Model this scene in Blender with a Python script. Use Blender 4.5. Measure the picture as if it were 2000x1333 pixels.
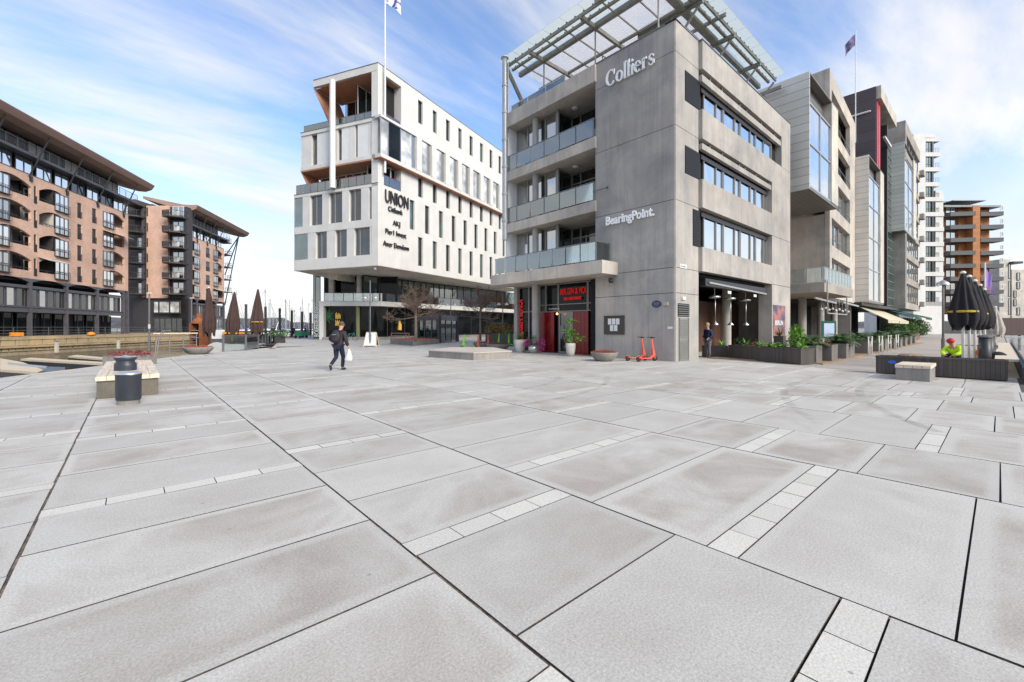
import bpy, bmesh, math, random
from math import radians as R, sin, cos, tan, atan2, pi, sqrt
from mathutils import Vector, Matrix, noise as mnoise

for o in list(bpy.data.objects): bpy.data.objects.remove(o)
sc = bpy.context.scene
col = sc.collection

# ------------------------------------------------------------------ camera
F, YH, H = 842.0, 639.5, 1.6          # focal length and horizon row in 2000 px units, eye height
TH = R(48.56)                         # the paving grid and the tall buildings share the world axes
FW = Vector((cos(TH), sin(TH))); RT = Vector((sin(TH), -cos(TH)))
cd = bpy.data.cameras.new('camera'); cam = bpy.data.objects.new('camera', cd); col.objects.link(cam)
cam.location = (0, 0, H); cam.rotation_euler = (R(90), 0, TH - R(90))
cd.sensor_width = 36; cd.lens = 36 * F / 2000; cd.shift_y = -(666.5 - YH) / 2000
cd.clip_start = 0.1; cd.clip_end = 6000
sc.camera = cam
sc.render.resolution_x, sc.render.resolution_y = 1024, 682

# ------------------------------------------------------------------ world, sun, exposure
SUN_EL, SUN_AZ = R(33), R(-88)        # direction the sun stands in (azimuth from world +x)
w = bpy.data.worlds.new('World'); sc.world = w; w.use_nodes = True
nt = w.node_tree; N = nt.nodes; L = nt.links; N.clear()
sky = N.new('ShaderNodeTexSky'); sky.sky_type = 'NISHITA'; sky.sun_disc = False
sky.sun_elevation = SUN_EL; sky.sun_rotation = R(90) - SUN_AZ
sky.air_density = 1.0; sky.dust_density = 0.6; sky.ozone_density = 1.6
tc = N.new('ShaderNodeTexCoord')
sp = N.new('ShaderNodeSeparateXYZ'); L.new(tc.outputs['Generated'], sp.inputs[0])
def mth(op, a, b=None, c=None):
    n = N.new('ShaderNodeMath'); n.operation = op
    for i, x in enumerate((a, b, c)):
        if x is None: continue
        if isinstance(x, (int, float)): n.inputs[i].default_value = x
        else: L.new(x, n.inputs[i])
    return n.outputs[0]
zz = mth('ADD', mth('MAXIMUM', sp.outputs[2], 0.0), 0.16)
cb = N.new('ShaderNodeCombineXYZ')
L.new(mth('DIVIDE', sp.outputs[0], zz), cb.inputs[0]); L.new(mth('DIVIDE', sp.outputs[1], zz), cb.inputs[1])
mp = N.new('ShaderNodeMapping'); L.new(cb.outputs[0], mp.inputs[0])
mp.inputs['Rotation'].default_value = (0, 0, R(38)); mp.inputs['Scale'].default_value = (0.34, 1.25, 1)
mp.inputs['Location'].default_value = (3.1, 1.7, 0)
n1 = N.new('ShaderNodeTexNoise'); n1.inputs['Scale'].default_value = 1.0; n1.inputs['Detail'].default_value = 8
n1.inputs['Roughness'].default_value = 0.6; n1.inputs['Distortion'].default_value = 0.3
L.new(mp.outputs[0], n1.inputs['Vector'])
n2 = N.new('ShaderNodeTexNoise'); n2.inputs['Scale'].default_value = 0.45; n2.inputs['Detail'].default_value = 3
L.new(cb.outputs[0], n2.inputs['Vector'])
r1 = N.new('ShaderNodeMapRange'); r1.interpolation_type = 'SMOOTHSTEP'
L.new(mth('ADD', mth('MULTIPLY', n1.outputs['Fac'], 0.62), mth('MULTIPLY', n2.outputs['Fac'], 0.42)), r1.inputs[0])
r1.inputs[1].default_value = 0.455; r1.inputs[2].default_value = 0.61
r1.inputs[3].default_value = 0.06; r1.inputs[4].default_value = 0.92
hz = N.new('ShaderNodeMapRange'); hz.interpolation_type = 'SMOOTHSTEP'
L.new(sp.outputs[2], hz.inputs[0]); hz.inputs[1].default_value = 0.02; hz.inputs[2].default_value = 0.42
hz.inputs[3].default_value = 0.96; hz.inputs[4].default_value = 0.0
fac = mth('MAXIMUM', r1.outputs[0], hz.outputs[0])
mx = N.new('ShaderNodeMix'); mx.data_type = 'RGBA'; L.new(fac, mx.inputs[0])
tint = N.new('ShaderNodeMix'); tint.data_type = 'RGBA'; tint.blend_type = 'MULTIPLY'; tint.inputs[0].default_value = 1
L.new(sky.outputs[0], tint.inputs[6]); tint.inputs[7].default_value = (1.9, 2.25, 2.65, 1)
# streaked white and light grey cloud
n3 = N.new('ShaderNodeTexNoise'); n3.inputs['Scale'].default_value = 2.2; n3.inputs['Detail'].default_value = 5
mp3 = N.new('ShaderNodeMapping'); L.new(cb.outputs[0], mp3.inputs[0]); mp3.inputs['Scale'].default_value = (0.25, 1.0, 1)
mp3.inputs['Rotation'].default_value = (0, 0, R(42)); L.new(mp3.outputs[0], n3.inputs['Vector'])
cr = N.new('ShaderNodeValToRGB'); L.new(n3.outputs['Fac'], cr.inputs[0])
cr.color_ramp.elements[0].position = 0.3; cr.color_ramp.elements[0].color = (7.6, 7.6, 7.75, 1)
cr.color_ramp.elements[1].position = 0.6; cr.color_ramp.elements[1].color = (10.2, 10.0, 9.7, 1)
L.new(tint.outputs[2], mx.inputs[6]); L.new(cr.outputs[0], mx.inputs[7])
bg = N.new('ShaderNodeBackground'); bg.inputs[1].default_value = 0.087
L.new(mx.outputs[2], bg.inputs[0])
wo = N.new('ShaderNodeOutputWorld'); L.new(bg.outputs[0], wo.inputs[0])
ld = bpy.data.lights.new('sun', 'SUN'); ld.energy = 3.1; ld.angle = R(26); ld.color = (1.0, 0.93, 0.83)
sun = bpy.data.objects.new('sun', ld); col.objects.link(sun)
sd = Vector((cos(SUN_EL) * cos(SUN_AZ), cos(SUN_EL) * sin(SUN_AZ), sin(SUN_EL)))
sun.rotation_euler = sd.to_track_quat('Z', 'Y').to_euler(); sun.location = (0, -20, 60)
sc.view_settings.view_transform = 'Standard'; sc.view_settings.look = 'None'
sc.view_settings.exposure = 0.35; sc.view_settings.gamma = 1

# ------------------------------------------------------------------ helpers
rnd = random.Random(7)
V = Vector
def CW(lat, dep): return FW * dep + RT * lat                       # camera-frame metres -> world xy
def PD(u, D): return CW((u - 1000) / F * D, D)
def PG(u, v, z=0.0): return PD(u, (H - z) * F / (v - YH))            # a point of a level surface z
def P3(u, v, z=0.0): p = PG(u, v, z); return V((p.x, p.y, z))
class Wall:
    """a vertical plane: origin, direction along it, outward normal on its right-hand side unless flipped"""
    def __init__(s, o, d, flip=False):
        s.o = V(o).copy(); s.d = V(d).normalized(); s.n = V((s.d.y, -s.d.x)) * (-1 if flip else 1)
    def P(s, a, z, off=0.0):
        q = s.o + s.d * a + s.n * off; return V((q.x, q.y, z))
    def su(s, u, off=0.0):
        r = FW + RT * ((u - 1000) / F); o = s.o + s.n * off
        return (o.x * r.y - o.y * r.x) / (s.d.y * r.x - s.d.x * r.y)
    def dep(s, u, off=0.0): q = s.o + s.n * off + s.d * s.su(u, off); return q.dot(FW)
    def zu(s, u, v, off=0.0): return H + (YH - v) / F * s.dep(u, off)
class MB:
    def __init__(s): s.v = []; s.f = []; s.m = []; s.att = None
    def poly(s, pts, m=0):
        i = len(s.v); s.v += [V(p) for p in pts]; s.f.append(tuple(range(i, i + len(pts)))); s.m.append(m)
    def hexa(s, p, m=0):      # p: 4 bottom + 4 top, counterclockwise from above
        i = len(s.v); s.v += [V(q) for q in p]
        for f in ((3, 2, 1, 0), (4, 5, 6, 7), (0, 1, 5, 4), (1, 2, 6, 5), (2, 3, 7, 6), (3, 0, 4, 7)):
            s.f.append(tuple(i + k for k in f)); s.m.append(m)
    def box(s, x0, x1, y0, y1, z0, z1, m=0):
        s.hexa([(x0, y0, z0), (x1, y0, z0), (x1, y1, z0), (x0, y1, z0), (x0, y0, z1), (x1, y0, z1), (x1, y1, z1), (x0, y1, z1)], m)
    def wb(s, W, a, b, z0, z1, o0, o1, m=0):
        if a > b: a, b = b, a
        q = [(a, o0), (b, o0), (b, o1), (a, o1)]
        if W.d.x * W.n.y - W.d.y * W.n.x < 0: q = q[::-1]
        s.hexa([W.P(x, z0, y) for x, y in q] + [W.P(x, z1, y) for x, y in q], m)
    def wq(s, W, a, b, z0, z1, off=0.0, m=0):
        q = [W.P(a, z0, off), W.P(b, z0, off), W.P(b, z1, off), W.P(a, z1, off)]
        if W.d.x * W.n.y - W.d.y * W.n.x > 0: q = q[::-1]
        s.poly(q, m)
    def prism(s, pts, z0, z1, m=0):
        a = sum(pts[i][0] * pts[(i + 1) % len(pts)][1] - pts[(i + 1) % len(pts)][0] * pts[i][1] for i in range(len(pts)))
        if a < 0: pts = pts[::-1]
        n = len(pts); i = len(s.v)
        s.v += [V((p[0], p[1], z0)) for p in pts] + [V((p[0], p[1], z1)) for p in pts]
        s.f.append(tuple(i + k for k in range(n))[::-1]); s.f.append(tuple(i + n + k for k in range(n))); s.m += [m, m]
        for k in range(n):
            j = (k + 1) % n; s.f.append((i + k, i + j, i + n + j, i + n + k)); s.m.append(m)
    def extr(s, pts, vec, m=0):   # polygon (3-D) extruded along vec
        n = len(pts); i = len(s.v); vec = V(vec); pts = [V(p) for p in pts]
        s.v += pts + [p + vec for p in pts]
        s.f.append(tuple(i + k for k in range(n))[::-1]); s.f.append(tuple(i + n + k for k in range(n))); s.m += [m, m]
        for k in range(n):
            j = (k + 1) % n; s.f.append((i + k, i + j, i + n + j, i + n + k)); s.m.append(m)
    def tube(s, pts, r, n=8, m=0, cap=True):
        pts = [V(p) for p in pts]; k = len(pts)
        rr = r if isinstance(r, (list, tuple)) else [r] * k
        i = len(s.v); prev = None
        for j, p in enumerate(pts):
            t = (pts[min(j + 1, k - 1)] - pts[max(j - 1, 0)]).normalized()
            a = V((0, 0, 1)) if abs(t.z) < 0.95 else V((1, 0, 0))
            if prev is not None and prev.cross(t).length > 0.1: a = prev
            x = (a - t * a.dot(t)).normalized(); y = t.cross(x); prev = x
            for q in range(n):
                an = 2 * pi * q / n; s.v.append(p + (x * cos(an) + y * sin(an)) * rr[j])
        for j in range(k - 1):
            for q in range(n):
                q2 = (q + 1) % n
                s.f.append((i + j * n + q, i + j * n + q2, i + (j + 1) * n + q2, i + (j + 1) * n + q)); s.m.append(m)
        if cap:
            s.f.append(tuple(i + q for q in range(n))[::-1]); s.f.append(tuple(i + (k - 1) * n + q for q in range(n))); s.m += [m, m]
    def bar(s, a, b, w, h=None, m=0, up=(0, 0, 1)):
        a = V(a); b = V(b); h = h or w; t = (b - a).normalized(); up = V(up)
        if abs(t.dot(up)) > 0.98: up = V((1, 0, 0))
        x = t.cross(up).normalized() * (w / 2); y = x.cross(t).normalized() * (h / 2)
        s.hexa([a - x - y, b - x - y, b + x - y, a + x - y, a - x + y, b - x + y, b + x + y, a + x + y], m)
    def lathe(s, c, prof, n=24, m=0):
        i = len(s.v); c = V(c)
        for r, z in prof:
            for q in range(n): s.v.append(c + V((r * cos(2 * pi * q / n), r * sin(2 * pi * q / n), z)))
        for j in range(len(prof) - 1):
            for q in range(n):
                q2 = (q + 1) % n
                s.f.append((i + j * n + q, i + j * n + q2, i + (j + 1) * n + q2, i + (j + 1) * n + q)); s.m.append(m)
    def ball(s, c, r, m=0, n=8, sq=(1, 1, 1)):
        c = V(c); k = max(4, n // 2 + 1)
        i = len(s.v)
        for a in range(k + 1):
            ph = pi * a / k
            for q in range(n):
                an = 2 * pi * q / n
                s.v.append(c + V((r * sin(ph) * cos(an) * sq[0], r * sin(ph) * sin(an) * sq[1], -r * cos(ph) * sq[2])))
        for a in range(k):
            for q in range(n):
                q2 = (q + 1) % n
                s.f.append((i + a * n + q, i + a * n + q2, i + (a + 1) * n + q2, i + (a + 1) * n + q)); s.m.append(m)
    def build(s, name, mats, parent=None, smooth=False, local=False, bevel=0):
        me = bpy.data.meshes.new(name); off = V((0, 0, 0))
        if parent is not None and not local: off = wl(parent)
        me.from_pydata([p - off for p in s.v], [], s.f)
        if not isinstance(mats, (list, tuple)): mats = [mats]
        for m in mats: me.materials.append(m)
        me.polygons.foreach_set('material_index', [min(k, len(mats) - 1) for k in s.m])
        uv = me.uv_layers.new(name='UVMap')
        for p in me.polygons:
            n = p.normal
            if abs(n.z) > 0.7: tx, ty = V((1, 0, 0)), V((0, 1, 0))
            else: tx = V((-n.y, n.x, 0)).normalized(); ty = V((0, 0, 1))
            for li in p.loop_indices:
                q = me.vertices[me.loops[li].vertex_index].co + off
                uv.data[li].uv = (q.dot(tx), q.dot(ty))
        if s.att:
            ca = me.color_attributes.new('slab', 'FLOAT_COLOR', 'CORNER'); k = 0
            for p in me.polygons:
                for li in p.loop_indices: ca.data[li].color = s.att[k]; k += 1
        if smooth:
            for p in me.polygons: p.use_smooth = True
        me.validate(); me.update()
        o = bpy.data.objects.new(name, me); col.objects.link(o)
        if parent is not None: o.parent = parent
        if bevel:
            b = o.modifiers.new('Bevel', 'BEVEL'); b.width = bevel; b.segments = 2; b.limit_method = 'ANGLE'; b.angle_limit = R(40)
        return o
def wl(o):
    p = V(o.location)
    while o.parent: o = o.parent; p += V(o.location)
    return p
def tag(o, label=None, cat=None, group=None, kind=None):
    if label: o['label'] = label
    if cat: o['category'] = cat
    if group: o['group'] = group
    if kind: o['kind'] = kind
    return o
def thing(name, loc, label, cat, group=None, rz=0.0):
    o = bpy.data.objects.new(name, None); col.objects.link(o); o.location = loc if len(loc) == 3 else (loc[0], loc[1], 0)
    o.rotation_euler = (0, 0, rz); o.empty_display_size = 0.3
    return tag(o, label, cat, group)
def struct(name, mb, mat, **k): return tag(mb.build(name, mat, **k), kind='structure')
CH = {}
def kids(o): return [c for c in bpy.data.objects if c.parent == o]
def copy_tree(o, parent=None, label=None, kd=None):
    kd = kd if kd is not None else index_kids()
    c = o.copy(); col.objects.link(c); c.parent = parent
    for k in kd.get(o.name, []): copy_tree(k, c, None, kd)
    if label: c['label'] = label
    return c
def index_kids():
    d = {}
    for o in bpy.data.objects:
        if o.parent: d.setdefault(o.parent.name, []).append(o)
    return d
def place(o, x, y, z=0.0, rz=None, sc_=None):
    o.location = (x, y, z)
    if rz is not None: o.rotation_euler = (0, 0, rz)
    if sc_: o.scale = (sc_,) * 3
    return o

# ------------------------------------------------------------------ materials
def newmat(name):
    m = bpy.data.materials.new(name); m.use_nodes = True
    return m, m.node_tree.nodes, m.node_tree.links, m.node_tree.nodes['Principled BSDF']
def nd(Nn, t, **k):
    n = Nn.new(t)
    for a, b in k.items():
        if a in n.inputs: n.inputs[a].default_value = b
        else: setattr(n, a, b)
    return n
def mixc(Nn, Ll, f, a, b, bt='MIX'):
    n = Nn.new('ShaderNodeMix'); n.data_type = 'RGBA'; n.blend_type = bt
    for i, x in ((0, f), (6, a), (7, b)):
        if isinstance(x, (int, float)): n.inputs[i].default_value = x
        elif isinstance(x, (tuple, list)): n.inputs[i].default_value = tuple(x) + ((1,) if len(x) == 3 else ())
        else: Ll.new(x, n.inputs[i])
    return n.outputs[2]
def mrange(Nn, Ll, x, a, b, c, d):
    n = Nn.new('ShaderNodeMapRange'); Ll.new(x, n.inputs[0])
    for i, q in enumerate((a, b, c, d)): n.inputs[i + 1].default_value = q
    return n.outputs[0]
def mat(name, c, rough=0.7, metal=0.0, var=0.12, scale=1.2, bump=0.0, fine=0.0, streak=0.0, spec=0.5, alpha=None, stain=None):
    m, Nn, Ll, b = newmat(name)
    b.inputs['Roughness'].default_value = rough; b.inputs['Metallic'].default_value = metal
    b.inputs['Specular IOR Level'].default_value = spec
    t = Nn.new('ShaderNodeTexCoord'); out = tuple(c)
    if var:
        n = nd(Nn, 'ShaderNodeTexNoise', Scale=scale, Detail=6, Roughness=0.6); Ll.new(t.outputs['Object'], n.inputs['Vector'])
        f = mrange(Nn, Ll, n.outputs['Fac'], 0.3, 0.7, 0, 1)
        out = mixc(Nn, Ll, f, [x * (1 - var) for x in c], [x * (1 + var) for x in c])
        rr = mrange(Nn, Ll, n.outputs['Fac'], 0.3, 0.7, max(0, rough - 0.08), min(1, rough + 0.08)); Ll.new(rr, b.inputs['Roughness'])
    if streak:
        mp_ = nd(Nn, 'ShaderNodeMapping'); mp_.inputs['Scale'].default_value = (3.0, 3.0, 0.18); Ll.new(t.outputs['Object'], mp_.inputs[0])
        n = nd(Nn, 'ShaderNodeTexNoise', Scale=1.0, Detail=5); Ll.new(mp_.outputs[0], n.inputs['Vector'])
        f = mrange(Nn, Ll, n.outputs['Fac'], 0.45, 0.75, 0, streak)
        out = mixc(Nn, Ll, f, out, stain or [x * 0.45 for x in c])
    if fine:
        n = nd(Nn, 'ShaderNodeTexNoise', Scale=45, Detail=3); Ll.new(t.outputs['Object'], n.inputs['Vector'])
        f = mrange(Nn, Ll, n.outputs['Fac'], 0.3, 0.7, 0, 1)
        g = mixc(Nn, Ll, f, (1 - fine,) * 3, (1 + fine,) * 3)
        out = mixc(Nn, Ll, 1.0, out, g, 'MULTIPLY')
    if isinstance(out, tuple): b.inputs['Base Color'].default_value = out + (1,)
    else: Ll.new(out, b.inputs['Base Color'])
    if bump:
        n = nd(Nn, 'ShaderNodeTexNoise', Scale=scale * 9, Detail=6); Ll.new(t.outputs['Object'], n.inputs['Vector'])
        bp = nd(Nn, 'ShaderNodeBump', Strength=bump, Distance=0.02); Ll.new(n.outputs['Fac'], bp.inputs['Height']); Ll.new(bp.outputs[0], b.inputs['Normal'])
    return m
def glassmat(name, tint, refl=0.5, rough=0.02, ior=1.9, var=0.0):
    """opaque dark window pane that mirrors the surroundings"""
    m, Nn, Ll, b = newmat(name)
    t = Nn.new('ShaderNodeTexCoord'); n = nd(Nn, 'ShaderNodeTexNoise', Scale=0.55, Detail=2); Ll.new(t.outputs['Object'], n.inputs['Vector'])
    f = mrange(Nn, Ll, n.outputs['Fac'], 0.35, 0.65, 0, 1)
    Ll.new(mixc(Nn, Ll, f, [x * 0.5 for x in tint], [x * 1.6 for x in tint]), b.inputs['Base Color'])
    b.inputs['Roughness'].default_value = rough; b.inputs['IOR'].default_value = ior
    g = nd(Nn, 'ShaderNodeBsdfGlossy', Roughness=rough); g.inputs['Color'].default_value = (0.9, 0.9, 0.88, 1)
    n2_ = nd(Nn, 'ShaderNodeTexNoise', Scale=0.8, Detail=1); Ll.new(t.outputs['Object'], n2_.inputs['Vector'])
    bp = nd(Nn, 'ShaderNodeBump', Strength=0.06, Distance=0.3); Ll.new(n2_.outputs['Fac'], bp.inputs['Height']); Ll.new(bp.outputs[0], g.inputs['Normal'])
    ms = nd(Nn, 'ShaderNodeMixShader'); ms.inputs[0].default_value = refl
    Ll.new(b.outputs[0], ms.inputs[1]); Ll.new(g.outputs[0], ms.inputs[2]); Ll.new(ms.outputs[0], Nn['Material Output'].inputs[0])
    return m
def clearmat(name, tint=(0.86, 0.93, 0.91), refl=0.14):
    m, Nn, Ll, b = newmat(name)
    tr = nd(Nn, 'ShaderNodeBsdfTransparent'); tr.inputs[0].default_value = tuple(tint) + (1,)
    g = nd(Nn, 'ShaderNodeBsdfGlossy', Roughness=0.03); g.inputs['Color'].default_value = (0.9, 0.96, 0.96, 1)
    lw = nd(Nn, 'ShaderNodeFresnel', IOR=1.5); a = nd(Nn, 'ShaderNodeMath', operation='ADD'); Ll.new(lw.outputs[0], a.inputs[0]); a.inputs[1].default_value = refl
    ms = nd(Nn, 'ShaderNodeMixShader'); Ll.new(a.outputs[0], ms.inputs[0]); Ll.new(tr.outputs[0], ms.inputs[1]); Ll.new(g.outputs[0], ms.inputs[2])
    Ll.new(ms.outputs[0], Nn['Material Output'].inputs[0]); return m
def emat(name, c, s):
    m, Nn, Ll, b = newmat(name); b.inputs['Base Color'].default_value = tuple(c) + (1,)
    b.inputs['Emission Color'].default_value = tuple(c) + (1,); b.inputs['Emission Strength'].default_value = s; return m
def concrete(name, c, warm=0.1):
    m, Nn, Ll, b = newmat(name); b.inputs['Roughness'].default_value = 0.85; b.inputs['Specular IOR Level'].default_value = 0.25
    t = Nn.new('ShaderNodeTexCoord')
    n = nd(Nn, 'ShaderNodeTexNoise', Scale=0.55, Detail=7, Roughness=0.62, Distortion=0.4); Ll.new(t.outputs['Object'], n.inputs['Vector'])
    f = mrange(Nn, Ll, n.outputs['Fac'], 0.32, 0.68, 0, 1)
    c2 = (c[0] * 1.2, c[1] * 1.17, c[2] * 1.13); c1 = (c[0] * 0.74, c[1] * 0.75, c[2] * 0.78)
    out = mixc(Nn, Ll, f, c1, c2)
    mp_ = nd(Nn, 'ShaderNodeMapping'); mp_.inputs['Scale'].default_value = (2.2, 2.2, 0.12); Ll.new(t.outputs['Object'], mp_.inputs[0])
    n = nd(Nn, 'ShaderNodeTexNoise', Scale=1.6, Detail=6, Roughness=0.7); Ll.new(mp_.outputs[0], n.inputs['Vector'])
    out = mixc(Nn, Ll, mrange(Nn, Ll, n.outputs['Fac'], 0.5, 0.78, 0, 0.55), out, [x * 0.62 for x in c])
    out = mixc(Nn, Ll, mrange(Nn, Ll, n.outputs['Fac'], 0.47, 0.25, 0, 0.45), out, (c[0] * 1.3, c[1] * 1.28, c[2] * 1.22))
    n = nd(Nn, 'ShaderNodeTexNoise', Scale=0.3, Detail=4, Roughness=0.5); Ll.new(t.outputs['Object'], n.inputs['Vector'])
    out = mixc(Nn, Ll, mrange(Nn, Ll, n.outputs['Fac'], 0.5, 0.7, 0, warm * 3), out, (c[0] * 1.12, c[1] * 0.98, c[2] * 0.86))
    n = nd(Nn, 'ShaderNodeTexNoise', Scale=24, Detail=4, Roughness=0.7); Ll.new(t.outputs['Object'], n.inputs['Vector'])
    g = mixc(Nn, Ll, mrange(Nn, Ll, n.outputs['Fac'], 0.3, 0.7, 0, 1), (0.9,) * 3, (1.1,) * 3)
    out = mixc(Nn, Ll, 1.0, out, g, 'MULTIPLY'); Ll.new(out, b.inputs['Base Color'])
    mq = nd(Nn, 'ShaderNodeMapping'); mq.inputs['Scale'].default_value = (7.0, 7.0, 0.22); Ll.new(t.outputs['Object'], mq.inputs[0])
    nq = nd(Nn, 'ShaderNodeTexNoise', Scale=1.0, Detail=5, Roughness=0.6); Ll.new(mq.outputs[0], nq.inputs['Vector'])
    out = mixc(Nn, Ll, mrange(Nn, Ll, nq.outputs['Fac'], 0.56, 0.74, 0, 0.42), out, [x * 0.55 for x in c])
    oi = nd(Nn, 'ShaderNodeTexNoise', Scale=0.16, Detail=1); Ll.new(t.outputs['Object'], oi.inputs['Vector'])
    out = mixc(Nn, Ll, 1.0, out, mixc(Nn, Ll, mrange(Nn, Ll, oi.outputs['Fac'], 0.35, 0.65, 0, 1), (0.9, 0.9, 0.91), (1.1, 1.1, 1.08)), 'MULTIPLY'); Ll.new(out, b.inputs['Base Color'])
    # rows of small tie holes read as faint dots only near by: fine bump
    bp = nd(Nn, 'ShaderNodeBump', Strength=0.35, Distance=0.01); Ll.new(n.outputs['Fac'], bp.inputs['Height']); Ll.new(bp.outputs[0], b.inputs['Normal'])
    return m
def woodmat(name, c, along='x', sc_=1.0):
    m, Nn, Ll, b = newmat(name); b.inputs['Roughness'].default_value = 0.7; b.inputs['Specular IOR Level'].default_value = 0.3
    t = Nn.new('ShaderNodeTexCoord'); mp_ = nd(Nn, 'ShaderNodeMapping')
    mp_.inputs['Scale'].default_value = {'x': (0.6, 9, 9), 'y': (9, 0.6, 9), 'z': (9, 9, 0.5)}[along]; Ll.new(t.outputs['Object'], mp_.inputs[0])
    n = nd(Nn, 'ShaderNodeTexNoise', Scale=2.0 * sc_, Detail=6, Roughness=0.65); Ll.new(mp_.outputs[0], n.inputs['Vector'])
    out = mixc(Nn, Ll, mrange(Nn, Ll, n.outputs['Fac'], 0.3, 0.7, 0, 1), [x * 0.68 for x in c], [min(1, x * 1.25) for x in c])
    Ll.new(out, b.inputs['Base Color']); return m
def linemat(name, c, period, vertical=False, dark=0.45, wd=0.06, rough=0.5, metal=0.0, var=0.1):
    """cladding with regular joints (in metres of the UV map)"""
    m, Nn, Ll, b = newmat(name); b.inputs['Roughness'].default_value = rough; b.inputs['Metallic'].default_value = metal
    t = Nn.new('ShaderNodeTexCoord'); s = nd(Nn, 'ShaderNodeSeparateXYZ'); Ll.new(t.outputs['UV'], s.inputs[0])
    d = nd(Nn, 'ShaderNodeMath', operation='DIVIDE'); Ll.new(s.outputs[0 if vertical else 1], d.inputs[0]); d.inputs[1].default_value = period
    fr = nd(Nn, 'ShaderNodeMath', operation='FRACT'); Ll.new(d.outputs[0], fr.inputs[0])
    fl = nd(Nn, 'ShaderNodeMath', operation='FLOOR'); Ll.new(d.outputs[0], fl.inputs[0])
    wn = nd(Nn, 'ShaderNodeTexWhiteNoise', noise_dimensions='1D'); Ll.new(fl.outputs[0], wn.inputs['W'])
    lt = nd(Nn, 'ShaderNodeMath', operation='LESS_THAN'); Ll.new(fr.outputs[0], lt.inputs[0]); lt.inputs[1].default_value = wd
    base = mixc(Nn, Ll, wn.outputs['Value'], [x * (1 - var) for x in c], [x * (1 + var) for x in c])
    n = nd(Nn, 'ShaderNodeTexNoise', Scale=0.7, Detail=5); Ll.new(t.outputs['Object'], n.inputs['Vector'])
    base = mixc(Nn, Ll, mrange(Nn, Ll, n.outputs['Fac'], 0.3, 0.7, 0, 0.3), base, [x * 0.6 for x in c])
    Ll.new(mixc(Nn, Ll, lt.outputs[0], base, [x * dark for x in c]), b.inputs['Base Color'])
    bp = nd(Nn, 'ShaderNodeBump', Strength=0.6, Distance=0.02); bp.invert = True; Ll.new(lt.outputs[0], bp.inputs['Height']); Ll.new(bp.outputs[0], b.inputs['Normal'])
    return m
def brickmat(name, c1, c2, mortar):
    m, Nn, Ll, b = newmat(name); b.inputs['Roughness'].default_value = 0.9; b.inputs['Specular IOR Level'].default_value = 0.2
    t = Nn.new('ShaderNodeTexCoord'); k = nd(Nn, 'ShaderNodeTexBrick', Scale=1.0)
    k.inputs['Brick Width'].default_value = 0.26; k.inputs['Row Height'].default_value = 0.085; k.inputs['Mortar Size'].default_value = 0.007
    k.inputs['Color1'].default_value = tuple(c1) + (1,); k.inputs['Color2'].default_value = tuple(c2) + (1,); k.inputs['Mortar'].default_value = tuple(mortar) + (1,)
    Ll.new(t.outputs['UV'], k.inputs['Vector'])
    n = nd(Nn, 'ShaderNodeTexNoise', Scale=0.35, Detail=6); Ll.new(t.outputs['Object'], n.inputs['Vector'])
    g = mixc(Nn, Ll, mrange(Nn, Ll, n.outputs['Fac'], 0.3, 0.7, 0, 1), (0.84, 0.84, 0.86), (1.14, 1.12, 1.1))
    Ll.new(mixc(Nn, Ll, 1.0, k.outputs['Color'], g, 'MULTIPLY'), b.inputs['Base Color']); return m
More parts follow.
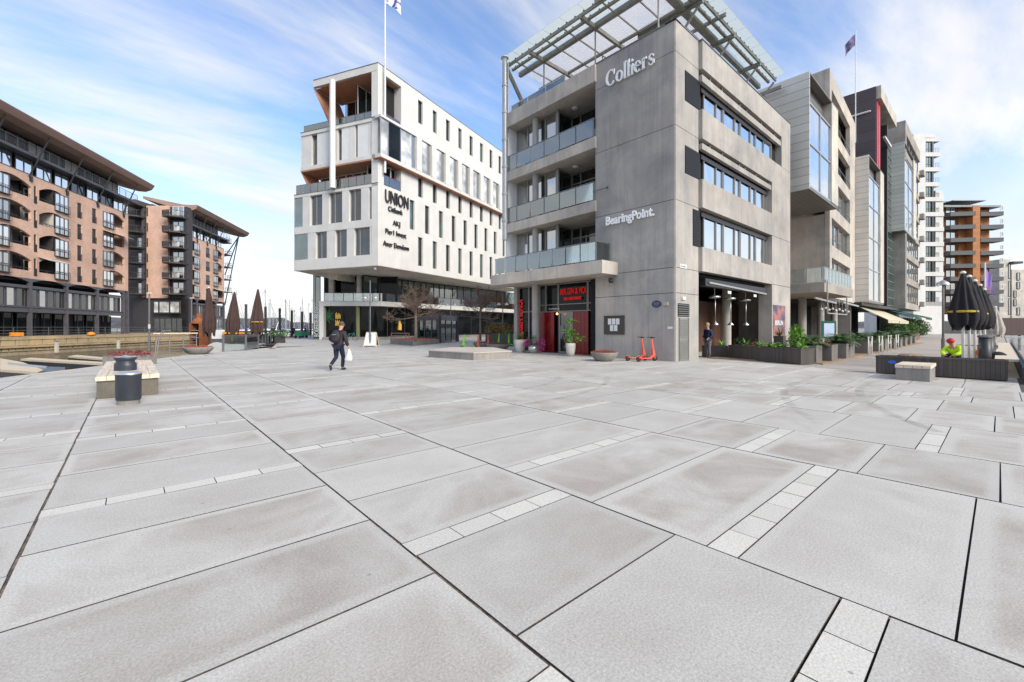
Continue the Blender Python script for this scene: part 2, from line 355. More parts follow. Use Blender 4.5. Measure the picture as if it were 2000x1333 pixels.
def slabmat(name, c, dirt, light=False):
    m, Nn, Ll, b = newmat(name); b.inputs['Roughness'].default_value = 0.8; b.inputs['Specular IOR Level'].default_value = 0.3
    t = Nn.new('ShaderNodeTexCoord'); a = nd(Nn, 'ShaderNodeVertexColor', layer_name='slab'); s = nd(Nn, 'ShaderNodeSeparateColor'); Ll.new(a.outputs[0], s.inputs[0])
    base = mixc(Nn, Ll, s.outputs[0], [x * 0.93 for x in c], [x * 1.08 for x in c])
    n = nd(Nn, 'ShaderNodeTexNoise', Scale=0.9, Detail=8, Roughness=0.62, Distortion=0.6, noise_dimensions='4D')
    Ll.new(t.outputs['Object'], n.inputs['Vector']); w_ = nd(Nn, 'ShaderNodeMath', operation='MULTIPLY'); Ll.new(s.outputs[2], w_.inputs[0]); w_.inputs[1].default_value = 40; Ll.new(w_.outputs[0], n.inputs['W'])
    st = mrange(Nn, Ll, n.outputs['Fac'], 0.37, 0.63, 0, 1)
    mu = nd(Nn, 'ShaderNodeMath', operation='MULTIPLY'); Ll.new(st, mu.inputs[0]); Ll.new(s.outputs[1], mu.inputs[1])
    m2 = nd(Nn, 'ShaderNodeMath', operation='MULTIPLY'); Ll.new(mu.outputs[0], m2.inputs[0]); m2.inputs[1].default_value = 0.3 if light else 0.74
    out = mixc(Nn, Ll, m2.outputs[0], base, dirt)
    n = nd(Nn, 'ShaderNodeTexNoise', Scale=2.3, Detail=5, Roughness=0.6); Ll.new(t.outputs['Object'], n.inputs['Vector'])
    out = mixc(Nn, Ll, mrange(Nn, Ll, n.outputs['Fac'], 0.58, 0.8, 0, 0.35), out, [x * 0.66 for x in c])
    n = nd(Nn, 'ShaderNodeTexNoise', Scale=70, Detail=4, Roughness=0.8); Ll.new(t.outputs['Object'], n.inputs['Vector'])
    g = mixc(Nn, Ll, mrange(Nn, Ll, n.outputs['Fac'], 0.32, 0.68, 0, 1), (0.74,) * 3, (1.26,) * 3)
    out = mixc(Nn, Ll, 1.0, out, g, 'MULTIPLY')
    # sparse pale chips and chewing-gum spots
    v = nd(Nn, 'ShaderNodeTexVoronoi', Scale=2.3); Ll.new(t.outputs['Object'], v.inputs['Vector'])
    lt = nd(Nn, 'ShaderNodeMath', operation='LESS_THAN'); Ll.new(v.outputs['Distance'], lt.inputs[0]); lt.inputs[1].default_value = 0.036
    out = mixc(Nn, Ll, lt.outputs[0], out, [x * 0.62 for x in c])
    Ll.new(out, b.inputs['Base Color'])
    bp = nd(Nn, 'ShaderNodeBump', Strength=0.5, Distance=0.004); Ll.new(n.outputs['Fac'], bp.inputs['Height']); Ll.new(bp.outputs[0], b.inputs['Normal'])
    return m

M_ = {}
M_['slab'] = slabmat('paving_slab', (0.5, 0.482, 0.44), (0.32, 0.275, 0.235))
M_['strip'] = slabmat('pale_granite', (0.58, 0.555, 0.5), (0.4, 0.37, 0.32), True)
M_['joint'] = mat('joint_grit', (0.085, 0.073, 0.062), 0.95, var=0.35, scale=14, fine=0.4)
M_['asph'] = mat('beige_gravel', (0.37, 0.33, 0.29), 0.95, var=0.1, scale=0.6, fine=0.2, bump=0.3)
M_['conc'] = concrete('board_marked_concrete', (0.39, 0.372, 0.348))
M_['concl'] = concrete('pale_concrete', (0.5, 0.46, 0.41), 0.15)
M_['stone'] = concrete('plinth_granite', (0.26, 0.245, 0.23), 0.05)
M_['stoned'] = concrete('dark_bench_stone', (0.15, 0.135, 0.11), 0.05)
M_['white'] = linemat('white_stone_cladding', (0.7, 0.68, 0.64), 1.02, True, 0.86, 0.02, 0.6, var=0.03)
M_['whitep'] = mat('white_paint', (0.72, 0.72, 0.7), 0.5, var=0.05)
M_['dark'] = mat('dark_frame', (0.03, 0.03, 0.033), 0.45, var=0.2, scale=3)
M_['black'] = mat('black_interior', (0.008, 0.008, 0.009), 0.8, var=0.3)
M_['steel'] = mat('galvanised_steel', (0.2, 0.205, 0.2), 0.45, 0.6, var=0.15)
M_['gsteel'] = mat('green_grey_steel', (0.27, 0.265, 0.235), 0.6, 0.0, var=0.25, scale=2)
M_['alu'] = mat('brushed_aluminium', (0.5, 0.5, 0.49), 0.35, 0.8, var=0.08)
M_['frame'] = mat('grey_window_frame', (0.27, 0.265, 0.255), 0.5, 0.2, var=0.08)
M_['glass'] = glassmat('window_glass', (0.025, 0.03, 0.028), 0.45)
M_['glassd'] = glassmat('dark_window_glass', (0.014, 0.018, 0.018), 0.08, ior=1.5)
M_['glassg'] = glassmat('green_glass', (0.03, 0.075, 0.055), 0.16)
M_['glassb'] = glassmat('sky_mirror_glass', (0.05, 0.055, 0.06), 0.85)
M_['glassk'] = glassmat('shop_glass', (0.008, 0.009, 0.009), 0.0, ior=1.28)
M_['pane'] = glassmat('pale_blind_glass', (0.5, 0.5, 0.47), 0.12, ior=1.35)
M_['rail'] = clearmat('balustrade_glass', (0.9, 0.95, 0.94), 0.22)
M_['roofg'] = clearmat('frosted_roof_glass', (0.8, 0.88, 0.84), 0.1)
M_['wood'] = woodmat('oak_soffit', (0.46, 0.23, 0.14), 'x')
M_['bench'] = woodmat('weathered_bench_wood', (0.66, 0.56, 0.44), 'y')
M_['white_l'] = mat('letter_white', (0.93, 0.93, 0.92), 0.5, var=0)
M_['red'] = mat('red_lacquer', (0.19, 0.003, 0.006), 0.25, var=0.25, scale=2)
M_['coral'] = mat('coral_paint', (0.85, 0.13, 0.09), 0.35, var=0.05)
M_['lime'] = mat('lime_paint', (0.2, 0.75, 0.03), 0.35, var=0.05)
M_['rubber'] = mat('black_rubber', (0.015, 0.015, 0.016), 0.75, var=0.2)
M_['plwood'] = linemat('dark_timber_boards', (0.085, 0.073, 0.064), 0.1, True, 0.4, 0.08, 0.8, var=0.18)
M_['soil'] = mat('soil', (0.06, 0.04, 0.03), 1, var=0.4, scale=8)
# ------------------------------------------------------------------ ground, paving, path, water
def clip(poly, hp):
    """keep the part of poly where a*x+b*y+c >= 0"""
    a, b, c = hp; out = []
    for i in range(len(poly)):
        p, q = poly[i], poly[(i + 1) % len(poly)]; dp = a * p[0] + b * p[1] + c; dq = a * q[0] + b * q[1] + c
        if dp >= 0: out.append(p)
        if (dp >= 0) != (dq >= 0):
            t = dp / (dp - dq); out.append((p[0] + (q[0] - p[0]) * t, p[1] + (q[1] - p[1]) * t))
    return out
def hp_from(p, q):   # half-plane to the right of p->q
    dx, dy = q[0] - p[0], q[1] - p[1]; l = sqrt(dx * dx + dy * dy); a, b = dy / l, -dx / l
    return (a, b, -(a * p[0] + b * p[1]))
QE = [(-20, -8), (-3.1, 20.9), (-0.8, 24.9), (0.85, 28.0), (3.0, 32.2), (6.4, 36.6), (8.2, 37.6), (16.8, 70.0), (24, 86)]  # quay edge, water on its left
def quay_clip(poly):
    # concave-safe enough: clip with the edge piece nearest to the slab
    cx = sum(p[0] for p in poly) / len(poly); cy = sum(p[1] for p in poly) / len(poly)
    for i in range(len(QE) - 1):
        if min(QE[i][1], QE[i + 1][1]) - 1.5 <= cy <= max(QE[i][1], QE[i + 1][1]) + 1.5:
            h = hp_from(QE[i], QE[i + 1]); poly = clip(poly, (h[0], h[1], h[2] - 0.3))
            if len(poly) < 3: return []
    return poly
def area(p): return abs(sum(p[i][0] * p[(i + 1) % len(p)][1] - p[(i + 1) % len(p)][0] * p[i][1] for i in range(len(p)))) / 2
slabs = MB(); slabs.att = []; strips = MB(); strips.att = []; jw = MB()
jit = random.Random(99)
def put(mb, x0, x1, y0, y1, g, ring, z=0.0):
    gx = g * 1.6 if g > 0.005 else g; full = [(x0 + gx, y0 + g), (x1 - gx, y0 + g), (x1 - gx, y1 - g), (x0 + gx, y1 - g)]
    t, c3 = rnd.random(), rnd.random(); dz = rnd.uniform(-0.0015, 0.0015)
    pl = quay_clip(full)
    if len(pl) < 3: return
    z += dz
    if abs(area(pl) - area(full)) > 1e-4 or min(x1 - x0, y1 - y0) < 2.4 * ring:
        mb.poly([(x, y, z) for x, y in pl]); mb.att += [(t, 0.35, c3, 1)] * len(pl)
    else:
        r = ring * rnd.uniform(0.8, 1.3); inn = [(x0 + r, y0 + r), (x1 - r, y0 + r), (x1 - r, y1 - r), (x0 + r, y1 - r)]
        k = rnd.choice((0.45, 0.75, 1.0, 1.0))
        full = [(a + jit.uniform(-0.003, 0.003), b + jit.uniform(-0.003, 0.003)) for a, b in full]; pl = full
        r2 = r * 0.55; mid = [(x0 + r2, y0 + r2), (x1 - r2, y0 + r2), (x1 - r2, y1 - r2), (x0 + r2, y1 - r2)]
        mb.poly([(x, y, z) for x, y in inn]); mb.att += [(t, k, c3, 1)] * 4
        for i in range(4):
            j = (i + 1) % 4
            mb.poly([(*full[i], z), (*full[j], z), (*mid[j], z), (*mid[i], z)]); mb.att += [(t, 0.2, c3, 1)] * 4
            mb.poly([(*mid[i], z), (*mid[j], z), (*inn[j], z), (*inn[i], z)]); mb.att += [(t, 0.2, c3, 1), (t, 0.2, c3, 1), (t, k, c3, 1), (t, k, c3, 1)]
    # the slab's edge down into the joint
    if (x0 + x1) ** 2 + (y0 + y1) ** 2 < 900:
        n = len(pl)
        for i in range(n):
            j = (i + 1) % n
            jw.poly([(*pl[i], z - 0.03), (*pl[j], z - 0.03), (*pl[j], z), (*pl[i], z)])
XS = [-0.59, 1.49, 3.15, 5.95, 7.70, 9.88, 11.62, 13.36, 14.42, 16.35, 18.45, 20.2, 22.0, 24.1, 25.9, 27.6, 29.9, 31.7, 33.6, 35.6, 37.9, 40, 42]
KNOWN = {  # y of the cross joints of the rows near the camera; S marks a pale strip of blocks below that joint
 -1: [-1, 1.0, 2.1, 3.15, 4.22, 5.27, (6.44, 'S'), 7.46, 8.5, (9.5, 'S'), 10.6, (11.6, 'S')],
 0: [-1.7, -0.65, 0.39, (1.41, 'S'), 2.44, 3.47, 4.52, (5.54, 'S'), 6.68, 7.71, (8.78, 'S'), 9.8, (10.84, 'S'), 12.0],
 1: [-0.9, (0.62, 'S'), 1.66, (2.92, 'S'), 3.97, 4.97, (6.16, 'S'), 7.2, 8.2, 9.2, (10.22, 'S'), 11.2, (12.1, 'S')],
 2: [-2.2, -1.1, 0.15, (1.42, 'S'), 2.47, (3.73, 'S'), 4.77, 5.8, 6.7, (7.9, 'S'), 8.95, 10.0, (11.1, 'S')],
 3: [-3.4, (-1.25, 'S'), -0.0, 1.04, (2.32, 'S'), 3.4, 4.39, (5.67, 'S'), 6.7, 7.75, (8.8, 'S')],
 4: [-3, -1.5, (-0.3, 'S'), (0.74, 'S'), 1.8, 2.9, (4.04, 'S'), 5.1, 6.15, (7.2, 'S')],
 5: [-3.2, -2.1, -1.0, 0.06, 1.07, 2.08, (3.2, 'S'), 4.25, 5.3, (6.4, 'S')],
 6: [-3.1, (-1.4, 'S'), -0.17, 0.81, 1.79, 2.8, (3.9, 'S'), 4.9, 6.0],
 7: [-3, -1.7, -0.6, 0.41, (1.58, 'S'), 2.6, 3.6, (4.7, 'S')],
 8: [-2.5, -1.4, -0.31, (0.83, 'S'), 1.9, 2.9, 3.9, (5.0, 'S')]}
def rowfill(x0, x1, ys, ymax, ring=0.13):
    ys = list(ys); last = ys[-1][0] if isinstance(ys[-1], tuple) else ys[-1]; c = 0
    while last < ymax:
        s = rnd.random() < 0.34 and c > 0; c = 0 if s else c + 1
        last += 1.04 + (0.2 if s else 0) + rnd.uniform(-0.02, 0.02); ys.append((last, 'S') if s else last)
    y = [(q, None) if not isinstance(q, tuple) else q for q in ys]
    for i in range(len(y) - 1):
        lo, hi = y[i][0], y[i + 1][0]; top = hi
        if y[i + 1][1] == 'S':
            top = hi - 0.215; n = max(2, round((x1 - x0) / 0.41)); wdt = (x1 - x0) / n
            for k in range(n): put(strips, x0 + k * wdt, x0 + (k + 1) * wdt, top, hi, 0.004, 9)
        put(slabs, x0, x1, lo, top, 0.0068, ring)
far_y = 46
for i in range(len(XS) - 1):
    ys = KNOWN.get(i, [-3 + rnd.random()])
    rowfill(XS[i], XS[i + 1], ys if i < 9 else [-0.35], far_y)
xl = -0.59; k = 0
for wdt in (1.9, 2.3, 1.8, 2.1, 1.7, 2.4, 1.9):
    rowfill(xl - wdt, xl, KNOWN[-1] if k == 0 else [-6 + rnd.random()], 24); xl -= wdt; k += 1
struct('paving', slabs, M_['slab']); struct('paving_strips', strips, M_['strip']); struct('paving_joints', jw, M_['joint'])
g = MB()
for x in XS[:-1]: g.poly([(x - 0.016, -4 if x < 16 else -0.3, -0.012), (x + 0.016, -4 if x < 16 else -0.3, -0.012), (x + 0.016, 26 + x * 0.5, -0.012), (x - 0.016, 26 + x * 0.5, -0.012)])
struct('joint_filling', g, mat('brown_joint_grit', (0.15, 0.12, 0.095), 1, var=0.6, scale=9, fine=0.5))
tm, Nn, Ll, bq = newmat('tyre_rubber_trace'); bq.inputs['Base Color'].default_value = (0.12, 0.11, 0.105, 1); bq.inputs['Roughness'].default_value = 0.9
tc_ = Nn.new('ShaderNodeTexCoord'); nq_ = nd(Nn, 'ShaderNodeTexNoise', Scale=1.3, Detail=6, Roughness=0.7); Ll.new(tc_.outputs['Object'], nq_.inputs['Vector']); tr_ = nd(Nn, 'ShaderNodeBsdfTransparent'); mq_ = nd(Nn, 'ShaderNodeMixShader'); Ll.new(mrange(Nn, Ll, nq_.outputs['Fac'], 0.4, 0.8, 0.0, 0.3), mq_.inputs[0]); Ll.new(tr_.outputs[0], mq_.inputs[1]); Ll.new(bq.outputs[0], mq_.inputs[2]); Ll.new(mq_.outputs[0], Nn['Material Output'].inputs[0])
g = MB()
for (cx_, cy_, rr_, a0_, a1_) in ((19, 9.5, 9.6, 3.5, 4.7), (19, 9.5, 8.1, 3.5, 4.7), (15.5, -9, 11.4, 1.3, 2.15), (15.5, -9, 12.9, 1.3, 2.15), (6.5, 14, 7.4, 4.3, 5.4), (6.5, 14, 5.9, 4.3, 5.4)):
    for k in range(40):
        a_, b_ = a0_ + (a1_ - a0_) * k / 40, a0_ + (a1_ - a0_) * (k + 1) / 40
        g.poly([(cx_ + q_ * cos(t_), cy_ + q_ * sin(t_), 0.0045) for q_, t_ in ((rr_, a_), (rr_ + 0.17, a_), (rr_ + 0.17, b_), (rr_, b_))])
struct('tyre_marks', g, tm)
# bed under the slabs (seen in the joints)
g = MB()
bed = [(-20, -8), *QE[1:], (24, 95), (140, 150), (160, -0.5), (16.4, -0.5), (16.4, -14), (-20, -14)]
g.poly([(x, y, -0.03) for x, y in bed][::-1]); struct('ground', g, M_['joint'])
# pale coping along the quay edge and the quay wall below it
g = MB(); gw = MB()
for i in range(len(QE) - 1):
    p, q = V(QE[i]), V(QE[i + 1]); n = (q - p).orthogonal().normalized(); d = (q - p).normalized(); n = V((d.y, -d.x)); l = (q - p).length
    k = max(1, int(l / 1.6))
    for j in range(k):
        a = p + d * (l * j / k + 0.004); b = p + d * (l * (j + 1) / k - 0.004)
        g.hexa([(*(a + n * 0.29), -0.25), (*(b + n * 0.29), -0.25), (*b, -0.25), (*a, -0.25), (*(a + n * 0.29), 0.004), (*(b + n * 0.29), 0.004), (*b, 0.004), (*a, 0.004)])
    gw.wb(Wall(p, d), 0, l, -4, -0.03, 0.03, 1.0)
struct('quay_kerb', g, M_['concl']); struct('quay_wall', gw, mat('wet_quay_concrete', (0.12, 0.1, 0.075), 0.9, var=0.3, scale=1.5, streak=0.6))
# beyond the slab field: plain pale paving towards the white building, and the gravel path on the right
g = MB()
g.poly([(x, y, -0.008) for x, y in [(9.3, far_y - 0.5), (42, far_y - 0.5), (42, 34), (150, 34), (150, 150), (26, 90), (16.8, 70), (10.7, 46.5)]])
struct('pavement', g, mat('far_paving', (0.43, 0.415, 0.39), 0.9, var=0.1, scale=0.8, fine=0.15))
g = MB()
pe = [(20.75, -0.4), (20.9, 1.0), (20.6, 2.5), (20.2, 4.0), (20.6, 5.2), (21.2, 6.2), (23, 9.95), (150, 9.95), (150, -0.4)]
g.poly([(x, y, 0.006) for x, y in pe]); struct('path', g, M_['asph'])
# water
m, Nn, Ll, b = newmat('harbour_water'); b.inputs['Base Color'].default_value = (0.012, 0.02, 0.02, 1); b.inputs['Roughness'].default_value = 0.06; b.inputs['IOR'].default_value = 1.33
t_ = Nn.new('ShaderNodeTexCoord'); n_ = nd(Nn, 'ShaderNodeTexNoise', Scale=1.6, Detail=4); Ll.new(t_.outputs['Object'], n_.inputs['Vector'])
bp_ = nd(Nn, 'ShaderNodeBump', Strength=0.7, Distance=0.2); Ll.new(n_.outputs['Fac'], bp_.inputs['Height']); Ll.new(bp_.outputs[0], b.inputs['Normal'])
g = MB(); g.poly([(-2500, -2500, -1.6), (2500, -2500, -1.6), (2500, 3500, -1.6), (-2500, 3500, -1.6)]); struct('water', g, m)
# wooded shore across the fjord
g = MB(); hills = []
n = 90
for i in range(n + 1):
    a = -0.95 + 1.9 * i / n; D = 1250
    h_ = 14 + 26 * abs(mnoise.noise(V((a * 4.2, 3.3, 0)))) + 9 * mnoise.noise(V((a * 30, 1, 0))) + 3 * mnoise.noise(V((a * 120, 1, 5)))
    if a > -0.62: h_ *= max(0.72, 1.0)
    hills.append((CW(D * tan(a), D), max(6, h_ + (10 if a < -0.56 else 0))))
for i in range(n):
    (p, hp), (q, hq) = hills[i], hills[i + 1]; back = FW * 260
    g.poly([(p.x, p.y, -2), (q.x, q.y, -2), (*(q + FW * 40), hq * 0.7), (*(p + FW * 40), hp * 0.7)])
    g.poly([(*(p + FW * 40), hp * 0.7), (*(q + FW * 40), hq * 0.7), (*(q + back), hq), (*(p + back), hp)])
struct('hills', g, mat('wooded_shore', (0.075, 0.08, 0.085), 1, var=0.4, scale=0.03))
# ------------------------------------------------------------------ lettering
def text_pts(s, size, bold=0.0, ext=0.02, space=1.0):
    cu = bpy.data.curves.new('t', 'FONT'); cu.body = s; cu.size = size; cu.offset = bold; cu.extrude = ext / 2; cu.space_character = space
    cu.resolution_u = 3
    o = bpy.data.objects.new('t', cu); col.objects.link(o); dg = bpy.context.evaluated_depsgraph_get()
    me = bpy.data.meshes.new_from_object(o.evaluated_get(dg)); vs = [V(v.co) for v in me.vertices]; fs = [tuple(p.vertices) for p in me.polygons]
    bpy.data.objects.remove(o); bpy.data.meshes.remove(me); bpy.data.curves.remove(cu); return vs, fs
def text_on(W, s, a0, z0, size, m, name, parent, dirn=1, off=0.03, ext=0.04, bold=0.0, width=None, space=1.0, vertical=False):
    """lettering on a wall; dirn +1 when reading runs along the wall's direction, -1 against it"""
    vs, fs = text_pts(s, size, bold, ext, space); mb = MB()
    wd = max(v.x for v in vs) or 1; k = width / wd if width else 1
    for v in vs:
        x, y = v.x * k, v.y
        if vertical: x, y = -y, x
        mb.v.append(W.P(a0 + dirn * x, z0 + y, off + v.z + ext / 2))
    fl = (W.d.cross(W.n) if hasattr(W.d, 'cross') else 0)
    for f in fs: mb.f.append(f if (dirn > 0) == (W.d.x * W.n.y - W.d.y * W.n.x < 0) else f[::-1]); mb.m.append(0)
    return mb.build(name, m, parent)
def ribbon(mb, W, a0, z0, dirn, pts, off, ext):
    """stroke with a width per point: pts = (x, y, w)"""
    l, r = [], []
    for i, (x, y, w_) in enumerate(pts):
        p, q = pts[max(i - 1, 0)], pts[min(i + 1, len(pts) - 1)]; dx, dy = q[0] - p[0], q[1] - p[1]; n = sqrt(dx * dx + dy * dy) or 1
        l.append((x - dy / n * w_ / 2, y + dx / n * w_ / 2)); r.append((x + dy / n * w_ / 2, y - dx / n * w_ / 2))
    for i in range(len(pts) - 1):
        q = [l[i], r[i], r[i + 1], l[i + 1]]
        mb.extr([W.P(a0 + dirn * x, z0 + y, off) for x, y in q], V((W.n.x, W.n.y, 0)) * ext)
def rrow(z): return z
def window(W, a, b, z0, z1, off, parent, gm, fm, mull=(), trans=(), fw=0.06, fd=0.06, name='window'):
    g = MB(); g.wb(W, a, b, z0, z1, off - 0.04, off); o = g.build(name, gm, parent)
    f = MB(); a, b = min(a, b), max(a, b); e = off + fd; c = off - 0.02
    f.wb(W, a, b, z0, z0 + fw, c, e); f.wb(W, a, b, z1 - fw, z1, c, e)
    f.wb(W, a, a + fw, z0 + fw, z1 - fw, c, e); f.wb(W, b - fw, b, z0 + fw, z1 - fw, c, e)
    for m_ in mull: f.wb(W, m_ - fw / 2, m_ + fw / 2, z0 + fw, z1 - fw, c, e)
    for t in trans: f.wb(W, a + fw, b - fw, t - fw / 2, t + fw / 2, c, e - 0.004)
    f.build('frame', fm, o); return o
def railing(W, a, b, z, off, parent, h=1.0, n=4, glass=True, m=None, name='railing'):
    r = MB(); a, b = min(a, b), max(a, b)
    for i in range(n + 1):
        s_ = a + (b - a) * i / n; s_ = min(max(s_, a + 0.02), b - 0.02); r.wb(W, s_ - 0.02, s_ + 0.02, z, z + h, off - 0.03, off + 0.01)
    r.wb(W, a, b, z + h, z + h + 0.035, off - 0.035, off + 0.02)
    o = r.build(name, m or M_['steel'], parent)
    if glass:
        g = MB()
        for i in range(n): g.wb(W, a + (b - a) * i / n + 0.04, a + (b - a) * (i + 1) / n - 0.04, z + 0.06, z + h - 0.03, off + 0.015, off + 0.027)
        g.build('glass_panel', M_['rail'], o)
    return o

# ------------------------------------------------------------------ grey concrete corner building
CX, CY = 18.88, 9.96
WL = Wall((CX, CY), (0, 1), True); WR = Wall((CX, CY), (1, 0))
Mb = thing('office_building', (CX, CY, 0), 'grey board-marked concrete corner office block with glass balconies and a steel roof canopy', 'office building')
XE, YE, HT = 34.67, 22.0, 15.85
JZ = [0, 3.2, 4.39, 7.54, 11.0, 14.43, HT]
b = MB()
b.box(CX + 0.04, CX + 0.6, CY + 0.04, 14.54, 0, HT - 0.02, 1)
b.box(CX + 0.04, CX + 2.3, CY + 0.04, CY + 0.6, 0, HT - 0.02, 1)
for i in range(6):
    z0, z1 = JZ[i] + (0.012 if i else 0), JZ[i + 1] - 0.012
    b.wb(WL, 0.045, 4.58, z0, z1, -0.04, 0)
    b.wb(WR, 0.045, 2.32, z0, z1, -0.04, 0)
b.box(CX + 0.02, CX + 0.12, CY + 0.02, CY + 0.12, 0, HT, 0)
# right face: piers, spandrels, shelves
x_ = lambda u, off=0.0: WR.su(u, off)
RX0, RX1, RX1b, RXE = 2.32, x_(1501), x_(1520), XE - CX
for z0, z1, xe, o1 in ((14.43, 15.81, RX1b, 0.2), (10.96, 12.42, RX1, 0.2), (7.54, 8.95, RX1, 0.2), (4.38, 5.58, RX1, 0.2)):
    n = 2
    for k in range(n):
        a = RX0 + (xe - RX0) * k / n; c = RX0 + (xe - RX0) * (k + 1) / n; b.wb(WR, a + (0.008 if k else 0), c - (0.008 if k == 0 else 0), z0, z1, -0.25, o1)
for z0, z1, xe in ((13.82, 14.16, RX1b), (10.46, 10.75, RX1)): b.wb(WR, RX0 + 0.05, xe - 0.01, z0, z1, -0.02, 0.16)
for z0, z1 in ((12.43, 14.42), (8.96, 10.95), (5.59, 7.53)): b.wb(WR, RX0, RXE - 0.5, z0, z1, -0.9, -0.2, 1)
for z0, z1 in ((12.43, 15.83), ): b.wb(WR, RX1b + 0.01, RXE, z0, z1, -0.6, 0.2)
for z0, z1 in ((7.555, 12.41), (4.4, 7.53), (0, 4.37)): b.wb(WR, RX1 + 0.01, RXE, z0, z1, -0.6, 0.2)
for s0, s1 in ((2.33, 2.75),):
    for z0, z1 in ((12.43, 13.8), (8.96, 10.45), (5.59, 7.53)): pass
b.box(XE - 0.4, XE - 0.02, CY + 0.3, YE, 0, HT - 0.03)          # far gable
b.box(CX + 0.7, XE - 0.4, YE - 0.35, YE - 0.02, 0, HT - 0.04)   # rear wall
b.box(CX + 0.6, XE - 0.4, CY + 0.62, YE - 0.35, HT - 0.4, HT - 0.05)
b.build('wall', [M_['conc'], M_['black']], Mb)
b = MB()   # paler mechanical joints / metal coping
b.wb(WL, -0.03, 12.1, HT, HT + 0.05, -0.5, 0.03); b.wb(WR, -0.03, 2.2, HT + 0.001, HT + 0.051, -0.5, 0.03); b.wb(WR, 2.28, RXE, 15.835, 15.885, -0.5, 0.23)
b.build('coping', M_['steel'], Mb)
# louvres in the right face
for us, zs in (((1337.5, 1371), (12.43, 13.86)), ((1337.5, 1370), (8.96, 10.3)), ((1352.7, 1370), (5.59, 7.4))):
    a, c = x_(us[0]), 2.4; g = MB(); g.wb(WR, a, c, zs[0], zs[1], 0.003, 0.006, 1); n = int((zs[1] - zs[0]) / 0.075)
    for i in range(n):
        z = zs[0] + 0.03 + i * 0.075; g.hexa([WR.P(a, z, 0.008), WR.P(c, z, 0.008), WR.P(c, z, 0.04), WR.P(a, z, 0.04)][::-1] + [WR.P(a, z + 0.05, 0.008), WR.P(c, z + 0.05, 0.008), WR.P(c, z + 0.035, 0.04), WR.P(a, z + 0.035, 0.04)][::-1])
    g.build('louvre', [M_['dark'], M_['black']], Mb)
mw = [[1373, 1398, 1412], [1412, 1434.5, 1445], [1445, 1465, 1475], [1475, 1491, 1501]]
for (z0, z1) in ((12.45, 13.74), (8.97, 10.35), (5.6, 7.45)):
    for k, g_ in enumerate(mw):
        a, c = x_(g_[0], -0.1) + 0.02, (x_(g_[2], -0.1) if k < 3 else (RX1 if z0 < 12 else RX1 + 0.8)) - 0.02
        o = window(WR, a, c, z0, z1, -0.13, Mb, M_['glassb'], M_['frame'], [x_(g_[1], -0.1)], fw=0.07)
    g = MB(); g.wb(WR, RX0 + 0.4, RX1 - 0.1, z1 - 0.24, z1 - 0.01, -0.07, -0.04); g.build('pane_top_reflection', M_['dark'], Mb)  # dark bar stands in for the dark reflection across the pane tops
for z, us in ((14.16, (1384, 1407, 1442, 1455, 1484, 1510)), (10.75, (1383, 1407, 1441, 1452, 1473, 1499))):
    for u in us: g = MB(); s_ = x_(u); g.wb(WR, s_ - 0.03, s_ + 0.03, z, z + (0.26 if z > 12 else 0.2), -0.02, 0.1); g.build('bracket', M_['alu'], Mb)
# ---- left face: balconies
y_ = lambda u, off=0.0: WL.su(u, off)
BE = YE - CY
sl = MB()
for z0, z1, o1, a in ((4.3, 4.96, 1.32, 3.15), (7.87, 8.45, 0.14, 4.5), (11.3, 11.9, 0.14, 4.5), (14.87, 15.8, 0.16, 4.5)):
    mid = (a + BE) / 2 + 0.7; sl = MB()
    sl.wb(WL, a, mid - 0.008, z0, z1, -2.6 if a > 4 else 0.0, o1); sl.wb(WL, mid + 0.008, BE, z0, z1, -2.6, o1); sl.wb(WL, mid - 0.01, mid + 0.01, z0 + 0.02, z1 - 0.02, -0.5, o1 - 0.02)
    if a < 4: sl.wb(WL, 4.6, BE, 4.32, 4.94, -2.6, -0.01)
    sl.build('balcony_slab', M_['concl'], Mb)
GO = -0.75
for fl, (z0, z1) in enumerate(((0, 4.3), (4.96, 7.87), (8.45, 11.3), (11.9, 14.87))):
    g = MB(); c0 = WL.P(y_(1046, -0.35), 0, -0.35); g.tube([(c0.x, c0.y, z0), (c0.x, c0.y, z1)], 0.2 if fl else 0.23, 20, cap=False); g.build('column', M_['conc'], Mb, smooth=True)
    if fl == 0: continue
    window(WL, BE - 0.02, y_(1046, GO), z0 + 0.02, z1 - 0.02, GO, Mb, M_['glass'], M_['frame'], [y_(1032, GO)], fw=0.07)
    window(WL, y_(1046, GO) - 0.05, y_(1088, GO), z0 + 0.02, z1 - 0.02, GO, Mb, M_['glass'], M_['frame'], [y_(1066, GO)], [z0 + 0.75], fw=0.07)
    q = WL.P(y_(1088, GO), 0, GO); Wq = Wall((q.x + 0.02, q.y - 0.02), (1, 0))
    window(Wq, 0.05, 1.35, z0 + 0.02, z1 - 0.02, 0, Mb, M_['glassd'], M_['frame'], fw=0.07)
    window(WL, y_(1088, GO) - 0.05, 4.62, z0 + 0.02, z1 - 0.02, -2.1, Mb, M_['glassd'], M_['frame'], [y_(1135, -2.1)], [z1 - 0.7], fw=0.08, name='balcony_door')
    g = MB(); q = WL.P(y_(1089.5, GO + 0.1), 0, GO + 0.1); g.tube([(q.x, q.y, z0), (q.x, q.y, z1)], 0.1, 10, cap=False); g.build('steel_post', M_['frame'], Mb, smooth=True)
    if fl > 1: railing(WL, 4.62, BE, z0, 0.1, Mb, 1.02, 6)
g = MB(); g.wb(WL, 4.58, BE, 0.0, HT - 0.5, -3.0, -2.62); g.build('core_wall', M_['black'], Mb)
g = MB(); g.box(CX - 0.02, CX + 0.75, YE - 0.3, YE, 4.96, 14.87); g.build('end_wall', M_['whitep'], Mb)
railing(WL, 3.6, BE - 0.35, 4.96, 1.22, Mb, 1.0, 8)
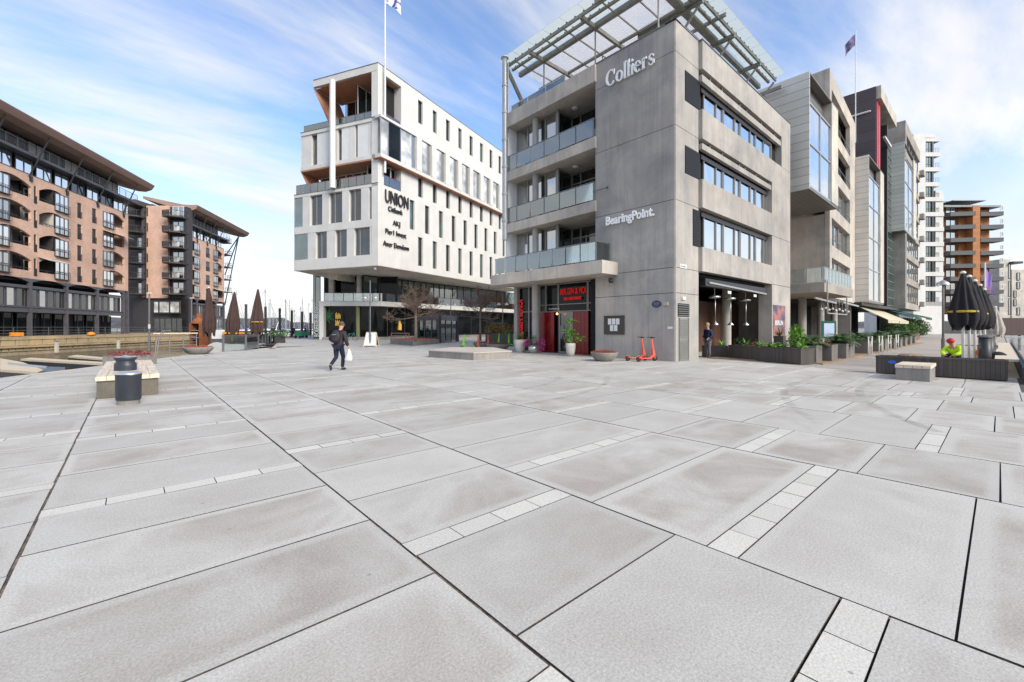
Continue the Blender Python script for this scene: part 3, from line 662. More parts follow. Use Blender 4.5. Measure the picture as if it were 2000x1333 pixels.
Ws = Wall(WL.P(3.6, 0, 1.22).xy, (1, 0)); railing(Ws, 0, 1.15, 4.96, 0.0, Mb, 1.0, 1)
for (u, fz, off) in ((1123, 14.86, -1.2), (1125, 11.29, -1.2)):
    q = WL.P(y_(u, off), fz, off); g = MB(); g.lathe((q.x, q.y, fz - 0.1), [(0, 0), (0.16, 0.01), (0.2, 0.06), (0.2, 0.1)], 16); g.build('ceiling_lamp', M_['whitep'], Mb, smooth=True)
g = MB(); q = WL.P(y_(1189), 8.95, 0); g.bar(WL.P(y_(1161), 8.95, 0.12), WL.P(y_(1188), 8.95, 0.12), 0.025); g.ball(WL.P(y_(1188), 8.95, 0.1), 0.06); g.build('wall_stay', M_['dark'], Mb)
# ---- left face ground floor: shop front with red entrance
GF = -0.95
window(WL, BE, y_(1034, GF), 0.02, 4.28, GF, Mb, M_['glassk'], M_['frame'], trans=[2.62], fw=0.05, name='shop_window')
window(WL, y_(1034, GF), y_(1055, GF), 0.02, 4.28, GF, Mb, M_['glassk'], M_['frame'], trans=[2.62], fw=0.05, name='shop_window')
fa = [1055, 1067, 1091.5, 1149, 1158]
for i in range(4): window(WL, y_(fa[i], GF) - 0.01, y_(fa[i + 1], GF) + 0.01 if i < 3 else 4.6, 2.55, 4.28, GF, Mb, M_['glassk'], M_['frame'], trans=[3.0 if i < 3 else 3.0], fw=0.05, name='shop_window')
for a, c in ((1054, 1083), (1121, 1150)):
    g = MB(); n = 4
    for i in range(n):
        s0 = y_(a, GF) + (y_(c, GF) - y_(a, GF)) * i / n; s1 = y_(a, GF) + (y_(c, GF) - y_(a, GF)) * (i + 1) / n
        g.wb(WL, s0 - 0.006, s1 + 0.006, 0.02, 2.54, GF - 0.05, GF + 0.05)
    g.build('red_panel', M_['red'], Mb)
for a, c in ((1083, 1091), (1150, 1158)): window(WL, y_(a, GF), y_(c, GF) if c < 1155 else 4.6, 0.02, 2.54, GF - 0.3, Mb, M_['glassd'], M_['dark'], name='side_light')
do = window(WL, y_(1091, GF), y_(1119, GF), 0.02, 2.54, GF - 0.06, Mb, M_['glassd'], M_['frame'], fw=0.1, name='entrance_door')
g = MB(); g.bar(WL.P(y_(1096, GF + 0.08), 0.9, GF + 0.08), WL.P(y_(1096, GF + 0.08), 1.7, GF + 0.08), 0.035); g.build('handle', M_['alu'], do)
neon = emat('red_neon', (0.55, 0.01, 0.01), 0.22)
text_on(WL, 'BØLGEN & MOI', y_(1094, GF + 0.1), 3.58, 0.52, neon, 'sign_lettering', Mb, -1, GF + 0.08, 0.05, 0.0, width=y_(1094, GF) - y_(1144, GF))
text_on(WL, 'BAR & RESTAURANT', y_(1102, GF + 0.1), 3.24, 0.24, neon, 'sign_lettering', Mb, -1, GF + 0.08, 0.05, 0.006, width=y_(1102, GF) - y_(1136, GF))
text_on(WL, 'BØLGEN & MOI', y_(1020, GF + 0.1), 0.55, 0.75, neon, 'window_lettering', Mb, -1, GF + 0.06, 0.02, 0.03, width=2.9, vertical=True)
text_on(WL, 'Commune', y_(1071, GF + 0.1), 2.7, 0.17, M_['whitep'], 'window_lettering', Mb, -1, GF + 0.07, 0.01, width=0.9)
g = MB(); q = WL.P(y_(1088, GF + 0.3), 2.42, GF + 0.3); g.ball(q, 0.07); g.build('door_lamp', emat('warm_lamp', (1, 0.6, 0.2), 3), Mb, smooth=True)
# camera dome, menu case, plaque, boxes on the wall
g = MB(); q = WL.P(y_(1199), 4.0, 0.25); g.bar(WL.P(y_(1196), 4.12, 0), WL.P(y_(1196), 4.12, 0.3), 0.06); g.lathe((q.x, q.y, q.z - 0.12), [(0, 0), (0.09, 0.02), (0.13, 0.1), (0.13, 0.18), (0.0, 0.2)], 14)
g.build('security_camera', M_['dark'], Mb, smooth=True)
a, c = y_(1181), y_(1220)
g = MB(); g.wb(WL, a, c, 1.22, 2.15, 0.0, 0.07); g.wb(WL, a, c, 2.15, 2.2, 0.0, 0.1); mc = g.build('menu_case', mat('menu_case_brown', (0.05, 0.042, 0.036), 0.5), Mb)
g = MB(); W_ = (a - c)
for r_, k in ((0, 3), (1, 2)):
    for i in range(k):
        cx = (a + c) / 2 + ((k - 1) / 2 - i) * W_ * 0.2; g.wb(WL, cx - 0.085 * W_, cx + 0.085 * W_, 1.74 - r_ * 0.34, 2.05 - r_ * 0.34, 0.072, 0.076)
g.build('menu_sheet', M_['whitep'], mc)
blu = mat('blue_enamel', (0.015, 0.018, 0.09), 0.3)
q = WL.P(y_(1282.5), 2.71, 0); g = MB(); pts = [WL.P(y_(1282.5) + 0.25 * cos(t * pi / 12), 2.71 + 0.17 * sin(t * pi / 12), 0.0) for t in range(24)]; g.extr(pts, (-0.025, 0, 0)); pl_ = g.build('wall_plaque', blu, Mb)
g = MB()
for i, w_ in enumerate((0.3, 0.36, 0.3, 0.2)): g.wb(WL, y_(1282.5) - w_ / 2, y_(1282.5) + w_ / 2, 2.77 - i * 0.055, 2.79 - i * 0.055, 0.026, 0.029)
g.build('plaque_relief', M_['steel'], pl_)
g = MB(); g.wb(WL, y_(1297), y_(1305.5), 2.62, 2.78, 0, 0.09); g.build('wall_light', M_['concl'], Mb)
g = MB(); g.wb(WL, y_(1304), y_(1313.5), 1.52, 1.63, 0, 0.02); g.build('sign_plate', M_['whitep'], Mb)
g = MB(); g.wb(WR, x_(1327), x_(1341), 4.3 + 0.1, 4.58, 0.003, 0.02); sp_ = g.build('sign_plate', M_['whitep'], Mb)
text_on(WR, 'Stranden 1', x_(1328.2), 4.45, 0.11, M_['dark'], 'sign_lettering', sp_, 1, 0.022, 0.004, width=x_(1340) - x_(1328.2))
g = MB(); g.wb(WR, x_(1330.5), x_(1336), 2.9, 3.04, 0, 0.08); g.build('wall_light', M_['whitep'], Mb)
a, c = x_(1323.5), x_(1345.5); g = MB(); g.wb(WR, a, c, 2.1, 2.72, 0.003, 0.01, 1)
for i in range(6): z = 2.12 + i * 0.1; g.hexa([WR.P(p_, z + dz, o_) for dz in (0, 0.012) for p_, o_ in ((a, 0.05), (c, 0.05), (c, 0.012), (a, 0.012))]); g.bar(WR.P(a, z + 0.03, 0.04), WR.P(c, z + 0.03, 0.04), 0.02, 0.05)
g.build('vent_grille', [M_['steel'], M_['black']], Mb)
g = MB(); a, c = x_(1326), x_(1343.5); g.wb(WR, a, c, 0.03, 2.02, 0.003, 0.03)
for i in range(26):
    z = 0.12 + i * 0.072
    if 12 <= i <= 13: continue
    g.wb(WR, a + 0.07, c - 0.07, z, z + 0.03, 0.03, 0.05)
for s_ in (a, c): g.wb(WR, s_ - 0.03, s_ + 0.03, 0.02, 2.05, 0.003, 0.055)
g.build('service_door', mat('grey_green_door', (0.2, 0.2, 0.185), 0.5, var=0.1), Mb)
# poster on the right pier
a, c = x_(1509.5, 0.2), x_(1533, 0.2); m, Nn, Ll, bb = newmat('poster_print'); t_ = Nn.new('ShaderNodeTexCoord'); n_ = nd(Nn, 'ShaderNodeTexNoise', Scale=1.7, Detail=5); Ll.new(t_.outputs['Object'], n_.inputs['Vector'])
crp = Nn.new('ShaderNodeValToRGB'); Ll.new(n_.outputs['Fac'], crp.inputs[0]); e = crp.color_ramp.elements; e[0].position = 0.35; e[0].color = (0.06, 0.05, 0.1, 1); e[1].position = 0.7; e[1].color = (0.5, 0.16, 0.1, 1); q_ = e.new(0.52); q_.color = (0.18, 0.12, 0.16, 1); Ll.new(crp.outputs[0], bb.inputs['Base Color']); M_['poster'] = m
g = MB(); g.wb(WR, a, c, 0.9, 3.05, 0.2, 0.225); po = g.build('poster', m, Mb)
text_on(WR, 'BERLIN', a + 0.3, 1.75, 0.42, M_['whitep'], 'poster_lettering', po, 1, 0.228, 0.004, 0.01, width=(c - a) * 0.66)
g = MB(); g.lathe(WR.P((a + c) / 2, 2.2, 0.226), [(0, 0)], 3); bpx = [WR.P((a + c) / 2 + 0.28 * cos(t * pi / 8), 1.2 + 0.12 * sin(t * pi / 8), 0.226) for t in range(16)]; g = MB(); g.extr(bpx, WR.n.to_3d() * 0.003); g.build('poster_print', mat('orange_print', (0.75, 0.2, 0.03), 0.6), po)
# ---- restaurant terrace inside the right face
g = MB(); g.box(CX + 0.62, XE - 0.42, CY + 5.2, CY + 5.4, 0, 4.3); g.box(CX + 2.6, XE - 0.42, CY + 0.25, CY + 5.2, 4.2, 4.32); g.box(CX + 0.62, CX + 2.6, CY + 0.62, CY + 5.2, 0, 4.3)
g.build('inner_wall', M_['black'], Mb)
g = MB(); W2 = Wall((0, 13.0), (1, 0)); g.wb(W2, 26.6, 33.9, 0, 3.3, 0, 0.1); g.build('timber_wall', linemat('walnut_boards', (0.11, 0.055, 0.035), 0.14, True, 0.5, 0.06, 0.5), Mb)
g = MB(); g.wb(W2, 22.3, 26.5, 0, 2.9, 0, 0.05); g.build('inner_window', M_['glassd'], Mb)
g = MB(); q = PD(1413.5, 1.0); W3 = Wall((0, 11.9), (1, 0)); s_ = W3.su(1419); g.tube([(s_, 11.9, 0), (s_, 11.9, 4.2)], 0.28, 22, cap=False); g.build('column', M_['conc'], Mb, smooth=True)
g = MB(); g.wb(WR, x_(1378), x_(1497), 3.72, 4.1, -0.35, 0.0); g.build('awning_box', M_['dark'], Mb)
g = MB(); g.bar(WR.P(x_(1384), 3.9, 0.03), WR.P(x_(1496), 3.72, 0.03), 0.06, 0.09); g.build('awning_bar', M_['alu'], Mb)
for u in (1424, 1474):
    g = MB(); a = x_(u); g.wb(WR, a - 0.22, a + 0.22, 3.45, 3.6, 0.01, 0.03); o = g.build('awning_label', M_['whitep'], Mb)
for u in (1397, 1427, 1457):
    Wh = Wall((0, CY + 0.55), (1, 0)); a = Wh.su(u); g = MB()
    g.lathe((a - 0.1, CY + 0.55, 3.2), [(0.0, 0.0), (0.3, 0.02), (0.32, 0.1), (0.1, 0.16), (0, 0.16)], 14); g.bar((a - 0.1, CY + 0.55, 3.35), (a - 0.1, CY + 0.55, 4.2), 0.03)
    g.tube([(a, CY + 0.55, 3.25), (a, CY + 0.55, 1.95)], 0.025, 8); g.lathe((a, CY + 0.55, 1.72), [(0.17, 0), (0.17, 0.05), (0.07, 0.14), (0.03, 0.24), (0, 0.24)], 16)
    g.build('hanging_lamp', M_['alu'], Mb, smooth=True)
# ---- white serif company lettering high on the left face, sans lettering below
g = MB(); a0 = y_(1186.5); a1 = y_(1282); k = (a0 - a1) / 4.62
def arc(cx, cy, rx, ry, t0, t1, wf, n=14): return [(cx + rx * cos(t0 + (t1 - t0) * i / n), cy + ry * sin(t0 + (t1 - t0) * i / n), wf(t0 + (t1 - t0) * i / n)) for i in range(n + 1)]
th_ = lambda t: 0.05 + 0.1 * abs(cos(t))
gl = []
gl += [(0, arc(0.47, 0.5, 0.42, 0.47, 0.75, 5.6, th_)), (0, [(0.78, 0.62, 0.04), (0.8, 0.95, 0.06)])]
gl += [(1.0, arc(0.33, 0.33, 0.27, 0.31, 0, 2 * pi, th_, 20))]
for x in (1.72, 2.06): gl += [(x, [(0.15, 0.03, 0.13), (0.15, 1.06, 0.13)]), (x, [(0.02, 0.02, 0.04), (0.28, 0.02, 0.04)]), (x, [(0.02, 1.0, 0.05), (0.15, 1.05, 0.05)])]
gl += [(2.4, [(0.15, 0.03, 0.13), (0.15, 0.66, 0.13)]), (2.4, [(0.02, 0.02, 0.04), (0.28, 0.02, 0.04)]), (2.4, [(0.02, 0.6, 0.05), (0.15, 0.65, 0.05)]), (2.4, [(0.08, 0.88, 0.13), (0.22, 0.88, 0.13)])]
gl += [(2.76, arc(0.31, 0.33, 0.25, 0.31, 0.1, 5.5, th_, 18)), (2.76, [(0.08, 0.38, 0.05), (0.56, 0.38, 0.05)])]
gl += [(3.42, [(0.15, 0.03, 0.13), (0.15, 0.64, 0.13)]), (3.42, [(0.02, 0.02, 0.04), (0.32, 0.02, 0.04)]), (3.42, [(0.02, 0.6, 0.05), (0.15, 0.65, 0.05)]), (3.42, [(0.17, 0.45, 0.06), (0.3, 0.6, 0.08), (0.44, 0.6, 0.12)])]
gl += [(4.0, [(0.47, 0.47, 0.04), (0.42, 0.6, 0.05), (0.27, 0.65, 0.06), (0.12, 0.56, 0.1), (0.14, 0.42, 0.13), (0.3, 0.33, 0.14), (0.46, 0.24, 0.13), (0.47, 0.1, 0.1), (0.3, 0.01, 0.06), (0.13, 0.05, 0.05), (0.06, 0.2, 0.04)])]
zb = WL.zu(1190, 171); zsc = (WL.zu(1205, 141) - WL.zu(1205, 171)) / 0.98
for ox, pts in gl: ribbon(g, WL, a0, zb, -1, [((x + ox) * k, y * zsc, w_ * 0.85) for x, y, w_ in pts], 0.05, 0.08)
g.build('sign_lettering', M_['white_l'], Mb)
text_on(WL, 'BearingPoint.', y_(1184.5), WL.zu(1200, 438), 0.62, M_['white_l'], 'sign_lettering', Mb, -1, 0.04, 0.06, 0.018, width=y_(1184.5) - y_(1279))
# ---- steel roof canopy with glass edge and slatted shade
ZC = 19.4; X0c, Y0c, X1c, Y1c = 18.5, 10.06, 34.6, 22.3
g = MB()
for x, w_, h_ in ((19.14, 0.1, 0.2), (19.72, 0.14, 0.14), (20.42, 0.24, 0.28), (22.8, 0.12, 0.2), (25.2, 0.12, 0.2)): g.bar((x, Y0c + 0.2, ZC - h_ / 2), (x, Y1c, ZC - h_ / 2), w_, h_)
for y, w_, h_ in ((10.65, 0.1, 0.2), (11.1, 0.14, 0.14), (11.75, 0.24, 0.28)): g.bar((X0c + 0.2, y, ZC - h_ / 2 - 0.003), (X1c, y, ZC - h_ / 2 - 0.003), w_, h_)
for i, y in enumerate([11.54 + 1.4 * k for k in range(8)]):
    big = i % 3 == 0; g.bar((X0c + 0.55, y, ZC - (0.2 if big else 0.12)), (27.0, y, ZC - (0.2 if big else 0.12)), 0.16 if big else 0.06, 0.24 if big else 0.08)
for i, x in enumerate([18.8 + 4.2 * k for k in range(5)]): g.bar((x, Y0c + 0.5, ZC - 0.24), (x, 14.5, ZC - 0.24), 0.16, 0.24)
g.bar((19.0, Y1c - 0.1, ZC - 0.05), (21.6, Y1c - 0.1, 16.1), 0.14, 0.26)
for x in (20.42,):
    for y in (19.94, 15.74, 11.7): g.tube([(x, y, HT), (x, y, ZC - 0.2)], 0.045, 8)
for y in (17.0, 13.0, 21.2): g.tube([(22.8, y, HT), (22.8, y, ZC - 0.2)], 0.035, 8)
for x in (23.0, 27.2, 31.4, 34.4): g.bar((x, 12.3, HT - 0.1), (x, 12.3, ZC - 0.2), 0.2); g.bar((x, 12.3, 17.4), (x, 10.7, ZC - 0.3), 0.1)
g.build('canopy_frame', M_['gsteel'], Mb)
g = MB()
for i in range(19): y = 10.4 + i * 0.64; g.box(19.1, 19.2, y, y + 0.07, ZC + 0.0, ZC + 0.09); g.box(19.68, 19.78, y, y + 0.07, ZC, ZC + 0.09)
for i in range(25): x = 19.2 + i * 0.64; g.box(x, x + 0.07, 10.6, 10.7, ZC, ZC + 0.09); g.box(x, x + 0.07, 11.05, 11.15, ZC, ZC + 0.09)
g.build('glass_clamp', M_['dark'], Mb)
m, Nn, Ll, bb = newmat('frosted_glass'); tr = nd(Nn, 'ShaderNodeBsdfTransparent'); tr.inputs[0].default_value = (0.88, 0.91, 0.88, 1); tl = nd(Nn, 'ShaderNodeBsdfTranslucent'); tl.inputs[0].default_value = (0.66, 0.68, 0.65, 1)
ms = nd(Nn, 'ShaderNodeMixShader'); ms.inputs[0].default_value = 0.5; Ll.new(tr.outputs[0], ms.inputs[1]); Ll.new(tl.outputs[0], ms.inputs[2]); Ll.new(ms.outputs[0], Nn['Material Output'].inputs[0]); M_['frost'] = m
g = MB(); y = Y0c
for i in range(9): y0 = Y0c + i * 1.36; g.box(X0c, 20.3, y0 + 0.01, min(y0 + 1.35, Y1c), ZC + 0.09, ZC + 0.11)
for i in range(12): x0 = 20.32 + i * 1.19; g.box(x0 + 0.01, x0 + 1.18, Y0c, 11.6, ZC + 0.09, ZC + 0.11)
g.build('canopy_glass', M_['frost'], Mb)
m, Nn, Ll, bb = newmat('pale_slats'); bb.inputs['Base Color'].default_value = (0.9, 0.88, 0.84, 1); tl = nd(Nn, 'ShaderNodeBsdfTranslucent'); tl.inputs[0].default_value = (0.97, 0.93, 0.88, 1)
ms = nd(Nn, 'ShaderNodeMixShader'); ms.inputs[0].default_value = 0.75; Ll.new(bb.outputs[0], ms.inputs[1]); Ll.new(tl.outputs[0], ms.inputs[2]); Ll.new(ms.outputs[0], Nn['Material Output'].inputs[0])
g = MB()
for i in range(50): x = 20.62 + i * 0.13; g.box(x, x + 0.06, 11.9, 22.1, ZC - 0.05, ZC - 0.035)
g.build('shade_slats', m, Mb)
# corner mast at the left end of the canopy, rooftop terrace, penthouse
g = MB(); q = PD(986, 28.7); g.tube([(q.x, q.y, 7.4), (q.x, q.y, 19.45)], 0.17, 14); g.lathe((q.x, q.y, 19.45), [(0.17, 0), (0.26, 0.05), (0.26, 0.1), (0, 0.12)], 14)
g.tube([(q.x + 0.2, q.y - 0.1, 7.6), (q.x + 0.2, q.y - 0.1, 19.2)], 0.05, 8)
for z in (8.6, 10.4, 12.2, 14, 15.8, 17.6): g.tube([(q.x, q.y, z), (q.x, q.y, z + 0.12)], 0.2, 12)
g.build('canopy_mast', mat('pale_grey_mast', (0.4, 0.41, 0.42), 0.45, 0.3), Mb, smooth=False)
g = MB(); g.box(25.5, 33.8, 12.6, 21.5, HT - 0.1, 18.7); g.box(21.5, 25.5, 21.1, 21.5, HT - 0.1, 18.4); g.build('penthouse_wall', M_['conc'], Mb)
Wp = Wall((25.5, 12.6), (1, 0))
for i in range(4): window(Wp, 0.1 + i * 2.05, 2.1 + i * 2.05, HT + 0.1, 18.4, 0.01, Mb, M_['glassg'], M_['steel'], [1.1 + i * 2.05])
railing(Wall((CX, CY), (1, 0)), 2.4, 15.2, HT, -0.7, Mb, 1.1, 9)
railing(WL, 7.2, BE, HT, -0.5, Mb, 0.75, 3, m=M_['whitep'])
# ------------------------------------------------------------------ the row of buildings along the promenade on the right
M_['zinc'] = linemat('zinc_cladding', (0.68, 0.655, 0.6), 0.62, False, 0.35, 0.055, 0.4, 0.15, 0.08)
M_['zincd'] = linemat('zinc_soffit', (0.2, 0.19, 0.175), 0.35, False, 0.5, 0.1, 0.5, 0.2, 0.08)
M_['plum'] = linemat('plum_brown_panels', (0.085, 0.062, 0.068), 1.25, False, 0.45, 0.03, 0.45, 0.1, 0.12)
M_['cream'] = concrete('cream_render', (0.58, 0.545, 0.48), 0.05)
M_['greyr'] = concrete('grey_render', (0.37, 0.34, 0.305), 0.05)
def zinc_bay(parent, u0, u1, y, z0, z1, ubase, xf=None, dpt=6, zg=0.5, cols=2, rows=2, white=0.25):
    """projecting metal-clad bay: side, slanted top frame and tall glass front; front plane at world y"""
    W = Wall((0, y), (1, 0)); a, c = W.su(u0), W.su(u1)
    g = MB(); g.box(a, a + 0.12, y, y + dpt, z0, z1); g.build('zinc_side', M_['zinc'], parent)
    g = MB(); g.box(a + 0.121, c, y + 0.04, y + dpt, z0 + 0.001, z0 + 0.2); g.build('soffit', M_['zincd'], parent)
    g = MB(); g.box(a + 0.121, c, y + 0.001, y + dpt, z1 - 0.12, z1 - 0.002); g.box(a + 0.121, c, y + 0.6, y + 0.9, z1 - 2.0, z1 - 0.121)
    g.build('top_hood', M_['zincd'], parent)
    wx = a + (c - a) * (1 - white)
    g = MB(); g.box(wx, c, y + 0.002, y + dpt, z0 + 0.201, z1 - 0.122); g.build('side_panel', M_['cream'], parent)
    ms = [a + 0.12 + (wx - a - 0.12) * k / cols for k in range(1, cols)]; zt = z1 - 2.0
    window(W, a + 0.13, wx - 0.01, z0 + 0.21, zt, -0.12, parent, M_['glassb'], M_['alu'], ms, [z0 + 0.2 + (zt - z0) * k / rows for k in range(1, rows)], fw=0.12, name='tall_window')
    return a, c
# -- second building: metal bay and concrete body
B2 = thing('apartment_building', (36, 9, 0), 'concrete block with a big projecting zinc box bay, right next to the concrete corner office', 'apartment block')
X2 = 36.0; a, c = zinc_bay(B2, 1581, 1637, 8.95, 11.45, 19.75, 0)
Wd = Wall((45.0, 9.7), (cos(R(3.26)), sin(R(3.26))))
g = MB()
Lb = 14.5
def band(W, g, a, b, z0, z1, o0=-0.35, o1=0.0, m=0): g.wb(W, a, b, z0, z1, o0, o1, m)
# body: solid side wall facing the square, piers and floor bands on the front
g.box(45.0, 45.35, 9.75, 13.2, 4.2, 11.4); g.box(45.0, 45.35, 9.75, 20.0, 19.2, 23.9); g.box(45.001, 45.34, 13.2, 20, 4.2, 19.2)
fl2 = [4.2, 7.6, 11.3, 14.9, 18.6]
band(Wd, g, 0, Lb, 22.4, 23.9); band(Wd, g, 0, 0.9, 4.2, 22.39)
s1 = Wd.su(1660); 
band(Wd, g, s1, Lb, 4.2, 22.39)
for i, z in enumerate((4.2, 7.7, 11.2, 14.7, 18.2)): band(Wd, g, 0.9, s1, z, z + (1.1 if i else 1.5), -0.35, 0.0)
g.build('wall', M_['concl'], B2)
g = MB(); g.wb(Wd, 0.36, Lb, 4.2, 23.5, -1.6, -1.3); g.wb(Wd, 0.36, Lb, 23.5, 23.7, -11, -0.36); g.wb(Wd, Lb - 0.3, Lb - 0.01, 0, 23.6, -12, -0.36); g.build('core', M_['greyr'], B2)
for i, z in enumerate((5.7, 8.8, 12.3, 15.8, 19.3)):
    z1 = (7.7, 11.2, 14.7, 18.2, 22.39)[i]; n = 2
    for k in range(n): window(Wd, 1.0 + (s1 - 1.0) * k / n, 0.98 + (s1 - 1.0) * (k + 1) / n, z, z1 - 0.02, -0.3 - (0.5 if i > 2 else 0), B2, M_['glass'], M_['frame'], [1.0 + (s1 - 1.0) * (k + 0.5) / n], fw=0.09)
    railing(Wd, 1.0, s1 - 0.1, z, 0.03, B2, 0.5, 3, glass=False)
g = MB(); q = [(34.0, 12.6), (45, 12.6)]; g.box(34.68, 45, 12.9, 13.1, 0, 16); g.build('atrium_wall', M_['greyr'], B2)
Wa = Wall((34.68, 12.85), (1, 0)); window(Wa, 0.2, 3.4, 4.5, 11.2, 0.05, B2, M_['glassg'], M_['alu'], [1.3, 2.3], [6.2, 7.9, 9.6])
g = MB(); g.box(36.6, 45.5, 8.2, 12.8, 4.1, 4.75); g.build('balcony_slab', M_['greyr'], B2)
railing(Wall((36.6, 8.2), (1, 0)), 0.1, 8.8, 4.75, -0.05, B2, 1.1, 9, m=M_['alu']); railing(Wall((36.6, 8.2), (0, 1), True), 0.1, 4.4, 4.75, -0.05, B2, 1.1, 4, m=M_['alu'])
g = MB(); g.box(35, 59.4, 14.5, 14.8, 0, 4.2); g.build('shop_wall', M_['black'], B2)
g = MB(); g.wb(Wd, -0.2, Lb, 3.95, 4.19, -5, -0.05); g.build('ceiling', M_['dark'], B2)
for x, y in ((38.5, 11.5), (43, 11.2), (49.5, 11.4), (56, 11.7)):
    g = MB(); g.tube([(x, y, 0), (x, y, 4.2)], 0.3, 18, cap=False); g.build('column', M_['conc'], B2, smooth=True)
g = MB()
for a_, b_ in (((37.2, 8.15, 5.0), (37.2, 8.15, 2.6)), ((37.2, 8.15, 2.6), (43, 8.15, 2.6)), ((43, 8.15, 2.6), (43, 8.15, 4.1))): g.bar(a_, b_, 0.07)
g.build('sign_frame', M_['alu'], B2)
g = MB()
for x0 in (37.6, 46.0): g.bar((x0, 9.0, 3.75), (x0 + 6.2, 9.0, 3.6), 0.1, 0.14)
g.build('awning_bar', M_['alu'], B2)
for i in range(9):
    x = 41.5 + i * 1.15; g = MB(); g.ball((x, 9.5, 3.05 + 0.12 * (i % 2)), 0.11, n=10); g.bar((x, 9.5, 3.1), (x, 9.5, 4.0), 0.02); g.build('globe_lamp', M_['whitep'], B2, smooth=True)
# -- third building: plum tower with red panel and a lower zinc bay
B3 = thing('apartment_building', (59, 9.3, 0), 'plum-brown tower with a bright red panel, behind a long zinc bay', 'apartment block')
zinc_bay(B3, 1697, 1726.5, 9.34, 4.3, 20.15, 0, rows=4, dpt=4)
W3 = Wall((66, 9.73), (1, 0)); e3 = W3.su(1733)
g = MB(); g.box(66, 66.3, 9.73, 20, 4.3, 30.1); g.box(59.0, 66, 13.2, 13.5, 0, 20); g.build('wall', M_['plum'], B3)
g = MB(); g.box(66.3, 66 + e3, 12.0, 20, 4.3, 29.9); g.wb(W3, W3.su(1725, -0.5), e3, 4.3, 28.0, -2.2, -0.02); g.build('dark_wall', mat('plum_dark', (0.04, 0.03, 0.033), 0.5), B3)
g = MB(); g.box(66.3, 66 + W3.su(1743), 9.3, 20, 28.7, 30.2); g.build('roof_edge', M_['cream'], B3)
for k in range(2):
    s0 = 0.4 + k * 1.1; g = MB(); g.wb(W3, s0, s0 + 0.8, 20.0 + (0.4 if k else 0), 28.5, 0.0, 0.06); g.build('red_panel', mat('bright_red_panel', (0.62, 0.01, 0.01), 0.35) if k == 0 else bpy.data.materials['bright_red_panel'], B3)
g = MB(); g.bar(W3.P(4, 25.2, 0.2), W3.P(W3.su(1735), 25.2, 0.2), 0.25); g.tube([(66 - 0.15, 10.2, 27.3), (66 - 0.15, 14.6, 27.3)], 0.12, 8); g.build('pipe', M_['whitep'], B3)
W34 = Wall((66 + e3, 10.3), (1, 0)); e34 = W34.su(1746)
window(W34, 0.05, e34, 4.6, 27.5, 0, B3, M_['glassg'], M_['frame'], [], [4.6 + 1.15 * k for k in range(1, 20)], fw=0.07, name='stair_glazing')
g = MB(); g.box(66 + e3, 66 + e3 + e34 + 1, 10.45, 20, 4.3, 27.6); g.build('core', M_['greyr'], B3)
g = MB(); g.box(59.0, 84, 14.5, 14.8, 0, 4.3); g.build('shop_wall', M_['black'], B3)
g = MB(); g.box(58.6, 84, 9.8, 14.5, 4.0, 4.29); g.build('ceiling', M_['dark'], B3)
# -- fourth building
B4 = thing('apartment_building', (83.5, 9, 0), 'beige block with a zinc bay hung high on its front, left of the white tower', 'apartment block')
W4 = Wall((83.5, 9.02), (1, 0.0)); zinc_bay(B4, 1767, 1789.5, 8.85, 15.2, 27.6, 0, rows=3, dpt=9)
e4 = W4.su(1797)
g = MB(); g.box(83.45, 83.9, 9.06, 22, 4.31, 31.36); g.wb(W4, 0, e4, 29.6, 31.4, -8, 0); g.wb(W4, 0, 1.0, 4.3, 29.6, -0.4, 0)
for i, z in enumerate((4.3, 8.0, 11.7, 15.3, 19.0, 22.6, 26.2)): g.wb(W4, 1.0, e4, z, z + 0.95, -0.4, 0.0)
g.wb(W4, e4 - 0.4, e4, 4.3, 31.3, -12, -0.41); g.build('wall', M_['greyr'], B4)
for i, z in enumerate((5.25, 8.95, 12.65, 16.25, 19.95, 23.55, 27.2)):
    z1 = (8.0, 11.7, 15.3, 19.0, 22.6, 26.2, 29.6)[i]
    for k in range(3): window(W4, 1.0 + (e4 - 1) * k / 3, 0.97 + (e4 - 1) * (k + 1) / 3, z, z1 - 0.02, -0.3, B4, M_['glassb'], M_['frame'], [1.0 + (e4 - 1) * (k + 0.5) / 3], fw=0.12)
    s5 = W4.su(1794)
    g = MB(); g.wb(W4, e4 - 1.6, e4 + 0.3, z - 0.2, z + 0.6, 0.05, 0.6); g.build('balcony', M_['greyr'], B4)
g = MB(); g.box(84.0, 103, 12.0, 12.3, 0, 4.4); g.build('shop_wall', M_['black'], B4)
# -- awnings
def awning(pts, m, lab, x):
    o = thing('awning', (x, 9, 0), lab, 'awning'); g = MB(); a, b, c_, d_ = [V(p) for p in pts]
    g.hexa([a, b, c_, d_] + [p + V((0, 0, 0.05)) for p in (a, b, c_, d_)]); g.build('canvas', m, o)
    g = MB(); g.hexa([d_ + V((0, 0, -0.3)), c_ + V((0, 0, -0.3)), c_ + V((0, 0.04, -0.3)), d_ + V((0, 0.04, -0.3)), d_ + V((0, -0.0, -0.01)), c_ + V((0, 0, -0.01)), c_ + V((0, 0.04, -0.01)), d_ + V((0, 0.04, -0.01))]); g.build('valance', m, o)
    g = MB(); g.bar(a + V((0, 0.3, -0.1)), d_ + V((0, 0.1, -0.05)), 0.06); g.bar(b + V((0, 0.3, -0.1)), c_ + V((0, 0.1, -0.05)), 0.06); g.build('arm', M_['dark'], o); return o
cv = linemat('cream_canvas', (0.62, 0.56, 0.4), 0.5, True, 0.8, 0.5, 0.9); gv = mat('green_canvas', (0.01, 0.09, 0.05), 0.85)
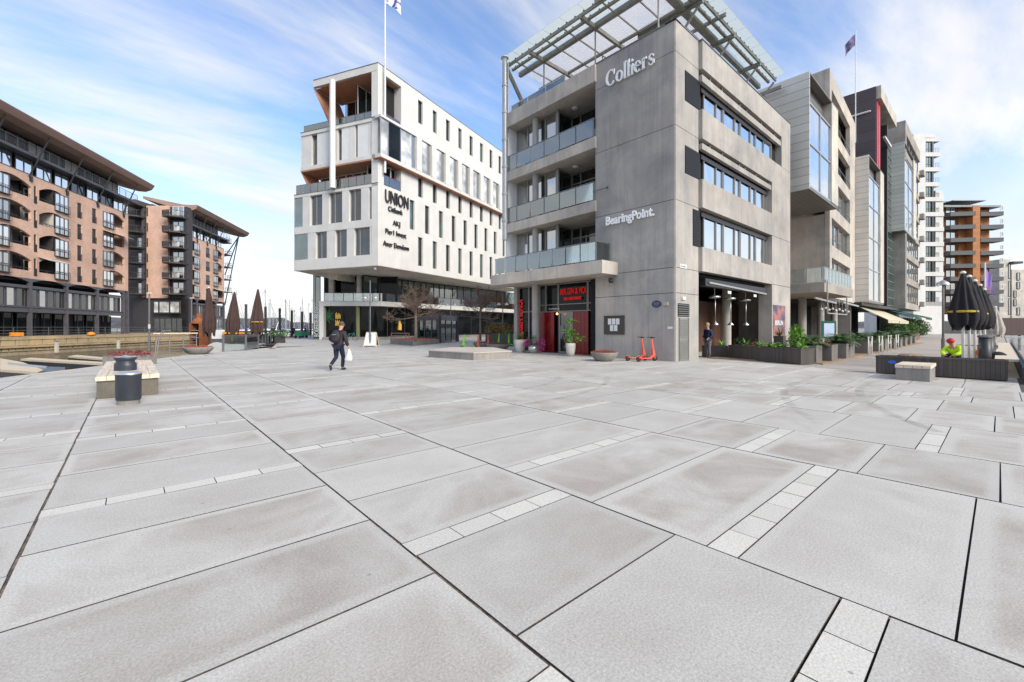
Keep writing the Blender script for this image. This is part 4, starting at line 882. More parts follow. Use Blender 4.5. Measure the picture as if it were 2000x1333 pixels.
awning([(60.5, 11.0, 4.2), (68, 11.0, 4.0), (68, 7.9, 2.35), (60.5, 7.9, 2.35)], cv, 'cream canvas awning nearest the camera over the planted terrace', 60)
awning([(68.4, 11.0, 4.0), (76, 11.0, 4.0), (76, 7.9, 2.3), (68.4, 7.9, 2.3)], cv, 'cream canvas awning just in front of the dark green awnings', 68)
awning([(77, 11.0, 4.2), (84.5, 11.0, 4.2), (84.5, 7.4, 2.9), (77, 7.4, 2.9)], gv, 'dark green canvas awning next to the cream awnings', 77)
awning([(85, 11.0, 4.2), (93, 11.0, 4.2), (93, 7.0, 3.0), (85, 7.0, 3.0)], gv, 'dark green canvas awning below the beige block, farthest of the row', 85)
# -- white tower far down the promenade
def plan(c, lat0, lat1, D, yaw=0.0): return Wall(CW(lat0, D), CW(lat1, D) - CW(lat0, D))
D5 = 100.0; L5 = lambda u: (u - 1000) / F * D5
B5 = thing('residential_tower', (*CW(L5(1800), D5), 0), 'slim white residential tower with stacked recessed balconies, left of the orange-brown one', 'tower')
W5 = Wall(CW(L5(1784), D5), CW(L5(1844), D5) - CW(L5(1784), D5)); s = W5.su
zt = ZV = lambda v, D: H + (YH - v) / F * D
Z5 = zt(262, D5); zb5 = zt(612, D5)
g = MB(); g.wb(W5, 0, s(1808), -1, Z5, -14, 0); g.wb(W5, s(1829), s(1844), 2, zt(372, D5), -14, -0.2); g.wb(W5, s(1808), s(1829), 2, Z5 - 3.2, -14, -1.6)
nf = 10; pit = (zt(267, D5) - zt(557, D5)) / 10.0
zf = [zt(590, D5) + 3.47 * k for k in range(12)]
g.wb(W5, s(1808), s(1844), -1, zf[0], -14, 0.0)
for k, z in enumerate(zf):
    if z < Z5: g.wb(W5, s(1808), s(1844) if z < zt(370, D5) else s(1836), z - 0.95, z, -2.2, 0.0)
g.wb(W5, s(1808), s(1828), Z5 - 1.0, Z5, -14, 0); g.build('wall', M_['white'], B5)
for z in zf[:-1]:
    if z + 2.4 > Z5: continue
    window(W5, s(1810), s(1821), z, z + 2.5, -0.3, B5, M_['glassg'], M_['dark'], [s(1816.5)], [z + 0.8], fw=0.14)
    g = MB(); g.wb(W5, s(1821.5), s(1824.5), z, z + 2.5, -0.6, -0.1); g.build('shutter', M_['dark'], B5)
    railing(W5, s(1824), s(1835), z, -0.1, B5, 1.0, 3, glass=False, m=M_['dark'])
    window(W5, s(1825), s(1834), z, z + 2.5, -1.4, B5, M_['glass'], M_['dark'], [s(1829)], fw=0.12, name='balcony_door')
g = MB(); W5b = Wall(CW(L5(1795), 84), CW(L5(1850), 84) - CW(L5(1795), 84)); g.wb(W5b, 0, 8.8, 0, 3.4, -0.3, 0); g.build('hoarding', linemat('brown_hoarding', (0.1, 0.065, 0.06), 0.3, True, 0.6, 0.1, 0.8), B5)
# -- orange-brown tower
D6 = 118.0; L6 = lambda u: (u - 1000) / F * D6
B6 = thing('residential_tower', (*CW(L6(1900), D6), 0), 'orange-brown timber-clad tower wrapped in dark grey balconies', 'tower')
W6 = Wall(CW(L6(1843), D6), CW(L6(1952), D6) - CW(L6(1843), D6)); s = W6.su
M_['orange'] = linemat('orange_cladding', (0.46, 0.18, 0.06), 0.45, False, 0.7, 0.06, 0.7, 0, 0.12); M_['brownc'] = linemat('brown_cladding', (0.36, 0.16, 0.07), 0.45, False, 0.7, 0.06, 0.7)
Z6 = zt(405, D6)
g = MB(); g.wb(W6, 0.2, s(1948), 5.5, Z6, -14, -2.0); g.build('wall', M_['brownc'], B6)
g = MB(); g.wb(W6, s(1898), s(1912), 3, Z6 + 0.3, -2.0, 0.3); g.build('stair_shaft', M_['orange'], B6)
g = MB(); g.wb(W6, s(1884), s(1898), 5, Z6 - 0.3, -2.0, -1.6); g.wb(W6, s(1926), s(1945), 5, Z6 - 0.3, -2.0, -1.6); g.build('orange_panel', M_['orange'], B6)
g = MB(); g.wb(W6, 0, s(1955), Z6, Z6 + 0.5, -12, 0.2); g.wb(W6, s(1858), s(1922), Z6 + 1.6, Z6 + 1.8, -8, 0.5); g.wb(W6, s(1840), s(1870), Z6 + 0.5, Z6 + 2.4, -10, -2.5); g.build('roof', M_['steel'], B6)
zf6 = [zt(600, D6) + 3.55 * k for k in range(8)]
for z in zf6:
    for a_, b_, sk in ((1856, 1899, 0), (1915, 1953, 0)):
        g = MB(); g.hexa([W6.P(s(a_), z, -1.9), W6.P(s(b_), z, -1.9), W6.P(s(b_), z, 0.9), W6.P(s(a_), z, 0.1)] + [W6.P(s(a_), z + 1.1, -1.9), W6.P(s(b_), z + 1.1, -1.9), W6.P(s(b_), z + 1.1, 0.95), W6.P(s(a_), z + 1.1, 0.1)])
        g.build('balcony', mat('grey_balcony', (0.11, 0.11, 0.11), 0.6) if 'grey_balcony' not in bpy.data.materials else bpy.data.materials['grey_balcony'], B6)
    window(W6, s(1860), s(1880), z + 1.3, z + 3.2, -1.9, B6, M_['glass'], M_['dark'], [s(1870)], fw=0.14)
    window(W6, s(1946), s(1952), z + 1.3, z + 2.6, 0.95, B6, M_['glass'], M_['whitep'], fw=0.14, name='glass_screen')
g = MB(); g.wb(W6, 0, s(1953), -1, 3, -14, -2.5); g.build('ground_floor', M_['glassd'], B6)
# -- beige building on slanted legs
D7 = 138.0; L7 = lambda u: (u - 1000) / F * D7
B7 = thing('residential_building', (*CW(L7(1975), D7), 0), 'cream residential building raised on slanted legs at the right edge of the view', 'apartment block')
W7 = Wall(CW(L7(1952), D7), CW(L7(2003), D7) - CW(L7(1952), D7)); s = W7.su; zq = zt(622, D7)
g = MB(); g.wb(W7, 0, s(1973), zq, zt(507, D7), -12, 0); g.build('wall', M_['cream'], B7); g = MB(); g.wb(W7, s(1977), s(2030), zq, zt(527, D7), -12, -0.1); g.wb(W7, s(1973), s(1977), zq, zt(515, D7), -12, -0.8); g.build('wall', M_['cream'], B7)
g = MB(); g.wb(W7, s(1971), s(1990), zt(516, D7), zt(512, D7), -4, 1.2); g.build('roof_canopy', M_['dark'], B7)
for u0, u1, v0, v1 in ((1969, 1974, 515, 545), (1969, 1974, 549, 580), (1969, 1974, 583, 615), (1986, 1992, 533, 548), (1986, 1992, 551, 565), (1980, 1985, 568, 582), (1980, 1985, 584, 598), (1986, 1992, 601, 616)):
    window(W7, s(u0), s(u1), zt(v1, D7), zt(v0, D7), 0.03, B7, M_['glass'], M_['dark'], fw=0.15)
for a_, b_ in (((1975, 655), (1989, 624)), ((1991, 657), (1991, 622))):
    g = MB(); g.bar(W7.P(s(a_[0]), zt(a_[1], D7), 0), W7.P(s(b_[0]), zt(b_[1], D7), -0.5), 0.6); g.build('leg', M_['dark'], B7)
B8 = thing('office_building', (*CW(L7(1950) * 1.25, D7 * 1.25), 0), 'low white building with ribbon windows, seen under the cream one on slanted legs', 'office building')
W8 = Wall(CW(L7(1900) * 1.2, D7 * 1.2), CW(L7(2060), D7) - CW(L7(1900), D7)); g = MB(); g.wb(W8, 0, 34, -1, 4.2, -12, 0); g.build('wall', M_['whitep'], B8)
for z in (0.6, 2.9): window(W8, 0.5, 33, z - 0.4, z + 0.6, 0.03, B8, M_['glassb'], M_['frame'], [2.0 * k for k in range(1, 16)], fw=0.15, name='ribbon_window')
W8b = Wall(CW(L7(2000), D7 * 1.1), CW(L7(2060), D7) - CW(L7(2000), D7)); B9 = thing('office_building', W8b.P(0, 0, 0), 'grey glazed office building cut off by the right edge of the view', 'office building'); g = MB(); g.wb(W8b, 0, 10, 0, 13, -10, 0); g.build('wall', M_['greyr'], B9)
for z in range(6): window(W8b, 0.3, 9.5, 1 + z * 2, 2.4 + z * 2, 0.03, B9, M_['glass'], M_['frame'], [2, 4, 6, 8], fw=0.12)
# ------------------------------------------------------------------ white stone office building with the round pillars
UC = CW((738 - 1000) / F * 48.0, 48.0)
def cdir(deg): return FW * cos(R(deg)) + RT * sin(R(deg))
UL = Wall(UC, cdir(-68.4)); UR = Wall(UC, cdir(28.4))
if UL.n.dot(FW) > 0: UL = Wall(UC, cdir(-68.4), True)
if UR.n.dot(RT) < 0: UR = Wall(UC, cdir(28.4), True)
Ub = thing('office_building', (*UC, 0), 'white stone-clad office building with cantilevered floors, wooden soffits and tall round pillars', 'office building')
l_ = UL.su; r_ = UR.su
LE, RE = l_(574), 38.0
def vol(a, b, z0, z1, inset=0.0):   # full-plan slab of the building between two heights
    c = UC - UL.d.to_2d() * 0 ; p0 = UL.P(inset * 0, 0, -inset).xy
    A = UL.P(inset, 0, -inset); Bp = UL.P(a, 0, -inset); Cq = UR.P(b, 0, -inset)
    D = UR.P(b, 0, -14); E_ = UL.P(a, 0, -14)
    return A, Bp, Cq, D, E_
def openwall(mb, W, s0, s1, z0, z1, ops, dpt=0.35, off=0.0, m=0):
    xs = sorted({s0, s1, *[o[0] for o in ops], *[o[1] for o in ops]}); zs = sorted({z0, z1, *[o[2] for o in ops], *[o[3] for o in ops]})
    for i in range(len(xs) - 1):
        for j in range(len(zs) - 1):
            cx, cz = (xs[i] + xs[i + 1]) / 2, (zs[j] + zs[j + 1]) / 2
            if any(o[0] < cx < o[1] and o[2] < cz < o[3] for o in ops): continue
            mb.wq(W, xs[i], xs[i + 1], zs[j], zs[j + 1], off, m)
    for a, b, c, d in ops:
        for p, q, r, t in ((a, a, c, d), (b, b, c, d)):
            mb.poly([W.P(p, c, off), W.P(p, d, off), W.P(p, d, off - dpt), W.P(p, c, off - dpt)], m)
        mb.poly([W.P(a, c, off), W.P(b, c, off), W.P(b, c, off - dpt), W.P(a, c, off - dpt)], m)
        mb.poly([W.P(a, d, off), W.P(b, d, off), W.P(b, d, off - dpt), W.P(a, d, off - dpt)], m)
ZB, ZG, ZA, ZR, ZT = 8.5, 17.7, 20.5, 25.1, 31.05
# right face: main wall with staggered slot windows
ops = []; wins = []
for z0, z1, st, n in ((9.3, 12.9, 7.15, 11), (13.6, 17.2, 5.6, 11), (17.95, 20.5, 7.15, 11), (27.2, 30.1, 7.15, 11)):
    for k in range(n):
        s0 = st + 2.86 * k - 0.42
        if s0 + 0.9 < RE: ops.append((s0, s0 + 0.86, z0, z1)); wins.append(ops[-1])
g = MB(); t3 = 3.7
openwall(g, UR, 0.9, RE, ZB, ZG, [o for o in ops if o[3] < ZG])
openwall(g, UR, t3, RE, ZG, ZA, [o for o in ops if ZG < o[2] < ZA], 0.35)
openwall(g, UR, t3, RE, ZA, ZR + 0.0, [])
openwall(g, UR, t3, RE, ZR, ZT, [o for o in ops if o[2] > ZR])
g.wb(UR, 0, t3, ZT - 0.85, ZT, -0.5, 0.0)
g.wb(UR, 0.0, 0.0, 0, 0, 0, 0)
g.wb(UR, t3 + 0.001, t3 + 0.25, ZR, ZT - 0.86, -6, -0.01); g.wb(UR, t3 + 0.001, t3 + 0.25, ZG, ZA, -6, -0.01)
g.build('wall', M_['white'], Ub); g = MB(); g.wb(UR, RE - 0.3, RE - 0.01, ZB, ZT - 0.01, -14, -0.02)
g.build('end_wall', M_['white'], Ub); g = MB()
# left face: frames of the two cantilevered boxes
g.wb(UL, 0.0, LE, ZG - 0.35, ZG, -9, 0.0); g.wb(UL, 0.86, LE, ZB, ZB + 1.25, -13, 0.0); g.wb(UL, 0.86, LE, 12.9, 13.75, -0.3, 0.001); g.build('floor_frame', M_['white'], Ub); g = MB()
sA = l_(587); g.wb(UL, 0.0, sA, ZR - 0.4, ZR, -9, 0.0); g.wb(UL, 0.0, sA, ZA, ZA + 0.45, -9, 0.0)
g.build('floor_frame', M_['white'], Ub); g = MB(); sR = l_(612); g.wb(UL, -0.0, sR, ZT - 0.8, ZT, -0.4, 0.0)
pl5 = lambda z0, z1, rr, ll, ob, k=0.02: [q_.xy for q_ in (UL.P(ll, 0, -k), UR.P(0.0, 0, -k), UR.P(rr, 0, -k), UR.P(rr, 0, -ob), UL.P(ll, 0, -ob))]
g.prism(pl5(0, 0, RE - 0.02, sR - 0.02, 11), ZT - 0.3, ZT - 0.02)
g.build('roof_frame', M_['white'], Ub)
# dark coping lines
g = MB(); g.wb(UL, -0.02, sR, ZT, ZT + 0.06, -0.4, 0.04); g.wb(UR, -0.02, RE, ZT + 0.001, ZT + 0.061, -0.4, 0.04); g.wb(UL, -0.02, sA, ZR, ZR + 0.05, -0.3, 0.04); g.wb(UL, -0.02, LE, ZG, ZG + 0.05, -0.3, 0.04)
g.build('coping', M_['steel'], Ub)
for a, b, z0, z1 in wins:
    window(UR, a, b, z0, z1, -0.3, Ub, M_['glassg'] if rnd.random() < 0.4 else M_['glassd'], M_['dark'], trans=[z0 + (z1 - z0) * rnd.uniform(0.4, 0.6)] if rnd.random() < 0.25 else [], fw=0.06, name='slot_window')
# projecting glass band on the right face (box A)
g = MB(); g.wb(UR, -0.3, RE, ZA - 0.1, ZA + 0.3, -0.1, 0.75); g.wb(UR, -0.3, RE, ZR - 0.28, ZR, -0.1, 0.75)
for k in range(11):
    s0 = 5.6 + 2.86 * k; g.wb(UR, s0, s0 + 0.95, ZA + 0.3, ZR - 0.28, 0.35, 0.78); g.wb(UR, s0 - 0.12, s0 - 0.02, ZA + 0.3, ZR - 0.28, 0.3, 0.9)
g.build('band_panel', M_['white'], Ub)
for k in range(11):
    s0 = 3.7 + 2.86 * k - (1.0 if k == 0 else 0); e = 5.45 + 2.86 * k
    if k == 0: window(UR, -0.25, 0.9, ZA + 0.3, ZR - 0.3, 0.6, Ub, M_['pane'], M_['alu'], fw=0.05, name='band_window'); window(UR, 0.95, 2.9, ZA + 0.3, ZR - 0.3, 0.6, Ub, M_['glassk'], M_['alu'], fw=0.05, name='band_window')
    window(UR, s0 if k else 2.95, e - 0.62, ZA + 0.3, ZR - 0.3, 0.6, Ub, M_['pane'], M_['alu'], fw=0.05, name='band_window')
    window(UR, e - 0.6, e, ZA + 0.3, ZR - 0.3, 0.55, Ub, M_['glass'], M_['alu'], fw=0.04, name='band_window')
# wooden soffits
g = MB(); g.wb(UR, -0.3, RE, ZA - 0.16, ZA - 0.101, -0.5, 0.74); g.wb(UL, 0.0, sA, ZA - 0.16, ZA - 0.002, -7, -0.02); g.wb(UR, 0.0, t3, ZA - 0.161, ZA - 0.103, -7, -0.5)
g.prism(pl5(0, 0, t3, sR - 0.1, 4.5, 0.4), ZT - 0.9, ZT - 0.86)
g.build('soffit', M_['wood'], Ub)
q = [UL.P(sR - 0.02, ZT - 0.85, -0.03), UL.P(sR - 0.02, ZT - 0.85, -4.25), UL.P(l_(642), ZR + 0.02, -4.25), UL.P(l_(642), ZR + 0.02, -0.45)]
g = MB(); g.extr(q, UL.d.to_3d() * 0.08); g.build('soffit_side', M_['wood'], Ub)
q = [UL.P(LE - 0.6, ZA - 0.03, -0.03), UL.P(LE - 0.6, ZA - 0.03, -7), UL.P(LE - 3.2, ZG + 0.05, -7), UL.P(LE - 3.2, ZG + 0.05, -2.2)]
q = [UL.P(sA - 0.05, ZA - 0.02, -0.03), UL.P(sA - 0.05, ZA - 0.02, -2.7), UL.P(l_(599), ZG + 0.05, -2.7), UL.P(l_(599), ZG + 0.05, -0.8)]
g = MB(); g.extr(q, UL.d.to_3d() * 0.08); g.build('soffit_side', M_['wood'], Ub)
# box B windows (two rows) and box A windows on the left face
def lrow(us, z0, z1, off=-0.35):
    for (u0, u1, u2, u3) in us:      # white fin, narrow dark pane, wide pane
        g = MB(); g.wb(UL, l_(u0), l_(u1), z0, z1, -0.6, -0.02); g.build('fin', M_['white'], Ub)
        window(UL, l_(u1) - 0.03, l_(u3) + 0.02, z0, z1, off, Ub, M_['glassd'], M_['alu'], [l_(u2)], fw=0.07)
window(UL, LE - 0.02, l_(591), 13.75, ZG - 0.35, -0.1, Ub, M_['glassg'], M_['alu'], fw=0.05); window(UL, LE - 0.02, l_(601), ZB + 1.25, 12.9, -0.1, Ub, M_['glassg'], M_['alu'], fw=0.05)
lrow([(591, 605, 615, 629), (629, 642, 651, 668), (668, 681, 690, 705), (705, 720, 723, 729)], 13.75, ZG - 0.35)
lrow([(601, 616, 625, 638), (638, 654, 662, 677), (677, 691, 700, 722), (722, 725, 727, 729)], ZB + 1.25, 12.9)
for u0, u1, u2, u3 in ((587, 607, 618, 623), (642, 658, 666, 680), (680, 692, 697, 718), (718, 725, 727, 729)):
    g = MB(); g.wb(UL, l_(u0) - 0.02, l_(u1), ZA + 0.45, ZR - 0.4, -0.4, -0.1); g.build('fin', M_['white'], Ub)
    window(UL, l_(u1), l_(u2), ZA + 0.45, ZR - 0.4, -0.5, Ub, M_['glassd'], M_['alu'], fw=0.06)
    if u3 > u2 + 1:
        g = MB(); g.wb(UL, l_(u2), l_(u3), ZA + 0.45, ZR - 0.4, -0.4, -0.12); g.build('blind', M_['whitep'], Ub)
g = MB(); g.wb(UL, l_(623), l_(642), ZA + 0.45, ZR - 0.4, -0.4, -0.12); g.build('blind', M_['whitep'], Ub)
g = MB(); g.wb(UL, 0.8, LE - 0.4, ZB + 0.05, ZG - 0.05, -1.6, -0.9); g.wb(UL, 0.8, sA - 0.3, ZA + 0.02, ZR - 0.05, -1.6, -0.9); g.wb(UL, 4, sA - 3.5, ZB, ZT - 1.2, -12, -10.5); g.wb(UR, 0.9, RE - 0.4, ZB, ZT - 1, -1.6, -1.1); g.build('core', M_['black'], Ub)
# terraces: glass walls set back, balustrades
window(UL, 0.2, sR - 1.3, ZR + 0.02, ZT - 0.92, -4.2, Ub, M_['glassd'], M_['whitep'], [l_(u, -4.2) for u in (655, 676, 695, 712)], fw=0.09, name='glass_wall')
g = MB(); g.wb(UL, l_(655, -4.1), l_(646, -4.1), ZR + 0.05, ZR + 2.4, -4.0, -3.9); g.wb(UL, l_(700, -3.4), l_(655, -3.4), ZR + 0.05, ZR + 1.0, -3.5, -3.4); g.build('terrace_wall', M_['whitep'], Ub)
window(UR, 0.9, t3, ZR + 0.02, ZT - 0.92, -4.2, Ub, M_['glassd'], M_['whitep'], [2.2], fw=0.09, name='glass_wall')
window(UL, 0.2, sA - 0.6, ZG + 0.06, ZA - 0.17, -2.6, Ub, M_['glassg'], M_['whitep'], [l_(u, -2.6) for u in (645, 660, 676, 690, 707, 718)], fw=0.1, name='glass_wall')
window(UR, 0.9, t3, ZG + 0.06, ZA - 0.17, -2.6, Ub, M_['glassg'], M_['whitep'], [2.2], fw=0.1, name='glass_wall')
railing(UL, 0.86, LE - 0.1, ZG + 0.05, -0.25, Ub, 1.15, 10, m=M_['coral'] if False else mat('red_handrail', (0.25, 0.04, 0.05), 0.5)); rh = bpy.data.materials['red_handrail']
railing(UR, 0.9, t3, ZG + 0.02, -0.1, Ub, 1.15, 3, m=rh)
railing(UL, 0.86, sA - 0.1, ZR + 0.05, -0.4, Ub, 0.9, 8, m=M_['steel']); railing(UR, 0.9, t3, ZR + 0.02, -0.2, Ub, 0.9, 3, m=rh)
# pillars: white corner pillar is part of the wall; the tall round one rises in front of the left face
q = UL.P(l_(649.5, 0.35), 0, 0.35); g = MB(); g.tube([(q.x, q.y, ZG), (q.x, q.y, ZT - 0.86)], 0.33, 20, cap=False); g.build('round_pillar', M_['whitep'], Ub, smooth=True)
g = MB(); g.wb(UL, 0.001, 0.86, ZB, ZT - 0.851, -0.7, 0.0); g.wb(UR, 0.002, 0.9, ZB + 0.001, ZT - 0.852, -0.5, 0.003); g.build('corner_pillar', M_['white'], Ub)
# overhanging underside, mezzanine glass, slab and ground floor
g = MB(); g.prism(pl5(0, 0, RE - 0.1, LE - 0.02, 13), ZB - 0.05, ZB - 0.003)
g.hexa([UL.P(LE - 0.02, ZB, -0.02), UL.P(LE - 3.0, ZB - 0.9, -4), UL.P(LE - 3.0, ZB - 0.9, -12), UL.P(LE - 0.02, ZB, -12), UL.P(LE, ZB + 0.3, -0.02), UL.P(LE - 2.9, ZB + 0.3, -4), UL.P(LE - 2.9, ZB + 0.3, -12), UL.P(LE, ZB + 0.3, -12)])
g.build('underside', M_['cream'], Ub)
FO = -4.2   # glass line behind the overhang on the left face
G0 = V(CW((609 - 1000) / F * 55.5, 55.5)); G1 = V(CW((745 - 1000) / F * 55.8, 55.8)); G2 = V(CW((1012 - 1000) / F * 83.0, 83.0)); G2 = G2 + (G2 - G1).normalized() * 6
GL = Wall(G0, G1 - G0, False); GL = GL if GL.n.dot(FW) < 0 else Wall(G0, G1 - G0, True)
GR = Wall(G1, G2 - G1); GR = GR if GR.n.dot(RT) > 0 else Wall(G1, G2 - G1, True)
gl = GL.su; gr = GR.su; LL = (G1 - G0).length; LR = (G2 - G1).length
g = MB(); g.wb(GL, gl(623.5), LL, 4.35, 4.95, -3, 0.0); g.wb(GL, gl(623.5), gl(632), 0, 4.35, -0.9, -0.001); g.wb(GR, 0, LR, 4.33, 4.96, -3, 0.0); g.build('floor_band', M_['white'], Ub)
window(GL, 0.02, gl(624) - 0.02, 0.02, ZB - 0.06, -0.4, Ub, M_['glassg'], M_['steel'], [gl(616, -0.4)], [4.4], fw=0.08, name='glass_wall')
window(GL, gl(625), LL + 1.5, 4.96, ZB - 0.06, -2.6, Ub, M_['glassk'], M_['dark'], [gl(u, -2.6) for u in (634, 650, 675, 697, 723, 742)], fw=0.1, name='glass_wall')
window(GR, -1.0, LR, 4.97, ZB - 0.06, -2.4, Ub, M_['glassg'], M_['dark'], [gr(u, -2.4) for u in (776, 785, 797, 808, 822, 832, 847, 858, 868, 884, 893, 905, 920, 935, 950, 970, 985)], fw=0.12, name='glass_wall')
railing(GL, gl(630), LL, 4.95, -0.5, Ub, 1.1, 6, m=rh); railing(GR, 0, LR, 4.96, -0.5, Ub, 1.1, 16, m=rh)
for u in (647.5, 702):
    q = GL.P(gl(u, -1.4), 0, -1.4); g = MB(); g.tube([(q.x, q.y, 4.96), (q.x, q.y, ZB - 0.05)], 0.36, 20, cap=False); g.build('round_pillar', M_['cream'], Ub, smooth=True)
q = GL.P(gl(700, -3.2), 0, -3.2); 
window(GL, gl(632), LL + 0.6, 0.3, 4.34, -0.8, Ub, M_['glassk'], M_['dark'], [gl(u, -0.8) for u in (668, 692, 720)], fw=0.07, name='shop_window')
g = MB(); q = GL.P(gl(699, -0.6), 0, -0.6); g.tube([(q.x, q.y, 0.3), (q.x, q.y, 4.33)], 0.26, 16, cap=False); g.build('inner_column', mat('olive_column', (0.2, 0.21, 0.1), 0.7), Ub, smooth=True)
window(GR, -0.3, LR, 0.3, 4.32, -1.9, Ub, M_['glassk'], M_['dark'], [gr(u, -1.9) for u in (765, 790, 812, 838, 862, 890, 920, 950, 980)], fw=0.1, name='shop_window')
g = MB(); g.wb(GL, gl(632), LL + 2.5, 0.0, 0.32, -1.2, 0.5); g.wb(GR, -1.4, LR, 0.0, 0.3, -2.4, 0.3); g.build('plinth', M_['stone'], Ub)
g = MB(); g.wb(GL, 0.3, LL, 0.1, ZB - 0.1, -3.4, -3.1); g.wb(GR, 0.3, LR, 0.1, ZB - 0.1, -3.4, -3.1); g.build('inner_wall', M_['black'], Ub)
yel = emat('yellow_sign', (0.7, 0.42, 0.06), 0.12)
g = MB(); w6 = (gl(662) - gl(651)) / 6
for z, hs in ((2.7, (0.7, 0.85, 0.6, 0.75, 0.7, 0.55)), (1.8, (0.75, 0.6, 0.8, 0.6, 0.7, 0.5))):
    for i, h_ in enumerate(hs): g.wb(GL, gl(651) + w6 * i, gl(651) + w6 * (i + 0.6), z, z + h_, -0.74, -0.71)
    g.wb(GL, gl(651), gl(651) + w6 * 5.6, z + 0.3, z + 0.38, -0.739, -0.712)
g.build('window_sign', yel, Ub)
g = MB(); g.tube([GR.P(gr(780, -1.85), 1.2, -1.8), GR.P(gr(780.5, -1.85), 1.9, -1.8), GR.P(gr(779.5, -1.85), 2.5, -1.8)], [0.3, 0.26, 0.1], 8); g.build('window_sign', yel, Ub)
grn = mat('green_wall_print', (0.02, 0.1, 0.03), 0.7, var=0.5, scale=2); g = MB()
for i in range(26):
    a_ = 2 * pi * i / 26 + 0.1; rr_ = 0.5 + 0.3 * (i % 3); c0 = (gl(640, -0.7), 3.1); w2 = 0.12
    g.poly([GL.P(c0[0] + x, c0[1] + z, -0.75 + 0.001 * i) for x, z in ((0, 0), (cos(a_ - w2) * rr_ * 0.7, sin(a_ - w2) * rr_ * 0.7), (cos(a_) * rr_, sin(a_) * rr_), (cos(a_ + w2) * rr_ * 0.7, sin(a_ + w2) * rr_ * 0.7))])
g.build('window_plant', grn, Ub)
wl_ = mat('silver_letters', (0.5, 0.52, 0.5), 0.4)
text_on(GL, 'BOLETTE BRYGGE', gl(622, -0.1), 0.35, 0.9, wl_, 'sign_lettering', Ub, 1, -0.32, 0.05, 0.008, width=4.4, vertical=True)
# company names on the right face
text_on(UR, 'UNION', UR.su(750), UR.zu(773, 402), 2.05, M_['dark'], 'sign_lettering', Ub, 1, 0.06, 0.16, 0.0, width=UR.su(796) - UR.su(750))
for t_, u0, u1, v, sz in (('Citibank', 756.5, 785, 412.5, 0.82), ('AKJ', 766, 780, 438, 0.82), ('Pier1 Invest', 751, 792, 457, 0.82), ('Axer Eiendom', 747, 797, 481, 0.82)):
    text_on(UR, t_, UR.su(u0), UR.zu((u0 + u1) / 2, v + 4), sz, M_['dark'], 'sign_lettering', Ub, 1, 0.06, 0.12, 0.0, width=UR.su(u1) - UR.su(u0))
g = MB(); q = UL.P(0.6, ZB - 0.3, -0.3); g.ball(q, 0.17); g.bar(q, q + V((0, 0, 0.3)), 0.06); g.build('security_camera', M_['whitep'], Ub)
# flagpole on the roof corner with its flag
q = UL.P(-0.1, 0, 0.3) + UR.d.to_3d() * 0.7
fp = thing('flagpole', (q.x, q.y, 19.0), 'tall white flagpole fixed to the corner of the white office building, flying a white flag', 'flagpole')
q2 = UR.P(UR.su(752, 0.4), 0, 0.4)
g = MB(); g.tube([(q2.x, q2.y, UR.zu(752, 338, 0.4)), (q2.x, q2.y, 43.5)], [0.13, 0.07], 10); g.build('pole', M_['whitep'], fp)
def flag(parent, base, w_, h_, m, seed, droop=0.35, dirv=None):
    g = MB(); n = 10; dv = dirv or RT.to_3d(); 
    P_ = [[V(base) + dv * (w_ * i / n) + V((0, 0, -h_ * j / 5 - droop * w_ * (i / n) ** 1.3)) + FW.to_3d() * (0.18 * sin(i * 1.1 + seed + j * 0.4) * i / n) for i in range(n + 1)] for j in range(6)]
    for j in range(5):
        for i in range(n): g.poly([P_[j][i], P_[j + 1][i], P_[j + 1][i + 1], P_[j][i + 1]])
    return g.build('flag', m, parent, smooth=True)
m, Nn, Ll, bb = newmat('white_blue_flag'); t_ = Nn.new('ShaderNodeTexCoord'); n_ = nd(Nn, 'ShaderNodeTexNoise', Scale=1.6, Detail=1); Ll.new(t_.outputs['Object'], n_.inputs['Vector'])
Ll.new(mixc(Nn, Ll, mrange(Nn, Ll, n_.outputs['Fac'], 0.52, 0.56, 0, 1), (0.75, 0.75, 0.78), (0.08, 0.08, 0.3)), bb.inputs['Base Color'])
flag(fp, (q2.x, q2.y, 39.5), 1.75, 1.5, m, 1, 0.7)
# ------------------------------------------------------------------ brick apartment blocks across the basin (far quay is 0.5 m higher)
M_['brick'] = brickmat('orange_brick', (0.74, 0.48, 0.36), (0.62, 0.38, 0.275), (0.6, 0.48, 0.39))
M_['steeld'] = mat('violet_grey_steel', (0.1, 0.094, 0.105), 0.45, 0.2, var=0.2)
M_['roofm'] = linemat('brown_roof_boards', (0.36, 0.23, 0.18), 0.25, False, 0.7, 0.1, 0.6)
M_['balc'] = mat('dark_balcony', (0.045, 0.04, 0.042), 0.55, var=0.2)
QZ = 0.5
M_['plant'] = mat('balcony_green', (0.08, 0.15, 0.04), 0.8, var=0.5, scale=4)
def leaves(mb, c, R_, n, size, rg, sq=(1, 1, 1), m=0, inner=0.35):
    for _ in range(n):
        d = V((rg.gauss(0, 1), rg.gauss(0, 1), rg.gauss(0, 1))).normalized() * (inner + (1 - inner) * rg.random() ** 0.5)
        p = V(c) + V((d.x * R_ * sq[0], d.y * R_ * sq[1], d.z * R_ * sq[2])); a = V((rg.gauss(0, 1), rg.gauss(0, 1), rg.gauss(0, 1))).normalized(); b = a.cross(V((0.3, 0.2, 1))).normalized(); s_ = size * rg.uniform(0.6, 1.3)
        mb.poly([p - a * s_, p + b * s_ * 0.35, p + a * s_, p - b * s_ * 0.35], m)
